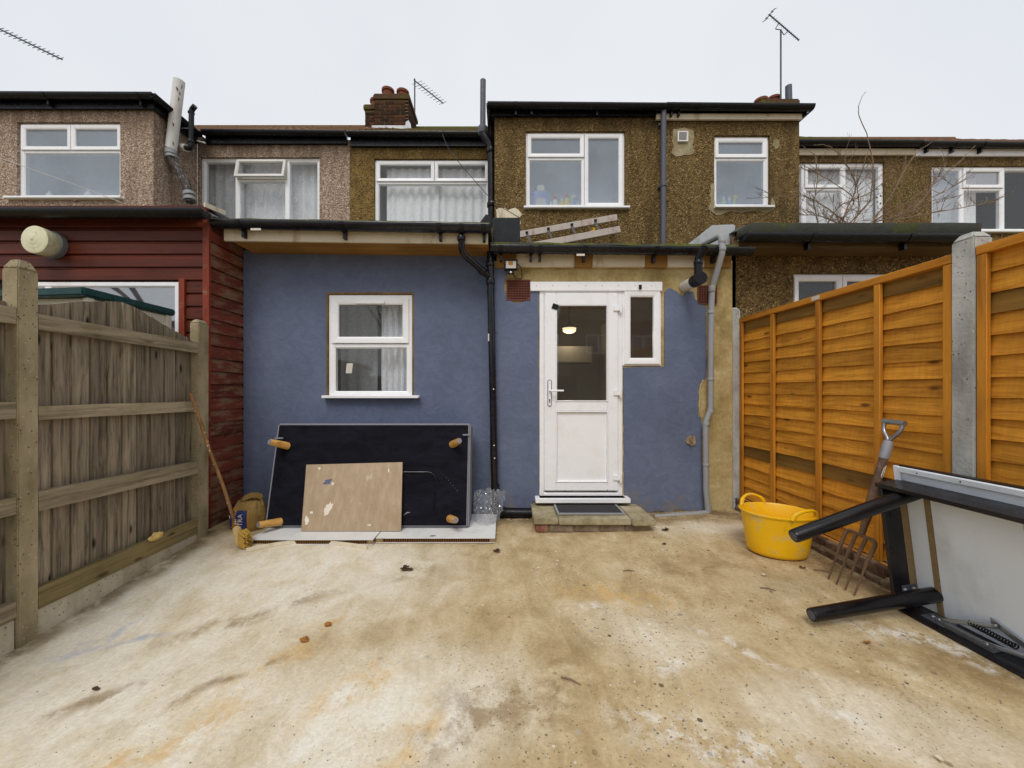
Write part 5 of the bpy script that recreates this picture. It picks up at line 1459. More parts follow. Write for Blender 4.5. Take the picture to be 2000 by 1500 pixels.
# ---------------------------------------------------------------- pipes
def pipe(t, name, mat, path, r, fil=0.05, n=14, collars=(), cr=1.25, seg=6):
    P = fillet(path, fil, seg) if len(path) > 2 else path
    mb = MB(); mb.tube(P, r, n); p = mb.part(name, mat, t)
    for a, b in collars:
        mb = MB(); a, b = Vector(a), Vector(b); mb.tube([a, a.lerp(b, 0.1), a.lerp(b, 0.9), b], [r * (cr - 0.08), r * cr, r * cr, r * (cr - 0.08)], n); mb.part('collar', mat, p)
    return p
def pipes():
    Y = 5.25
    t = thing('flue_pipe', 'flaking white flue pipe with a crooked dark lower bend on the pink house', 'pipe', W(370, 392, Y))
    pipe(t, 'upper_pipe', M['upvc_old'], [W(334, 292, Y - 0.06), W(350, 158, Y - 0.06)], 0.066, n=20)
    mb = MB(); a, b = W(350, 158, Y - 0.06), W(348.5, 170, Y - 0.06); mb.tube([b, a + (a - b).normalized() * 0.004], 0.058, 16); mb.part('pipe_mouth', M['dark_hole'], t)
    pipe(t, 'lower_bend', M['flue_bend'], [W(333, 296, Y - 0.06), W(334, 312, Y - 0.05), W(362, 352, Y), W(372, 395, Y)], 0.056, 0.2, 14)
    for (a, b) in ((W(333, 294, Y - 0.06), W(334, 302, Y - 0.06)), (W(334, 304, Y - 0.055), W(335, 309, Y - 0.055)), (W(368, 376, Y), W(370, 382, Y)), (W(370, 385, Y), W(371, 391, Y))):
        mb = MB(); mb.tube([a, b], 0.072, 16); mb.part('collar', M['grey_pipe'], t)
    mb = MB()
    rng = random.Random(3)
    for i in range(6):                                   # bare streaks where paint has flaked off
        py = rng.uniform(165, 280)
        c = W(lerp(350, 335, (py - 158) / 130) + rng.uniform(-4, 6), py, Y - 0.128)
        mb.prism([c + Vector((rng.uniform(-0.012, 0.012), 0, dz)) for dz in (-0.03, 0.0, 0.03)] + [c + Vector((0.014, 0.004, 0.01)), c + Vector((0.01, 0.004, -0.02))], (0, 0.006, 0))
    mb.part('flaked_paint', M['rust'], t, kind='stuff', smooth=False)
    t = thing('vent_pipe', 'thin black vent pipe with hooked top beside the white flue', 'pipe', W(355, 288, Y))
    pipe(t, 'stub', M['upvc_old'], [W(345, 286, Y + 0.15), W(365, 289, Y)], 0.048)
    pipe(t, 'riser', M['black'], [W(362, 289, Y), W(373, 290, Y - 0.02), W(374, 215, Y - 0.02), W(381, 207, Y - 0.04)], 0.032, 0.08, collars=((W(373.5, 222, Y - 0.02), W(373.5, 219, Y - 0.02)), (W(373, 280, Y - 0.02), W(373, 274, Y - 0.02))))
    pipe(t, 'wall_tie', M['galv'], [W(340, 250, Y + 0.05), W(374, 251, Y + 0.01)], 0.008)
    Y = 5.3
    t = thing('soil_pipe', 'tall black soil pipe standing beside the bay above the roofs', 'pipe', W(961, 440, Y))
    pipe(t, 'lower_pipe', M['black'], [W(961, 440, Y), W(960, 285, Y), W(943, 262, Y), W(943, 250, Y)], 0.058, 0.12, 18, collars=((W(961, 405, Y), W(961, 396, Y)), (W(960, 300, Y), W(960, 291, Y))))
    pipe(t, 'upper_pipe', M['slate_pipe'], [W(943, 252, Y), W(943.5, 157, Y)], 0.04, n=18, collars=((W(943, 262, Y), W(943, 248, Y)),), cr=1.7)
    t = thing('rainwater_pipe', 'slate grey downpipe on the brown pebbledash between the two bay windows', 'pipe', (WX(1294, 4.93), 4.93, 2.95))
    pipe(t, 'pipe', M['slate_pipe'], [W(1296, 215, 4.92), W(1295, 478, 4.92)], 0.034, n=16, collars=((W(1295.5, 365, 4.92), W(1295.5, 360, 4.92)),))
    for py in (240, 362):
        mb = MB(); mb.box(WX(1288, 4.93), WX(1303, 4.93), 4.95, 4.998, WZ(py + 2, 4.93), WZ(py - 2, 4.93)); mb.part('clip', M['slate_pipe'], t)
    # black rainwater pipe in the corner
    t = thing('rainwater_pipe', 'black downpipe with slanting branch in the corner between the blue walls', 'pipe', (WX(962, 3.63), 3.63, 0))
    Y = 3.63
    pipe(t, 'main_pipe', M['black_shiny'], [W(957, 490, Y), W(958, 540, Y), W(966, 958, Y), W(968, 990, Y)], 0.034, 0.05, 16, collars=((W(957.3, 511, Y), W(957.5, 521, Y)), (W(958, 545, Y), W(958.4, 556, Y)), (W(967, 945, Y), W(967.5, 958, Y))))
    pipe(t, 'branch', M['black_shiny'], [W(901, 462, 3.36), W(902, 494, 3.4), W(956, 541, Y - 0.005)], 0.03, 0.06, 14, collars=((W(901, 462, 3.36), W(901, 470, 3.36)), (W(938, 526, 3.55), W(946, 533, 3.585))))
    pipe(t, 'shoe', M['black'], [W(968, 985, Y), W(971, 1000, Y - 0.02), W(985, 1001, Y), W(1040, 1002, Y + 0.0)], 0.047, 0.06, 16)
    mb = MB(); mb.obox(W(953, 666, Y - 0.03), (0.012, 0, 0), (0, 0.004, 0), (0, 0, 0.07)); mb.part('sticker', M['sticker'], t)
    for i, py in enumerate((760, 870, 895)):             # paint splashes
        mb = MB(); c = W(964 + i, py, Y - 0.036); mb.lathe(c, (0, -1, 0), [(0, 0.007), (0.002, 0.003)], 7); mb.part('paint_splash', M['white_smear'], t)
    # grey waste pipe
    t = thing('waste_pipe', 'grey plastic waste pipe running down the bare cement by the fence', 'pipe', (WX(1385, 3.63), 3.63, 0))
    Y = 3.63
    P = [W(1372, 478, 3.8), W(1408, 460, 3.52), W(1411, 493, 3.5), W(1391, 562, 3.62), W(1389, 600, Y), W(1388, 800, Y), W(1378, 826, Y), W(1379, 960, Y), W(1383, 1000, Y)]
    pipe(t, 'stack', M['grey_pipe'], P, 0.027, 0.035, 14, collars=((W(1410, 468, 3.51), W(1410.5, 475, 3.51)), (W(1411, 482, 3.5), W(1411, 490, 3.5)), (W(1391, 558, 3.615), W(1390, 570, 3.62)), (W(1388.5, 607, Y), W(1388.5, 613, Y)), (W(1388.2, 738, Y), W(1388.2, 744, Y)), (W(1388, 800, Y), W(1387, 808, Y)), (W(1380, 824, Y), W(1378.5, 832, Y)), (W(1379, 905, Y), W(1379, 911, Y))), cr=1.16)
    pipe(t, 'run', M['grey_pipe'], [W(1384, 985, Y), W(1384, 1001, Y), W(1360, 1004, Y - 0.02), W(1278, 1010, Y - 0.03)], 0.026, 0.03, 12, collars=((W(1325, 1006.5, Y - 0.025), W(1320, 1007, Y - 0.025)),))
    # boiler flue
    t = thing('boiler_flue', 'white boiler flue stub with black upturned elbow right of the door', 'flue', W(1338, 560, 3.69))
    c0, c1 = Vector((WX(1337, 3.69), 3.69, WZ(560, 3.69))), Vector((WX(1337, 3.69) + 0.006, 3.5, WZ(560, 3.69)))
    pipe(t, 'white_sleeve', M['upvc_old'], [c0, c1], 0.052, n=20)
    pipe(t, 'black_collar', M['black'], [c1 + Vector((0, 0.01, 0)), c1 + Vector((0, -0.11, 0))], 0.058, n=20)
    e0 = c1 + Vector((0, -0.06, 0.03))
    pipe(t, 'elbow', M['black'], [e0, e0 + Vector((0, 0, 0.17)), e0 + Vector((0.035, -0.07, 0.25))], 0.036, 0.08, 16, collars=((e0 + Vector((0, 0, 0.1)), e0 + Vector((0, 0, 0.14))),), cr=1.1)
    a = e0 + Vector((0.035, -0.07, 0.25)); mb = MB(); d = Vector((0.035, -0.07, 0.08)).normalized(); mb.tube([a - d * 0.004, a + d * 0.002], 0.03, 16); mb.part('flue_mouth', M['dark_hole'], t)
pipes()

def air_brick(px0, px1, py0, py1, label, nx, nzz):
    Y = YD - 0.004
    x0, x1, z0, z1 = WX(px0, Y), WX(px1, Y), WZ(py1, Y), WZ(py0, Y)
    t = thing('air_brick', label, 'air brick', (x0, Y, z0), 'air bricks in the cement')
    mb = MB()
    cw, ch = (x1 - x0) / (nx + 0.7), (z1 - z0) / (nzz + 0.7)
    xs, zs = [x0], [z0]
    for i in range(nx): xs += [x0 + cw * (0.35 + i + 0.18), x0 + cw * (0.35 + i + 0.82)]
    for i in range(nzz): zs += [z0 + ch * (0.35 + i + 0.18), z0 + ch * (0.35 + i + 0.82)]
    xs.append(x1); zs.append(z1)
    for i in range(len(xs) - 1):
        for j in range(len(zs) - 1):
            if i % 2 and j % 2: 
                a, b, c, d = xs[i], xs[i + 1], zs[j], zs[j + 1]
                mb.add([(a, Y, c), (b, Y, c), (b, Y, d), (a, Y, d), (a, Y + 0.03, c), (b, Y + 0.03, c), (b, Y + 0.03, d), (a, Y + 0.03, d)], [(0, 1, 5, 4), (1, 2, 6, 5), (2, 3, 7, 6), (3, 0, 4, 7)])
            else: mb.add([(xs[i], Y, zs[j]), (xs[i + 1], Y, zs[j]), (xs[i + 1], Y, zs[j + 1]), (xs[i], Y, zs[j + 1])], [(0, 1, 2, 3)])
    mb.part('clay_grid', M['airbrick'], t, recalc=False, smooth=False)
    mb = MB(); mb.box(x0 + 0.004, x1 - 0.004, Y + 0.006, Y + 0.0155, z0 + 0.004, z1 - 0.004); mb.part('dark_back', M['dark_hole'], t)
air_brick(989, 1036, 546, 587, 'red clay air brick left of the door trim under the floodlight', 8, 8)
air_brick(1363, 1401, 557, 594, 'red clay air brick half behind the grey waste pipe', 7, 7)

def floodlight():
    Y = 3.6
    t = thing('floodlight', 'small black floodlight with motion sensor above the left air brick', 'floodlight', W(998, 518, Y))
    x0, x1, z0, z1 = WX(985, Y), WX(1011, Y), WZ(527, Y), WZ(507, Y)
    mb = MB(); mb.box(x0, x1, Y, Y + 0.03, z0, z1); mb.ring(x0, x1, z0, z1, 0.016, Y - 0.012, Y + 0.001); mb.part('housing', M['black'], t, bevel=0.002)
    mb = MB(); mb.box(x0 + 0.015, x1 - 0.015, Y - 0.004, Y - 0.001, z0 + 0.015, z1 - 0.015); l = mb.part('lens', M['interior_white'], t)
    mb = MB(); mb.box(x0 + 0.04, x1 - 0.045, Y - 0.006, Y - 0.0045, z0 + 0.045, z1 - 0.018); mb.part('led_chip', M['sack_gold'], l)
    mb = MB(); mb.box(x0 + 0.03, x0 + 0.095, Y - 0.015, Y + 0.02, z0 - 0.04, z0 - 0.012); mb.tube([(x0 + 0.06, Y + 0.005, z0 - 0.014), (x0 + 0.06, Y + 0.005, z0 + 0.004)], 0.008, 8); sn = mb.part('sensor', M['black'], t, bevel=0.004)
    mb = MB(); mb.lathe((x0 + 0.062, Y - 0.013, z0 - 0.028), (0, -1, 0), [(0, 0.011), (0.008, 0.009), (0.012, 0.003)], 12); mb.part('sensor_eye', M['upvc'], sn)
    mb = MB(); mb.box(x0 + 0.05, x0 + 0.08, Y + 0.03, YD + 0.011, z0 + 0.03, z0 + 0.05); mb.part('bracket', M['black'], t)
    mb = MB(); P = fillet([(x1 - 0.01, Y + 0.02, z1 - 0.03), W(1017, 520, YD - 0.03), W(1020, 540, YD - 0.012), W(1018, 545, YD - 0.012), W(1006, 543, YD - 0.012), W(1003, 536, YD - 0.03), (x1 - 0.04, Y + 0.01, z0 - 0.02)], 0.05); mb.tube(P, 0.004, 6); mb.part('cable', M['black'], t)
floodlight()
def tap_stub():
    Y = YD
    t = thing('tap_stub', 'broken pipe stub in a cement dab on the blue wall', 'pipe stub', W(1350, 860, Y))
    mb = MB()
    pts = [W(1350 + 9 * math.cos(k * 0.5) * (0.8 + 0.4 * random.random()), 860 + 12 * math.sin(k * 0.5) * (0.7 + 0.4 * random.random()), Y - 0.012) for k in range(12)]
    mb.prism(pts, (0, 0.0115, 0)); mb.part('cement_dab', M['cement_patch'], t, smooth=False)
    mb = MB(); mb.tube(fillet([W(1349, 858, Y), W(1349, 858, Y - 0.05), W(1353, 868, Y - 0.055)], 0.02), 0.009, 8); mb.part('copper_pipe', M['copper'], t)
    mb = MB(); mb.tube([W(1352, 850, Y - 0.02), W(1355, 853, Y - 0.05), W(1353, 858, Y - 0.05)], 0.003, 6); mb.part('bent_wire', M['copper'], t)
tap_stub()

# ---------------------------------------------------------------- door step
def door_step():
    zs, ze = 0.075, 0.128
    s = thing('door_step', 'mossy paving slab step on bricks below the white door', 'step', (0.78, 3.45, 0))
    for a, b, y0 in ((0.258, 0.468, 3.235), (0.472, 1.098, 3.222), (1.102, 1.302, 3.2)):
        mb = MB()
        n = 6
        mb.box(a, b, y0, 3.588, zs, ze + random.uniform(-0.003, 0.003)); mb.part('slab', M['step_slab'], s, bevel=0.007, seg=2)
    mb = MB(); mb.box(0, 0.208, 0, 0.1, 0, 0.066)
    me = mb.mesh('brick', M['step_brick'], bevel=0.006, seg=2)
    mr = mb.mesh('brick', M['red_brick'], bevel=0.006, seg=2)
    x = 0.275
    for i in range(5):
        l = 0.5 if i == 0 else (0.92 if i == 4 else 1)
        piece('brick', mr if i == 0 else me, s, (x, 3.255 + random.uniform(-0.006, 0.006), 0.004), (0, 0, random.uniform(-0.02, 0.02)), (l, 1, 1))
        x += 0.208 * l + 0.012
    for i in range(2): piece('brick', me, s, (0.38, 3.37 + i * 0.16, 0.004), (0, 0, R(90)))
    for i in range(2): piece('brick', me, s, (1.288, 3.37 + i * 0.11, 0.004), (0, 0, R(90)))
    mb = MB(); mb.box(0.29, 1.275, 3.27, 3.66, -0.05, zs - 0.001); mb.part('mortar_bed', M['cement_patch'], s)
    mb = MB(); mb.box(0.262, 1.298, 3.591, 3.686, -0.05, 0.118); mb.part('rear_mortar', M['step_slab'], s)
    m = thing('door_mat', 'dark rubber mat lying on the step before the door', 'mat', (0.78, 3.48, ze))
    mb = MB(); mb.box(0.49, 1.06, 3.34, 3.585, ze + 0.004, ze + 0.014); mb.part('mat_field', M['rubber'], m, bevel=0.003)
    mb = MB()
    for q in ((0.475, 1.075, 3.325, 3.34), (0.475, 0.49, 3.34, 3.585), (1.06, 1.075, 3.34, 3.585)): mb.box(*q, ze + 0.004, ze + 0.017)
    mb.part('mat_border', M['grey_pipe'], m)
door_step()

# ---------------------------------------------------------------- things along the blue wall
def white_boards():
    z0 = 0.006
    def bd(x0, x1, yf, yb, skew, label, z):
        t = thing('door_panel_board', label, 'board', ((x0 + x1) / 2, (yf + yb) / 2, z), 'white hollow boards under the black base')
        mb = MB(); mb.hexa([(x0, yf, z), (x1, yf, z), (x1 + skew * 0.2, yb, z), (x0 + skew, yb, z), (x0, yf, z + 0.004), (x1, yf, z + 0.004), (x1 + skew * 0.2, yb, z + 0.004), (x0 + skew, yb, z + 0.004)]); mb.part('lower_skin', M['white_board'], t)
        mb = MB(); zz = z + 0.036; mb.hexa([(x0, yf, zz), (x1, yf, zz), (x1 + skew * 0.2, yb, zz), (x0 + skew, yb, zz), (x0, yf, zz + 0.005), (x1, yf, zz + 0.005), (x1 + skew * 0.2, yb, zz + 0.005), (x0 + skew, yb, zz + 0.005)]); mb.part('upper_skin', M['white_board'], t)
        mb = MB(); a, b = z + 0.0042, zz - 0.0002; mb.hexa([(x0 + 0.06, yf + 0.008, a), (x1 - 0.05, yf + 0.008, a), (x1 - 0.05, yb - 0.01, a), (x0 + 0.06 + skew, yb - 0.01, a), (x0 + 0.06, yf + 0.008, b), (x1 - 0.05, yf + 0.008, b), (x1 - 0.05, yb - 0.01, b), (x0 + 0.06 + skew, yb - 0.01, b)]); mb.part('honeycomb_core', M['honeycomb'], t)
        for q in ((x0 + 0.002, x0 + 0.055), (x1 - 0.045, x1 - 0.002)):
            mb = MB(); mb.box(q[0], q[1], yf + 0.003, yb - 0.01 if skew == 0 else yf + 0.05, a, b); mb.part('edge_block', M['chipboard'], t)
    bd(-1.04, -0.075, 3.02, 3.6, 0.0, 'white hollow board on the ground, right hand piece with blue paint mark', z0)
    bd(-2.06, -1.05, 2.985, 3.56, 0.06, 'white hollow board on the ground, left hand piece by the sack', z0 + 0.001)
    mb = MB(); c = Vector((WX(845, 3.06), 3.06, z0 + 0.0422)); mb.prism([c + Vector((0.03 * math.cos(k) * (0.6 + 0.5 * random.random()), 0.012 * math.sin(k), 0)) for k in [i * 0.63 for i in range(10)]], (0, 0, 0.0012)); mb.solo('paint_mark', M['blue_smear'], 'blue paint mark near the front edge of the right white board', 'paint', c, smooth=False)
    # curved edging strip
    pts = []
    for i in range(25):
        t = i / 24
        px = lerp(480, 716, t); 
        py = 1066 - 10 * math.sin(t * math.pi * 0.95) ** 1.0 + (8 if t < 0.02 else 0) * 0
        py = [1076, 1071, 1066, 1063, 1061.5, 1061, 1061, 1062, 1066, 1071][min(9, int(t * 9.99))] * 0 + lerp(1076, 1070, t) - 12 * math.sin(math.pi * t)
        g = G(px, py + 3, 0.0); pts.append(g)
    mb = MB(); P = []
    for g in pts: P.append([(g.x, g.y, gz(g.x, g.y) + 0.002), (g.x, g.y + 0.003, gz(g.x, g.y) + 0.03), (g.x, g.y + 0.008, gz(g.x, g.y) + 0.03), (g.x, g.y + 0.005, gz(g.x, g.y) + 0.002), (g.x, g.y, gz(g.x, g.y) + 0.002)])
    mb.grid(P); mb.solo('edging_strip', M['off_white'], 'long bowed white edging strip lying before the left white board', 'strip', pts[12], smooth=False)
white_boards()

def sofa_base():
    z0 = 0.055
    O = Vector((-2.072, 3.22, z0)); U = Vector((1, 0, 0)); Ln = 1.765
    V = Vector((0, 0.196, 0.886)).normalized(); Hh = 0.905
    N = U.cross(V).normalized()                    # out of the plane, away from the wall
    if N.y > 0: N = -N
    t = thing('sofa_base', 'upturned sofa base with black lining and four wooden legs leaning on the blue wall', 'sofa base', (-1.2, 3.35, z0))
    D = 0.27
    mb = MB()
    def Pq(u, v, n): return O + U * u + V * v + N * n
    mb.hexa([Pq(0, 0, 0), Pq(Ln, 0, 0), Pq(Ln, 0, -D), Pq(0, 0, -D), Pq(0, Hh, 0), Pq(Ln, Hh, 0), Pq(Ln, Hh, -D + 0.04), Pq(0, Hh, -D + 0.04)])
    mb.part('upholstered_body', M['fabric_grey'], t, bevel=0.014, seg=3)
    # lining, with sags and creases
    P = []
    nu, nv = 60, 32
    for j in range(nv + 1):
        row = []
        for i in range(nu + 1):
            u, v = i / nu, j / nv
            e = min(u, 1 - u, v, 1 - v) * 12; e = min(1, e)
            w = 0.012 * nz(u * 9 + v * 6, v * 5 - u * 3) + 0.007 * nz(u * 22 - v * 17, v * 14)
            crease = 0.006 * math.exp(-((v - 0.82 - 0.02 * nz(u * 6)) / 0.012) ** 2)
            row.append(Pq(lerp(0.022, Ln - 0.022, u), lerp(0.02, Hh - 0.018, v), 0.004 + e * (w * 0.7 + 0.004) + crease))
        P.append(row)
    mb = MB(); mb.grid(P); ln = mb.part('lining', M['lining'], t, angle=60)
    # zipped panel
    path = fillet([Pq(1.05, 0.47, 0.012), Pq(1.42, 0.47, 0.012), Pq(1.47, 0.42, 0.012), Pq(1.46, 0.14, 0.012)], 0.08)
    mb = MB(); mb.tube(path, 0.006, 6); mb.part('zip', M['black'], ln)
    mb = MB()
    for i in range(6): c = Pq(1.56 + i * 0.02, 0.42 - i * 0.022, 0.013); mb.lathe(c, N, [(0, 0.004), (0.003, 0.002)], 6)
    mb.part('staple_row', M['galv'], ln, kind='stuff')
    for (u0, u1, v) in ((Ln - 0.07, Ln - 0.005, 0.79), (0.0, 0.075, 0.76)):
        mb = MB(); mb.obox(Pq(u0, v, 0.002), U * (u1 - u0), V * 0.014, N * 0.014); mb.part('fabric_fold', M['fabric_grey'], ln, bevel=0.003)
    # legs
    def on_plane(px, py):
        d = Vector(((px - PX) / FOC, 1, (PY - py) / FOC)); c0 = Vector((0, 0, EYE))
        k = (O - c0).dot(N) / d.dot(N); return c0 + d * k
    for (bx, by, tx, ty) in ((562, 871, 527, 863), (884, 868, 897, 861), (548, 1019, 505, 1025), (879, 1013, 890, 1016)):
        b = on_plane(bx, by)
        k = b.y - 0.15
        tip = W(tx, ty, k)
        mb = MB(); d = (tip - b)
        mb.tube([b - d * 0.08, b, b + d * 0.5, b + d * 0.97, tip], [0.02, 0.034, 0.03, 0.026, 0.024], 16); lg = mb.part('leg', M['leg_wood'], t)
        mb = MB(); mb.tube([tip, tip + d * 0.03], 0.021, 14); mb.part('felt_pad', M['fabric_grey'], lg)
        q = b + d * 0.22 + Vector((0, -0.031, 0.006)); mb = MB(); mb.lathe(q + Vector((0, 0.004, 0)), (0, -1, 0), [(0, 0.009), (0.003, 0.007)], 10); mb.part('screw_hole', M['dark_hole'], lg)
    # ---- plywood sheet leaning on it
    zt = 0.052
    bl, br = Vector((WX(588, 3.15), 3.15, zt + 0.0)), Vector((WX(783, 3.15), 3.15, zt + 0.0))
    tl, tr = W(598, 908, 3.305), W(786, 903, 3.305)
    p = thing('plywood_sheet', 'paint spattered plywood sheet leaning on the black sofa base', 'board', (bl + br) / 2)
    mb = MB(); mb.prism([bl, br, tr, tl], (0, 0.012, 0)); mb.part('sheet', M['plywood'], p, bevel=0.0015)
    def on_ply(u, v): return bl.lerp(br, u).lerp(tl.lerp(tr, u), v)
    def smear(u, v, rx, rz, mat, seed, name='paint_smear', rot=0.0):
        rr = random.Random(seed); pts = []
        for k in range(22):
            a = k / 22 * 2 * math.pi; r = 0.65 + 0.5 * rr.random()
            dx, dz = rx * math.cos(a) * r, rz * math.sin(a) * r
            dx, dz = dx * math.cos(rot) - dz * math.sin(rot), dx * math.sin(rot) + dz * math.cos(rot)
            q = on_ply(u + dx / 0.85, v + dz / 0.57); pts.append(q + Vector((0, -0.0016, 0)))
        m2 = MB(); m2.prism(pts, (0, 0.0013, 0)); m2.part(name, mat, p, smooth=False)
    smear(0.235, 0.73, 0.045, 0.022, M['blue_smear'], 1, rot=0.4)
    smear(0.29, 0.70, 0.014, 0.012, M['white_smear'], 2, 'filler_smear')
    smear(0.26, 0.33, 0.03, 0.065, M['white_smear'], 3, 'filler_smear', -0.5)
    smear(0.05, 0.16, 0.022, 0.035, M['white_smear'], 4, 'filler_smear')
    smear(0.09, 0.27, 0.014, 0.012, M['white_smear'], 5, 'filler_smear')
    smear(0.14, 0.94, 0.012, 0.012, M['white_smear'], 6, 'filler_smear')
    smear(0.68, 0.09, 0.02, 0.007, M['white_smear'], 7, 'filler_smear')
    smear(0.86, 0.88, 0.007, 0.02, M['white_smear'], 8, 'filler_smear')
sofa_base()

def polythene():
    c = Vector((WX(950, 3.5), 3.5, 0.052))
    P = []
    n, m = 34, 30
    for i in range(n + 1):
        row = []
        for j in range(m + 1):
            u, v = i / n - 0.5, j / m
            x = c.x + u * (0.24 + 0.05 * v) + 0.03 * v
            z = c.z + v * (0.27 - 0.05 * abs(u))
            r = 0.045 * (abs(nz(u * 9, v * 7, 1)) + 0.5 * abs(nz(u * 21, v * 17, 4)))
            y = c.y - 0.14 * (1 - v) * (0.4 + math.cos(u * 3)) + 0.02 * v - r * 1.6
            row.append((x + r * 0.4 * (u > 0), y, z - r * 0.5 * v + 0.004))
        P.append(row)
    mb = MB(); mb.grid(P); mb.solo('polythene_bag', M['polythene'], 'crumpled clear polythene bag at the right end of the sofa base', 'plastic bag', c, recalc=False, angle=12)
polythene()

def rubble_sack():
    c = Vector((WX(482, 3.28), 3.32, 0.012))
    t = thing('sack', 'half full brown sack with blue printed panels in the corner by the red boards', 'sack', c)
    prof = [(0.0, 0.12), (0.01, 0.135), (0.045, 0.148), (0.11, 0.15), (0.165, 0.142), (0.205, 0.122), (0.225, 0.095), (0.23, 0.07)]
    def pos(k, th, out=0.0):
        h, r = prof[min(int(k), len(prof) - 1)] if k == int(k) else (lerp(prof[int(k)][0], prof[int(k) + 1][0], k % 1), lerp(prof[int(k)][1], prof[int(k) + 1][1], k % 1))
        w = 1 + 0.10 * nz(math.cos(th) * 1.8, math.sin(th) * 1.8, h * 7) + 0.05 * nz(math.cos(th) * 5, math.sin(th) * 5, h * 22)
        return c + Vector((math.cos(th) * (r * w * 0.98 + out), math.sin(th) * (r * w * 0.8 + out), h * (1 + 0.06 * nz(math.cos(th) * 2, math.sin(th) * 2, 5))))
    n = 48
    mb = MB(); P = []
    for k in range(len(prof)): P.append([pos(k, 2 * math.pi * i / n) for i in range(n + 1)])
    # open mouth rolled down to the inside
    P.append([p + (c + Vector((0, 0, 0.2)) - p) * 0.35 for p in P[-1]])
    P.append([p + (c + Vector((0, 0, 0.17)) - p) * 0.6 for p in P[-1]])
    mb.grid(P); mb.f.append(tuple(range(n))); b = mb.part('sack_body', M['sack'], t, angle=60)
    # the slack rim folded over
    mb = MB(); rim = []
    for i in range(n + 1):
        th = 2 * math.pi * i / n; p = pos(6, th, 0.002)
        rim.append(p + Vector((0, 0.01, 0.03 + 0.04 * max(0, math.sin(th)) + 0.015 * nz(i * 0.5))))
    P2 = [[pos(5, 2 * math.pi * i / n, 0.003) for i in range(n + 1)], rim, [r + Vector((0, 0, -0.012)) - (r - c) * 0.12 for r in rim]]
    mb.grid(P2); mb.part('sack_rim', M['sack'], t, angle=60)
    # printed panels following the cloth
    def patch(k0, k1, a0, a1, mat, out=0.003):
        P = [[pos(lerp(k0, k1, j / 6), R(lerp(a0, a1, i / 8)), out) for i in range(9)] for j in range(7)]
        m2 = MB(); m2.grid(P); return m2.part('printed_panel', mat, b, recalc=False, angle=80)
    patch(1.2, 4.9, 196, 296, M['sack_gold'], 0.0025)
    patch(2.2, 4.4, 200, 240, M['sack_blue'], 0.0045)
    patch(1.4, 1.9, 203, 238, M['sack_blue'], 0.0045)
    patch(1.6, 4.8, 250, 290, M['sack_blue'], 0.0045)
    for body, size, k, ang, rot in (('TRA', 0.055, 3.1, 270, 90), ('TRADE', 0.034, 3.3, 221, 8)):
        p = pos(k, R(ang), 0.0075)
        o = piece('printed_lettering', text_mesh(body, size, 0.0006), b, p, (R(90), R(-rot), R(ang + 90)))
        o.data.materials.clear(); o.data.materials.append(M['print_white'])
rubble_sack()

def long_brush():
    top, bot = Vector((-2.48, 2.95, 1.215)), Vector((-2.105, 2.965, 0.115))
    t = thing('long_handled_brush', 'wooden pole with a paint caked brush head leaning on the grey fence', 'brush', Vector((-2.09, 2.95, 0.01)))
    n = 24; mb = MB(); mb.tube([top.lerp(bot, i / n) + Vector((0.004 * math.sin(i * 0.5), 0, 0)) for i in range(n + 1)], [0.0125 + 0.001 * nz(i * 0.7) for i in range(n + 1)], 10); pl = mb.part('pole', M['pole_wood'], t)
    rng = random.Random(5)
    mb = MB()
    for i in range(26):
        q = top.lerp(bot, rng.uniform(0.1, 0.97)); a = rng.uniform(3.6, 6.2)
        mb.lathe(q + Vector((math.cos(a) * 0.012, math.sin(a) * 0.012, 0)), (math.cos(a), math.sin(a), 0), [(0, rng.uniform(0.002, 0.005)), (0.002, 0.001)], 6)
    mb.part('paint_drips', M['white_smear'], pl, kind='stuff')
    d = (bot - top).normalized()
    mb = MB(); c = bot - d * 0.03
    side = Vector((0.8, -0.5, 0.25)).normalized()
    mb.prism([c + Vector((-0.03, 0, 0.02)), c + Vector((0.03, -0.01, 0.03)), c + Vector((0.055, -0.02, -0.01)), c + Vector((0.06, -0.02, -0.085)), c + Vector((0.02, -0.01, -0.12)), c + Vector((-0.01, 0, -0.1))], (0.02, -0.05, 0)); mb.part('stock', M['brush_stock'], t, bevel=0.008, seg=2)
    mb = MB(); c2 = c + Vector((0.075, -0.03, -0.05))
    for i in range(9):
        for j in range(4):
            a = c2 + Vector((-0.02 + 0.004 * j, -0.04 + j * 0.02, 0.05 - i * 0.013)); e = a + Vector((0.05 + rng.uniform(-0.006, 0.012), -0.004, -0.035 + rng.uniform(-0.008, 0.008)))
            if e.z < 0.012: e.z = 0.012
            mb.tube([a, a.lerp(e, 0.6) + Vector((0, 0, 0.004)), e], [0.009, 0.009, 0.006], 5)
    mb.part('bristles', M['bristle'], t, kind='stuff')
long_brush()

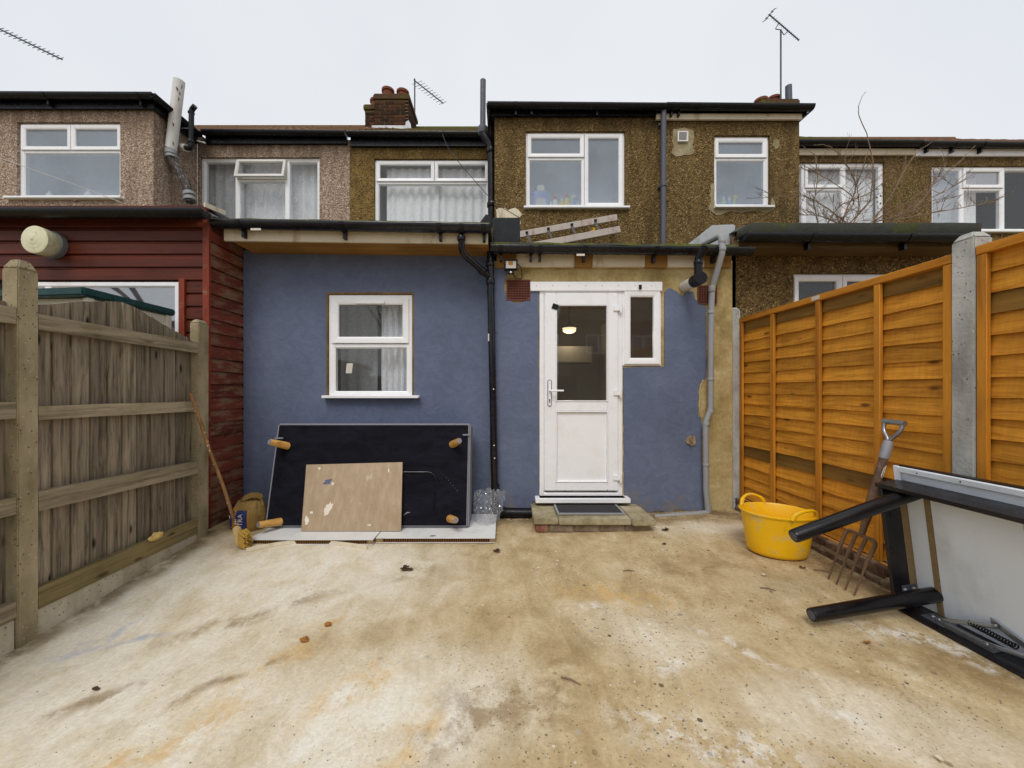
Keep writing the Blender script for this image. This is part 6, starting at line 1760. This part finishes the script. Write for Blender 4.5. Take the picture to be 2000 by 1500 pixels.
# ---------------------------------------------------------------- right side: tub, fork, table
def tub_():
    c = Vector((2.0, 2.745, gz(2.0, 2.745) + 0.002))
    t = thing('flexible_tub', 'scuffed yellow plastic tub with two handles near the orange fence', 'tub', c)
    n = 48
    rot = R(-12)
    def loop(a, b, z, k=1.0, wob=0.0):
        L = []
        for i in range(n):
            th = 2 * math.pi * i / n
            x, y = 0.94 * a * math.cos(th), 0.96 * b * math.sin(th)
            w = 1 + wob * math.cos(2 * th + 0.6)
            L.append(c + Vector((w * (x * math.cos(rot) - y * math.sin(rot)), w * (x * math.sin(rot) + y * math.cos(rot)), z)))
        return L
    outer = [loop(0.18, 0.145, 0.0), loop(0.198, 0.162, 0.008), loop(0.206, 0.17, 0.03), loop(0.215, 0.178, 0.1, wob=0.005), loop(0.226, 0.188, 0.18, wob=0.01), loop(0.236, 0.197, 0.26, wob=0.012), loop(0.242, 0.202, 0.29, wob=0.015), loop(0.252, 0.21, 0.294, wob=0.015), loop(0.253, 0.211, 0.304, wob=0.015), loop(0.246, 0.205, 0.307, wob=0.015)]
    inner = [loop(0.236, 0.196, 0.296, wob=0.015), loop(0.222, 0.183, 0.18, wob=0.01), loop(0.205, 0.168, 0.04), loop(0.18, 0.145, 0.014)]
    L = outer + inner
    mb = MB(); vs = [p for l in L for p in l]
    fs = [(i * n + k, i * n + (k + 1) % n, (i + 1) * n + (k + 1) % n, (i + 1) * n + k) for i in range(len(L) - 1) for k in range(n)]
    fs += [tuple(range(n - 1, -1, -1)), tuple(range((len(L) - 1) * n, len(L) * n))]
    mb.add(vs, fs); mb.part('bowl', M['tub'], t, angle=50)
    for th0 in (R(116), R(-62)):
        pts = []
        m = 16
        for i in range(m + 1):
            s = i / m; th = th0 + R(lerp(-27, 27, s))
            lift = math.sin(math.pi * s) ** 0.45 * 0.068
            k = 1.0 + 0.03 * math.sin(math.pi * s)
            x, y = 0.234 * math.cos(th) * k, 0.2 * math.sin(th) * k
            pts.append(c + Vector((x * math.cos(rot) - y * math.sin(rot), x * math.sin(rot) + y * math.cos(rot), 0.298 + lift)))
        mb = MB(); mb.tube(pts, [0.014] * 3 + [0.0105] * (m - 5) + [0.014] * 3, 8); mb.part('handle', M['tub'], t)
tub_()

def garden_fork():
    head = Vector((2.135, 2.235, 0.375)); grip = Vector((2.3, 2.215, 1.02))
    t = thing('garden_fork', 'rusty four tined garden fork leaning upright on the orange fence', 'fork', (2.1, 2.25, gz(2.1, 2.25)))
    d = (grip - head).normalized()
    L = (grip - head).length
    def at(s): return head + d * (L * s)
    mb = MB(); mb.tube([at(0.36), at(0.5), at(0.7), at(0.86)], [0.023, 0.022, 0.021, 0.021], 12); sh = mb.part('shaft', M['shaft_wood'], t)
    mb = MB(); mb.prism([at(0.52) + Vector((-0.0, -0.021, 0)), at(0.56) + Vector((0.006, -0.021, 0)), at(0.66) + Vector((0.008, -0.021, 0)), at(0.64) + Vector((-0.004, -0.021, 0)), at(0.57) + Vector((-0.008, -0.021, 0))], (0, 0.006, 0)); mb.part('paint_streak', M['white_smear'], sh)
    mb = MB(); mb.tube([at(-0.01), at(0.1), at(0.22), at(0.4)], [0.015, 0.018, 0.025, 0.0245], 12); mb.part('socket', M['rust'], t)
    mb = MB(); mb.tube([at(0.72), at(0.76), at(0.8), at(0.84), at(0.88)], [0.023, 0.0255, 0.024, 0.0255, 0.022], 12); mb.part('tape_wrap', M['duct_tape'], t)
    # D grip, in the plane of the tines
    s = Vector((0, 1, 0)); s = (s - d * s.dot(d)).normalized()
    g0 = at(0.86)
    for k in (-1, 1):
        mb = MB(); mb.tube(fillet([g0, g0 + d * 0.03 + s * 0.012 * k, g0 + d * 0.075 + s * 0.05 * k, g0 + d * 0.135 + s * 0.052 * k], 0.04), 0.0105, 10); mb.part('yoke', M['galv'], t)
    mb = MB(); mb.tube([g0 + d * 0.128 - s * 0.062, g0 + d * 0.128 + s * 0.062], 0.0155, 14); mb.part('grip', M['galv'], t)
    # tines
    tips = []
    for i, off in enumerate((-0.093, -0.031, 0.031, 0.093)):
        sh_ = head + s * off * 0.98 + d * (-0.018 if abs(off) < 0.05 else -0.03)
        tip = Vector((2.02 + 0.004 * i, 2.25 + off * 1.0, 0))
        tip.z = gz(tip.x, tip.y) + 0.006
        mid = sh_.lerp(tip, 0.4) + Vector((-0.004, 0, 0.01))
        P = fillet([head + d * 0.0, head + s * off + d * 0.004, mid, tip], 0.035, 6)
        m = len(P)
        mb = MB(); mb.tube(P, [0.0105 if k < m * 0.6 else lerp(0.0105, 0.004, (k - m * 0.6) / (m * 0.4)) for k in range(m)], 8); mb.part('tine', M['rust'], t)
garden_fork()

def table():
    t = thing('table', 'black framed extending table tipped on its side against the orange fence', 'table', (2.2, 1.5, 0.06))
    lean = R(7.5)
    U = Vector((0.035, -1, 0)).normalized()               # along the table towards the camera
    V = Vector((-math.sin(lean), 0, math.cos(lean)))
    V = (V - U * V.dot(U)).normalized()
    N = V.cross(U).normalized()
    if N.x > 0: N = -N                                    # N: the way the legs point
    O = Vector((2.265, 2.05, gz(2.25, 2.05) + 0.006))
    def Q(u, v, n): return O + U * u + V * v + N * n
    def bx(mb, u0, u1, v0, v1, n0, n1): mb.hexa([Q(u0, v0, n0), Q(u1, v0, n0), Q(u1, v1, n0), Q(u0, v1, n0), Q(u0, v0, n1), Q(u1, v0, n1), Q(u1, v1, n1), Q(u0, v1, n1)])
    Lt = 1.45
    HB = 0.70
    # aprons: far end, lower long side, upper long side
    mb = MB(); bx(mb, 0.0, 0.022, 0.024, HB - 0.024, 0.0, 0.14); mb.part('end_apron', M['table_black'], t, bevel=0.002)
    mb = MB(); bx(mb, 0.02, Lt, 0.0, 0.022, 0.0, 0.14); lo = mb.part('side_apron', M['table_black'], t, bevel=0.002)
    mb = MB(); bx(mb, -0.012, Lt, HB - 0.022, HB, 0.0, 0.143); up = mb.part('side_apron', M['table_black'], t, bevel=0.002)
    # tabletop underside in boards, with a gap rail
    for (a, b) in ((0.024, 0.11), (0.135, 0.47), (0.474, 0.95), (0.954, Lt)):
        mb = MB(); bx(mb, a, b, 0.023, HB - 0.023, 0.0, 0.012); mb.part('top_board', M['table_white'], t, bevel=0.0015)
    mb = MB(); bx(mb, 0.1102, 0.1348, 0.023, HB - 0.023, -0.01, 0.017); mb.part('cross_rail', M['chipboard'], t)
    mb = MB(); bx(mb, 0.0225, 0.0238, 0.03, HB - 0.03, 0.002, 0.05); mb.part('raw_edge', M['chipboard'], t)
    # table top proper, showing beyond the upper apron
    mb = MB(); bx(mb, -0.014, Lt, 0.0, HB + 0.078, -0.034, -0.002); mb.part('tabletop', M['table_black'], t, bevel=0.003)
    mb = MB(); bx(mb, -0.022, Lt, HB + 0.0, HB + 0.07, -0.001, 0.006); mb.part('leaf_underside', M['table_white'], t, bevel=0.001)
    mb = MB(); bx(mb, -0.024, 0.012, HB - 0.01, HB + 0.078, 0.0065, 0.016); mb.part('leaf_end', M['table_white'], t, bevel=0.006)
    mb = MB(); bx(mb, 0.012, 0.62, HB + 0.046, HB + 0.076, 0.0065, 0.022); rl = mb.part('leaf_runner', M['table_white'], t, bevel=0.003)
    for u in (0.1, 0.28, 0.5):
        mb = MB(); mb.lathe(Q(u, HB + 0.06, 0.022), N, [(0, 0.004), (0.001, 0.003)], 8); mb.part('screw', M['dark_hole'], rl)
    # legs
    for (b, tip) in ((Vector((2.25, 1.945, 0.182)), Vector((1.566, 1.905, 0.098))), (Vector((2.17, 1.96, 0.715)), Vector((1.49, 1.925, 0.492)))):
        mb = MB(); d = tip - b; mb.tube([b, b + d * 0.985, tip], [0.037, 0.0335, 0.0315], 28); lg = mb.part('leg', M['table_leg'], t)
        mb = MB(); dn = d.normalized(); mb.tube([tip - dn * 0.001, tip + dn * 0.003], 0.022, 20); mb.part('foot_glide', M['slate_pipe'], lg)
    # corner plates with bolts
    for (v0, vv) in ((0.09, 1), (0.032, 0)):
        mb = MB()
        if vv: bx(mb, 0.023, 0.027, v0, v0 + 0.05, 0.02, 0.1)
        else: bx(mb, 0.1, 0.2, 0.0225, 0.027, 0.025, 0.1)
        cp = mb.part('corner_plate', M['slate_pipe'], t, bevel=0.001)
        for k in range(2):
            mb = MB(); p = Q(0.027, v0 + 0.026, 0.035 + k * 0.05) if vv else Q(0.125 + k * 0.05, 0.027, 0.06)
            mb.lathe(p, U if vv else V, [(0, 0.012), (0.004, 0.011), (0.009, 0.006), (0.01, 0.001)], 14); mb.part('bolt', M['galv'], cp)
    # spring hinge of the folding leaf
    hg = thing_part = None
    mb = MB(); bx(mb, 0.17, 0.38, 0.023, 0.028, 0.045, 0.095); bx(mb, 0.17, 0.38, 0.028, 0.05, 0.09, 0.095); hp = mb.part('hinge', M['galv'], t)
    def bar(a, b, w, name, mat=M['galv']):
        mb = MB(); a, b = Vector(a), Vector(b); d = b - a; mb.obox(a - V * w / 2, d, V * w, N * 0.005); mb.part(name, mat, hp, bevel=0.001)
    bar(Q(0.17, 0.045, 0.085), Q(0.36, 0.12, 0.03), 0.022, 'hinge_arm')
    bar(Q(0.33, 0.04, 0.085), Q(0.49, 0.055, 0.03), 0.022, 'hinge_arm')
    bar(Q(0.33, 0.13, 0.02), Q(0.51, 0.055, 0.02), 0.03, 'hinge_plate')
    a, b = Q(0.27, 0.085, 0.05), Q(0.43, 0.078, 0.05)
    pts = []
    for i in range(161):
        s = i / 160; th = s * 2 * math.pi * 16
        pts.append(a.lerp(b, s) + V * (0.011 * math.cos(th)) + N * (0.011 * math.sin(th)))
    mb = MB(); mb.tube(pts, 0.0028, 5); mb.part('spring', M['black'], hp)
    for q in (Q(0.18, 0.05, 0.096), Q(0.36, 0.05, 0.096), Q(0.49, 0.065, 0.036), Q(0.35, 0.12, 0.036)):
        mb = MB(); mb.lathe(q, N, [(0, 0.009), (0.004, 0.007)], 10); mb.part('rivet', M['galv'], hp)
table()

# ---------------------------------------------------------------- roofscape: ladder, bottles, aerials, shrub, wires
def ladder():
    t = thing('ladder', 'paint stained aluminium ladder lying on the flat roof under the bay window', 'ladder', W(1110, 470, 4.7))
    def up(px): return W(px, lerp(457, 424, (px - 1018) / (1205 - 1018)), 4.85)
    def lo(px): return W(px, lerp(484, 447, (px - 1018) / (1212 - 1018)), 4.62)
    for fn, a, b, hgt, mt in ((up, 985, 1206, 0.085, 'alu'), (lo, 985, 1212, 0.085, 'alu')):
        A, B = fn(a), fn(b); d = B - A
        nrm = Vector((-d.z, 0, d.x)).normalized()
        mb = MB(); mb.obox(A - nrm * hgt / 2, d, nrm * hgt, (0, 0.025, 0)); st = mb.part('stile', M[mt], t, bevel=0.006)
        if fn is up:
            for px in (1029, 1071, 1117, 1163):
                c = up(px); mb = MB(); mb.obox(c + Vector((-0.018, -0.001, -0.02)), (0.036, 0, 0.005), (0, 0.003, 0), (0, 0, 0.04)); mb.part('rung_socket', M['dark_hole'], st)
    for px in (1029, 1071, 1117, 1163):
        a, b = up(px) + Vector((0, 0.012, 0)), lo(px + 10) + Vector((0, 0.012, 0)); d = b - a
        mb = MB(); mb.obox(a + Vector((-0.016, 0, 0)), d, (0.032, 0, 0), (0, 0.018, 0.018)); mb.part('rung', M['alu_rung'], t)
    mb = MB(); c = up(1157) + Vector((0, -0.02, -0.09)); mb.tube(fillet([c, c + Vector((0.03, 0, -0.03)), c + Vector((-0.03, 0, -0.05)), c + Vector((0.01, 0, -0.09))], 0.02), 0.009, 6); mb.part('rope_knot', M['tub'], t)
ladder()

def bottle_col(name, rgb): 
    M[name] = plain(name, C(*rgb), 0.35, 0.05)
for nm, c in (('blue_bottle', (120, 146, 206)), ('yellow_bottle', (226, 200, 70)), ('white_bottle', (226, 226, 222)), ('spray_bottle', (140, 184, 216)), ('green_bottle', (150, 190, 140)), ('red_cap', (190, 70, 60))): bottle_col(nm, c)
def bottle(px, py, hpx, rpx, mat, cap, label, shape='round', Y=5.16, group='bottles on the bay window sills', disc=False):
    zb = WZ(py, YB) + 0.003
    s = Y / FOC; hh, r = hpx * s + 0.06, rpx * s
    c = Vector((WX(px, Y), Y, zb))
    t = thing('bottle', label, 'bottle', c, group)
    ry = min(r, 0.03) / r
    mb = MB()
    if shape == 'round': mb.lathe(c, (0, 0, 1), [(0, r * 0.9), (0.01, r), (hh * 0.6, r), (hh * 0.76, r * 0.5), (hh * 0.8, r * 0.4)], 16, 1, ry)
    elif shape == 'jug': mb.lathe(c, (0, 0, 1), [(0, r * 0.92), (0.012, r), (hh * 0.3, r * 1.03), (hh * 0.64, r), (hh * 0.72, r * 0.8), (hh * 0.74, r * 0.42)], 18, 1, ry)
    else: mb.lathe(c, (0, 0, 1), [(0, r * 0.9), (0.01, r), (hh * 0.5, r * 0.95), (hh * 0.68, r * 0.4), (hh * 0.8, r * 0.36)], 14, 1, ry)
    b = mb.part('bottle_body', M[mat], t)
    mb = MB()
    if shape == 'spray': mb.box(c.x - r * 0.5, c.x + r * 1.1, c.y - 0.01, c.y + 0.01, zb + hh * 0.84, zb + hh); mb.box(c.x - r * 0.3, c.x + r * 0.3, c.y - 0.008, c.y + 0.008, zb + hh * 0.79, zb + hh * 0.85); mb.part('spray_head', M[cap], t, bevel=0.003)
    else:
        cr = r * (0.44 if shape == 'round' else 0.45); mb.lathe(c + Vector((0, 0, hh * (0.78 if shape == 'round' else 0.72))), (0, 0, 1), [(0, cr), (hh * 0.2, cr * 0.95), (hh * 0.22, cr * 0.6)], 12, 1, max(ry, 0.6)); mb.part('cap', M[cap], t)
    if disc:
        mb = MB(); mb.lathe(c + Vector((0.0, -r * ry - 0.0015, hh * 0.3)), (0, -1, 0), [(0, r * 0.62), (0.002, r * 0.62)], 20); mb.part('label_disc', M['print_white'], b)
bottle(1056, 405, 48, 17, 'blue_bottle', 'white_bottle', 'large blue detergent jug with white cap on the bay window sill', 'jug', disc=True)
bottle(1076, 405, 13, 4, 'white_bottle', 'white_bottle', 'short white pot beside the blue jug on the sill')
bottle(1084, 405, 24, 6, 'white_bottle', 'red_cap', 'white bottle with red cap on the bay window sill')
bottle(1097, 405, 20, 5, 'yellow_bottle', 'white_bottle', 'small yellow bottle with white cap on the bay window sill')
bottle(1107, 405, 28, 7, 'yellow_bottle', 'red_cap', 'tall yellow bottle with red cap on the bay window sill')
bottle(1117, 405, 26, 6, 'spray_bottle', 'white_bottle', 'pale blue spray bottle on the bay window sill', 'spray')
bottle(1129, 405, 11, 5, 'white_bottle', 'white_bottle', 'low white pot at the right end of the bottle row')
bottle(1413, 404, 22, 5, 'green_bottle', 'white_bottle', 'pale green bottle in the right hand bay window')
bottle(1424, 404, 20, 5, 'blue_bottle', 'white_bottle', 'pale blue bottle in the right hand bay window')
bottle(1434, 404, 24, 5, 'green_bottle', 'yellow_bottle', 'green spray bottle in the right hand bay window', 'spray')

for px, hpx, rpx, lab in ((97, 17, 6, 'small white ornament in the upper left bay window'), (172, 20, 7, 'pale pot in the upper left bay window near its right end')):
    bottle(px, 386, hpx, rpx, 'white_bottle', 'white_bottle', lab, 'jug', group='ornaments on the left bay sill')

def aerial(label, mast, boom, n_el, el_len, Y, refl=False):
    (mx, my0, my1), (b0, b1) = mast, boom
    t = thing('tv_aerial', label, 'aerial', W(mx, my0, Y))
    mb = MB(); mb.tube([W(mx, my0, Y), W(mx, my1, Y)], 0.017, 8); mb.part('mast', M['mast'], t)
    A, B = W(b0[0], b0[1], Y - 0.05), W(b1[0], b1[1], Y - 0.05)
    mb = MB(); mb.tube([A, B], 0.013, 6); bo = mb.part('boom', M['mast'], t)
    d = (B - A).normalized(); s = Vector((0.75, 0.5, 0.42)); s = (s - d * s.dot(d)).normalized()
    for i in range(n_el):
        c = A.lerp(B, 0.12 + 0.86 * i / (n_el - 1)); l = el_len * (1 - 0.25 * i / n_el)
        mb = MB(); mb.tube([c - s * l / 2, c + s * l / 2], 0.0055, 5); mb.part('element', M['mast'], bo)
    if refl:
        u = Vector((0.0, -0.3, 1)); u = (u - d * u.dot(d)).normalized()
        for k in (-1.5, -0.5, 0.5, 1.5):
            c = A + u * (0.07 * k); mb = MB(); mb.tube([c - s * el_len * 0.8, c + s * el_len * 0.8], 0.008, 5); mb.part('reflector', M['mast'], bo)
        mb = MB(); mb.tube([A - u * 0.13, A + u * 0.13], 0.008, 5); mb.part('reflector_bar', M['mast'], bo)
        c = A.lerp(B, 0.5); mb = MB(); mb.tube(fillet([A.lerp(B, 0.32), A.lerp(B, 0.34) - u * 0.12, W(mx, my1, Y) , A.lerp(B, 0.62) - u * 0.10, A.lerp(B, 0.62)], 0.04), 0.009, 5); mb.part('cradle', M['mast'], bo)
aerial('slim tv aerial on a pole behind the brick chimney', (810, 246, 154), ((808, 156), (866, 202)), 10, 0.36, 8.9)
aerial('tall tv aerial on a mast above the right hand chimney', (1525, 200, 58), ((1503, 29), (1561, 79)), 14, 0.42, 8.4, True)
aerial('tv aerial boom cut off by the left edge of the view', (-40, 250, 36), ((-60, 28), (121, 116)), 18, 0.16, 6.5)

def shrub():
    base = Vector((4.35, 4.95, 0))
    t = thing('bare_shrub', 'leafless shrub with tangled twigs above the felt roof on the right', 'shrub', base)
    Y = 4.95
    rng = random.Random(11)
    leaders = [
        [(1650, 440), (1700, 400), (1708, 330), (1693, 262), (1675, 218), (1680, 196), (1691, 178)],
        [(1640, 440), (1675, 365), (1655, 320), (1628, 290), (1605, 281), (1590, 284)],
        [(1700, 440), (1745, 375), (1770, 325), (1798, 290), (1820, 278)],
        [(1690, 440), (1790, 385), (1860, 330), (1905, 284)],
        [(1630, 440), (1680, 390), (1610, 345), (1570, 330)],
        [(1600, 440), (1588, 400), (1598, 350), (1592, 300)],
        [(1720, 440), (1790, 400), (1850, 372), (1885, 350)],
        [(1700, 440), (1850, 410), (1910, 400), (1945, 395)],
        [(1660, 440), (1620, 410), (1575, 380), (1530, 384), (1458, 386)],
        [(1735, 440), (1800, 395), (1830, 350), (1850, 318)],
        [(1610, 440), (1640, 400), (1700, 378), (1745, 340)],
        [(1680, 440), (1760, 420), (1830, 395), (1880, 380)],
        [(1650, 440), (1600, 420), (1570, 420), (1545, 410)],
        [(1665, 440), (1680, 410), (1672, 360), (1690, 320)],
    ]
    trunk = MB(); trunk.tube([base, base + Vector((0.02, 0.02, 1.4)), base + Vector((0.0, 0, 2.75))], [0.05, 0.042, 0.035], 8)
    top = base + Vector((0, 0, 2.7))
    trunk.part('trunk', M['bark'], t)
    tw = MB()
    for L in leaders:
        off = rng.uniform(-0.22, 0.3)
        pts = [top] + [W(a, b, Y + off * i / len(L)) for i, (a, b) in enumerate(L)]
        P = fillet(pts, 0.25, 4)
        m = len(P)
        mb = MB(); mb.tube([p + Vector((rng.uniform(-.008, .008), 0, rng.uniform(-.008, .008))) for p in P], [lerp(0.011, 0.003, (k / m) ** 0.7) for k in range(m)], 5); mb.part('branch', M['bark'], t)
        for k in range(2, m - 1):
            if P[k].z > WZ(318, Y): continue
            for _ in range(rng.choice((1, 2, 2))):
                d = (P[k + 1] - P[k]).normalized()
                s = (d * rng.uniform(0.3, 1.0) + Vector((rng.uniform(-1, 1), rng.uniform(-0.8, 0.8), rng.uniform(-0.3, 0.9)))).normalized()
                l = rng.uniform(0.08, 0.32)
                q = P[k].lerp(P[k + 1], rng.random())
                e = q + s * l; mdl = q.lerp(e, 0.5) + Vector((rng.uniform(-.02, .02), 0, rng.uniform(-.01, .03)))
                tw.tube([q, mdl, e], [0.0034, 0.0026, 0.0016], 4)
                for __ in range(2):
                    b = q.lerp(e, rng.uniform(0.4, 0.9)); tw.tube([b, b + (s + Vector((rng.uniform(-.8, .8), rng.uniform(-.5, .5), rng.uniform(-.4, .8)))).normalized() * rng.uniform(0.04, 0.12)], [0.0022, 0.0013], 4)
    tw.part('twigs', M['bark'], t, kind='stuff')
    lv = MB()
    for _ in range(60):
        c = W(rng.uniform(1715, 1780), rng.uniform(365, 400), Y) + Vector((0, rng.uniform(-.1, .1), 0)); a = rng.uniform(0, 6.3)
        d1 = Vector((math.cos(a), rng.uniform(-.4, .4), math.sin(a))) * 0.018; d2 = Vector((-math.sin(a), rng.uniform(-.4, .4), math.cos(a))) * 0.011
        lv.add([c - d1, c + d2, c + d1, c - d2], [(0, 1, 2, 3)])
    lv.part('leaves', M['moss'], t, kind='stuff', smooth=False)
shrub()

def wire(name, label, pts, r, mat):
    mb = MB(); P = fillet(pts, 0.3, 6); mb.tube(P, r, 5)
    mb.solo(name, mat, label, 'wire', P[0])
wire('cable', 'thin slack cable hanging from the gutter down to the soil pipe', [W(864, 262, 5.38), W(875, 290, 5.36), W(900, 322, 5.3), W(935, 362, 5.2), W(965, 396, 5.0), W(1014, 425, 4.6)], 0.005, M['wire'])
wire('washing_line', 'pale washing line slanting across the upper left window', [W(-30, 298, 4.4), W(60, 330, 4.5), W(150, 362, 4.55), W(238, 396, 4.6)], 0.004, M['line'])

# ---------------------------------------------------------------- grit, leaves and scraps on the concrete
def debris():
    rng = random.Random(21)
    st = MB()
    for _ in range(1500):
        px, py = rng.uniform(60, 1960), 1040 + 460 * rng.random() ** 0.8
        g = G(px, py)
        if abs(g.x) > 2.2 or g.y > 3.0 or (0.2 < g.x < 1.35 and g.y > 3.1): continue
        if g.x < -0.2 and rng.random() < 0.72: continue
        r = rng.uniform(0.0015, 0.0042) * (1.5 if rng.random() < 0.06 else 1)
        z = gz(g.x, g.y) + 0.004 * nz(g.x * 3, g.y * 3)
        a = rng.uniform(0, 3.1); n = 5
        ring = [(g.x + r * rng.uniform(0.7, 1.5) * math.cos(a + k * 6.283 / n), g.y + r * rng.uniform(0.7, 1.3) * math.sin(a + k * 6.283 / n), z - 0.001) for k in range(n)]
        topv = (g.x, g.y, z + r * 0.8)
        st.add(ring + [topv], [(k, (k + 1) % n, n) for k in range(n)])
    st.solo('grit', M['gravel_stone'], kind='stuff')
    spots = [(795, 1112, 'leaf', 'dark dead leaf clump on the concrete before the white boards', 0.035), (972, 1078, 'leaf', 'dark leaf clump left of the door step', 0.03), (1228, 1117, 'twig', 'short brown twig on the concrete before the step', 0.04),
             (1300, 1035, 'leaf', 'brown leaf just right of the door step', 0.03), (1500, 1152, 'twig', 'dark twig left of the fork tines', 0.04), (1605, 1117, 'twig', 'dark twig behind the fork tines', 0.045),
             (1568, 1110, 'leaf', 'dark leaf at the right foot of the yellow tub', 0.025), (1115, 1333, 'twig', 'brown twig in the middle foreground', 0.045), (187, 1346, 'leaf', 'dark leaf in the left foreground', 0.022),
             (1492, 1124, 'scrap', 'red and white paper scrap before the yellow tub', 0.02), (1695, 1256, 'leaf', 'orange brown leaf below the table legs', 0.022), (1298, 1064, 'leaf', 'small dark leaf in front of the step corner', 0.025),
             (640, 1222, 'lump', 'rust orange lump on the concrete, the farther of two', 0.013), (595, 1252, 'lump', 'rust orange lump on the concrete, the nearer of two', 0.016), (1025, 1010, 'rag', 'scrap of white rag beside the black pipe shoe', 0.05), (1835, 1485, 'scrap', 'white paper scrap at the bottom right', 0.02)]
    M['rust_lump'] = plain('rust_lump', C(150, 100, 44), 0.9, 0.25, 40)
    for i, (px, py, kind, label, s) in enumerate(spots):
        g = G(px, py); g = G(px, py, gz(g.x, g.y)); z = gz(g.x, g.y) + 0.004
        c = Vector((g.x, g.y, z))
        mb = MB()
        if kind == 'twig':
            a = rng.uniform(-0.6, 0.2); d = Vector((math.cos(a), math.sin(a), 0)) * s
            mb.tube([c - d + Vector((0, 0, 0.003)), c + Vector((0, 0.004, 0.007)), c + d + Vector((0, 0, 0.003))], [0.003, 0.004, 0.002], 6); nm, mt, ct = 'twig', 'bark', 'twig'
        elif kind in ('leaf', 'scrap', 'rag'):
            n = 10; P = []
            k = 3 if (kind == 'leaf' and s > 0.028) else 1
            for q in range(k):
                cc = c + Vector((rng.uniform(-s, s) * 0.6 * (k > 1), rng.uniform(-s, s) * 0.5 * (k > 1), 0.003 * q)); a = rng.uniform(0, 6.28)
                vs = [cc + Vector((math.cos(a + t * 6.283 / n) * s * (0.5 + 0.4 * abs(math.cos(t * 6.283 / n))) * rng.uniform(0.7, 1.1), math.sin(a + t * 6.283 / n) * s * 0.6 * rng.uniform(0.7, 1.1), 0.002 + rng.uniform(0, 0.35) * s)) for t in range(n)] + [cc + Vector((0, 0, 0.003))]
                mb.add(vs, [(t, (t + 1) % n, n) for t in range(n)])
            nm, mt, ct = {'leaf': ('dead_leaf', 'leaf', 'leaf'), 'scrap': ('paper_scrap', 'off_white', 'paper'), 'rag': ('rag', 'white_board', 'rag')}[kind]
        else:
            P = []
            for u in range(6):
                P.append([c + Vector((math.sin(math.pi * u / 5) * math.cos(v * 0.785) * s * (1 + 0.9 * nz(u * 0.7, (v % 8) * 0.7, i)) * 1.3, math.sin(math.pi * u / 5) * math.sin(v * 0.785) * s * (1 + 0.9 * nz(u * 0.7, (v % 8) * 0.7, i)), math.cos(math.pi * u / 5) * 0.012 + 0.004)) for v in range(9)])
            mb.grid(P); nm, mt, ct = 'rust_lump', 'rust_lump', 'lump'
        if label.startswith('orange brown'): mt = 'rust_lump'
        mb.solo(nm, M[mt], label, ct, c, smooth=kind != 'leaf')
debris()

# ---------------------------------------------------------------- bare trees behind the photographer, seen only as reflections in the panes
def tree(base, h, seed, label):
    t = thing('bare_tree', label, 'tree', base, 'trees mirrored in the window panes')
    rng = random.Random(seed)
    tr, br = MB(), MB()
    def grow(p, d, l, r, depth):
        n = 4; pts = [p]
        for k in range(n):
            d = (d + Vector((rng.uniform(-.16, .16), rng.uniform(-.16, .16), rng.uniform(-.02, .14)))).normalized(); pts.append(pts[-1] + d * l / n)
        (tr if depth < 2 else br).tube(pts, [lerp(r, r * 0.62, k / n) for k in range(n + 1)], 6 if depth < 2 else 4)
        if depth >= 5: return
        for _ in range(3 if depth < 3 else 2):
            k = rng.randint(2, n); s = (d + Vector((rng.uniform(-.9, .9), rng.uniform(-.9, .9), rng.uniform(-.1, .6)))).normalized()
            grow(pts[k], s, l * rng.uniform(0.6, 0.8), r * 0.55, depth + 1)
    grow(Vector(base), Vector((0, 0, 1)), h * 0.3, h * 0.022, 0)
    tr.part('trunk', M['tree_bark'], t); br.part('crown', M['tree_bark'], t, kind='stuff')
tree((-9.6, -5.0, -0.1), 9.5, 4, 'bare tree mirrored in the window of the red extension')
tree((-4.8, -7.0, -0.1), 8.5, 9, 'bare tree mirrored in the window of the blue wall')

# ---------------------------------------------------------------- what stands behind the photographer and shows in the panes
def behind():
    f = thing('rear_fence', 'dark board fence at the far end of the garden, mirrored in the door glass', 'fence', (0, -8, 0))
    me = MB().box(0, 0.145, 0, 0.02, 0, 1.8).mesh('board', M['board_grey'])
    for i in range(100): piece('board', me, f, (-7.5 + i * 0.15, -8.0, 0))
    h = thing('rear_house', 'brick house across the gardens, mirrored in the door glass', 'house', (9.5, -19, 0))
    mb = MB(); mb.box(4.4, 15, -22, -16.5, 0, 5.6); mb.part('wall', M['step_brick'], h)
    mb = MB(); mb.prism([(4.2, -16.2, 5.55), (4.2, -22.3, 5.55), (4.2, -19.2, 8.0)], (11, 0, 0)); mb.part('roof', M['tile'], h)
    for x in (5.2, 8.0, 11.0):
        for z in (0.9, 3.5):
            window(h, x, x + 1.6, z, z + 1.2, -16.45, [(x + .03, x + .8, z + .03, z + 1.17, 'f'), (x + .8, x + 1.57, z + .03, z + 1.17, 'f')], M['frosted'], fr=0.08)
behind()
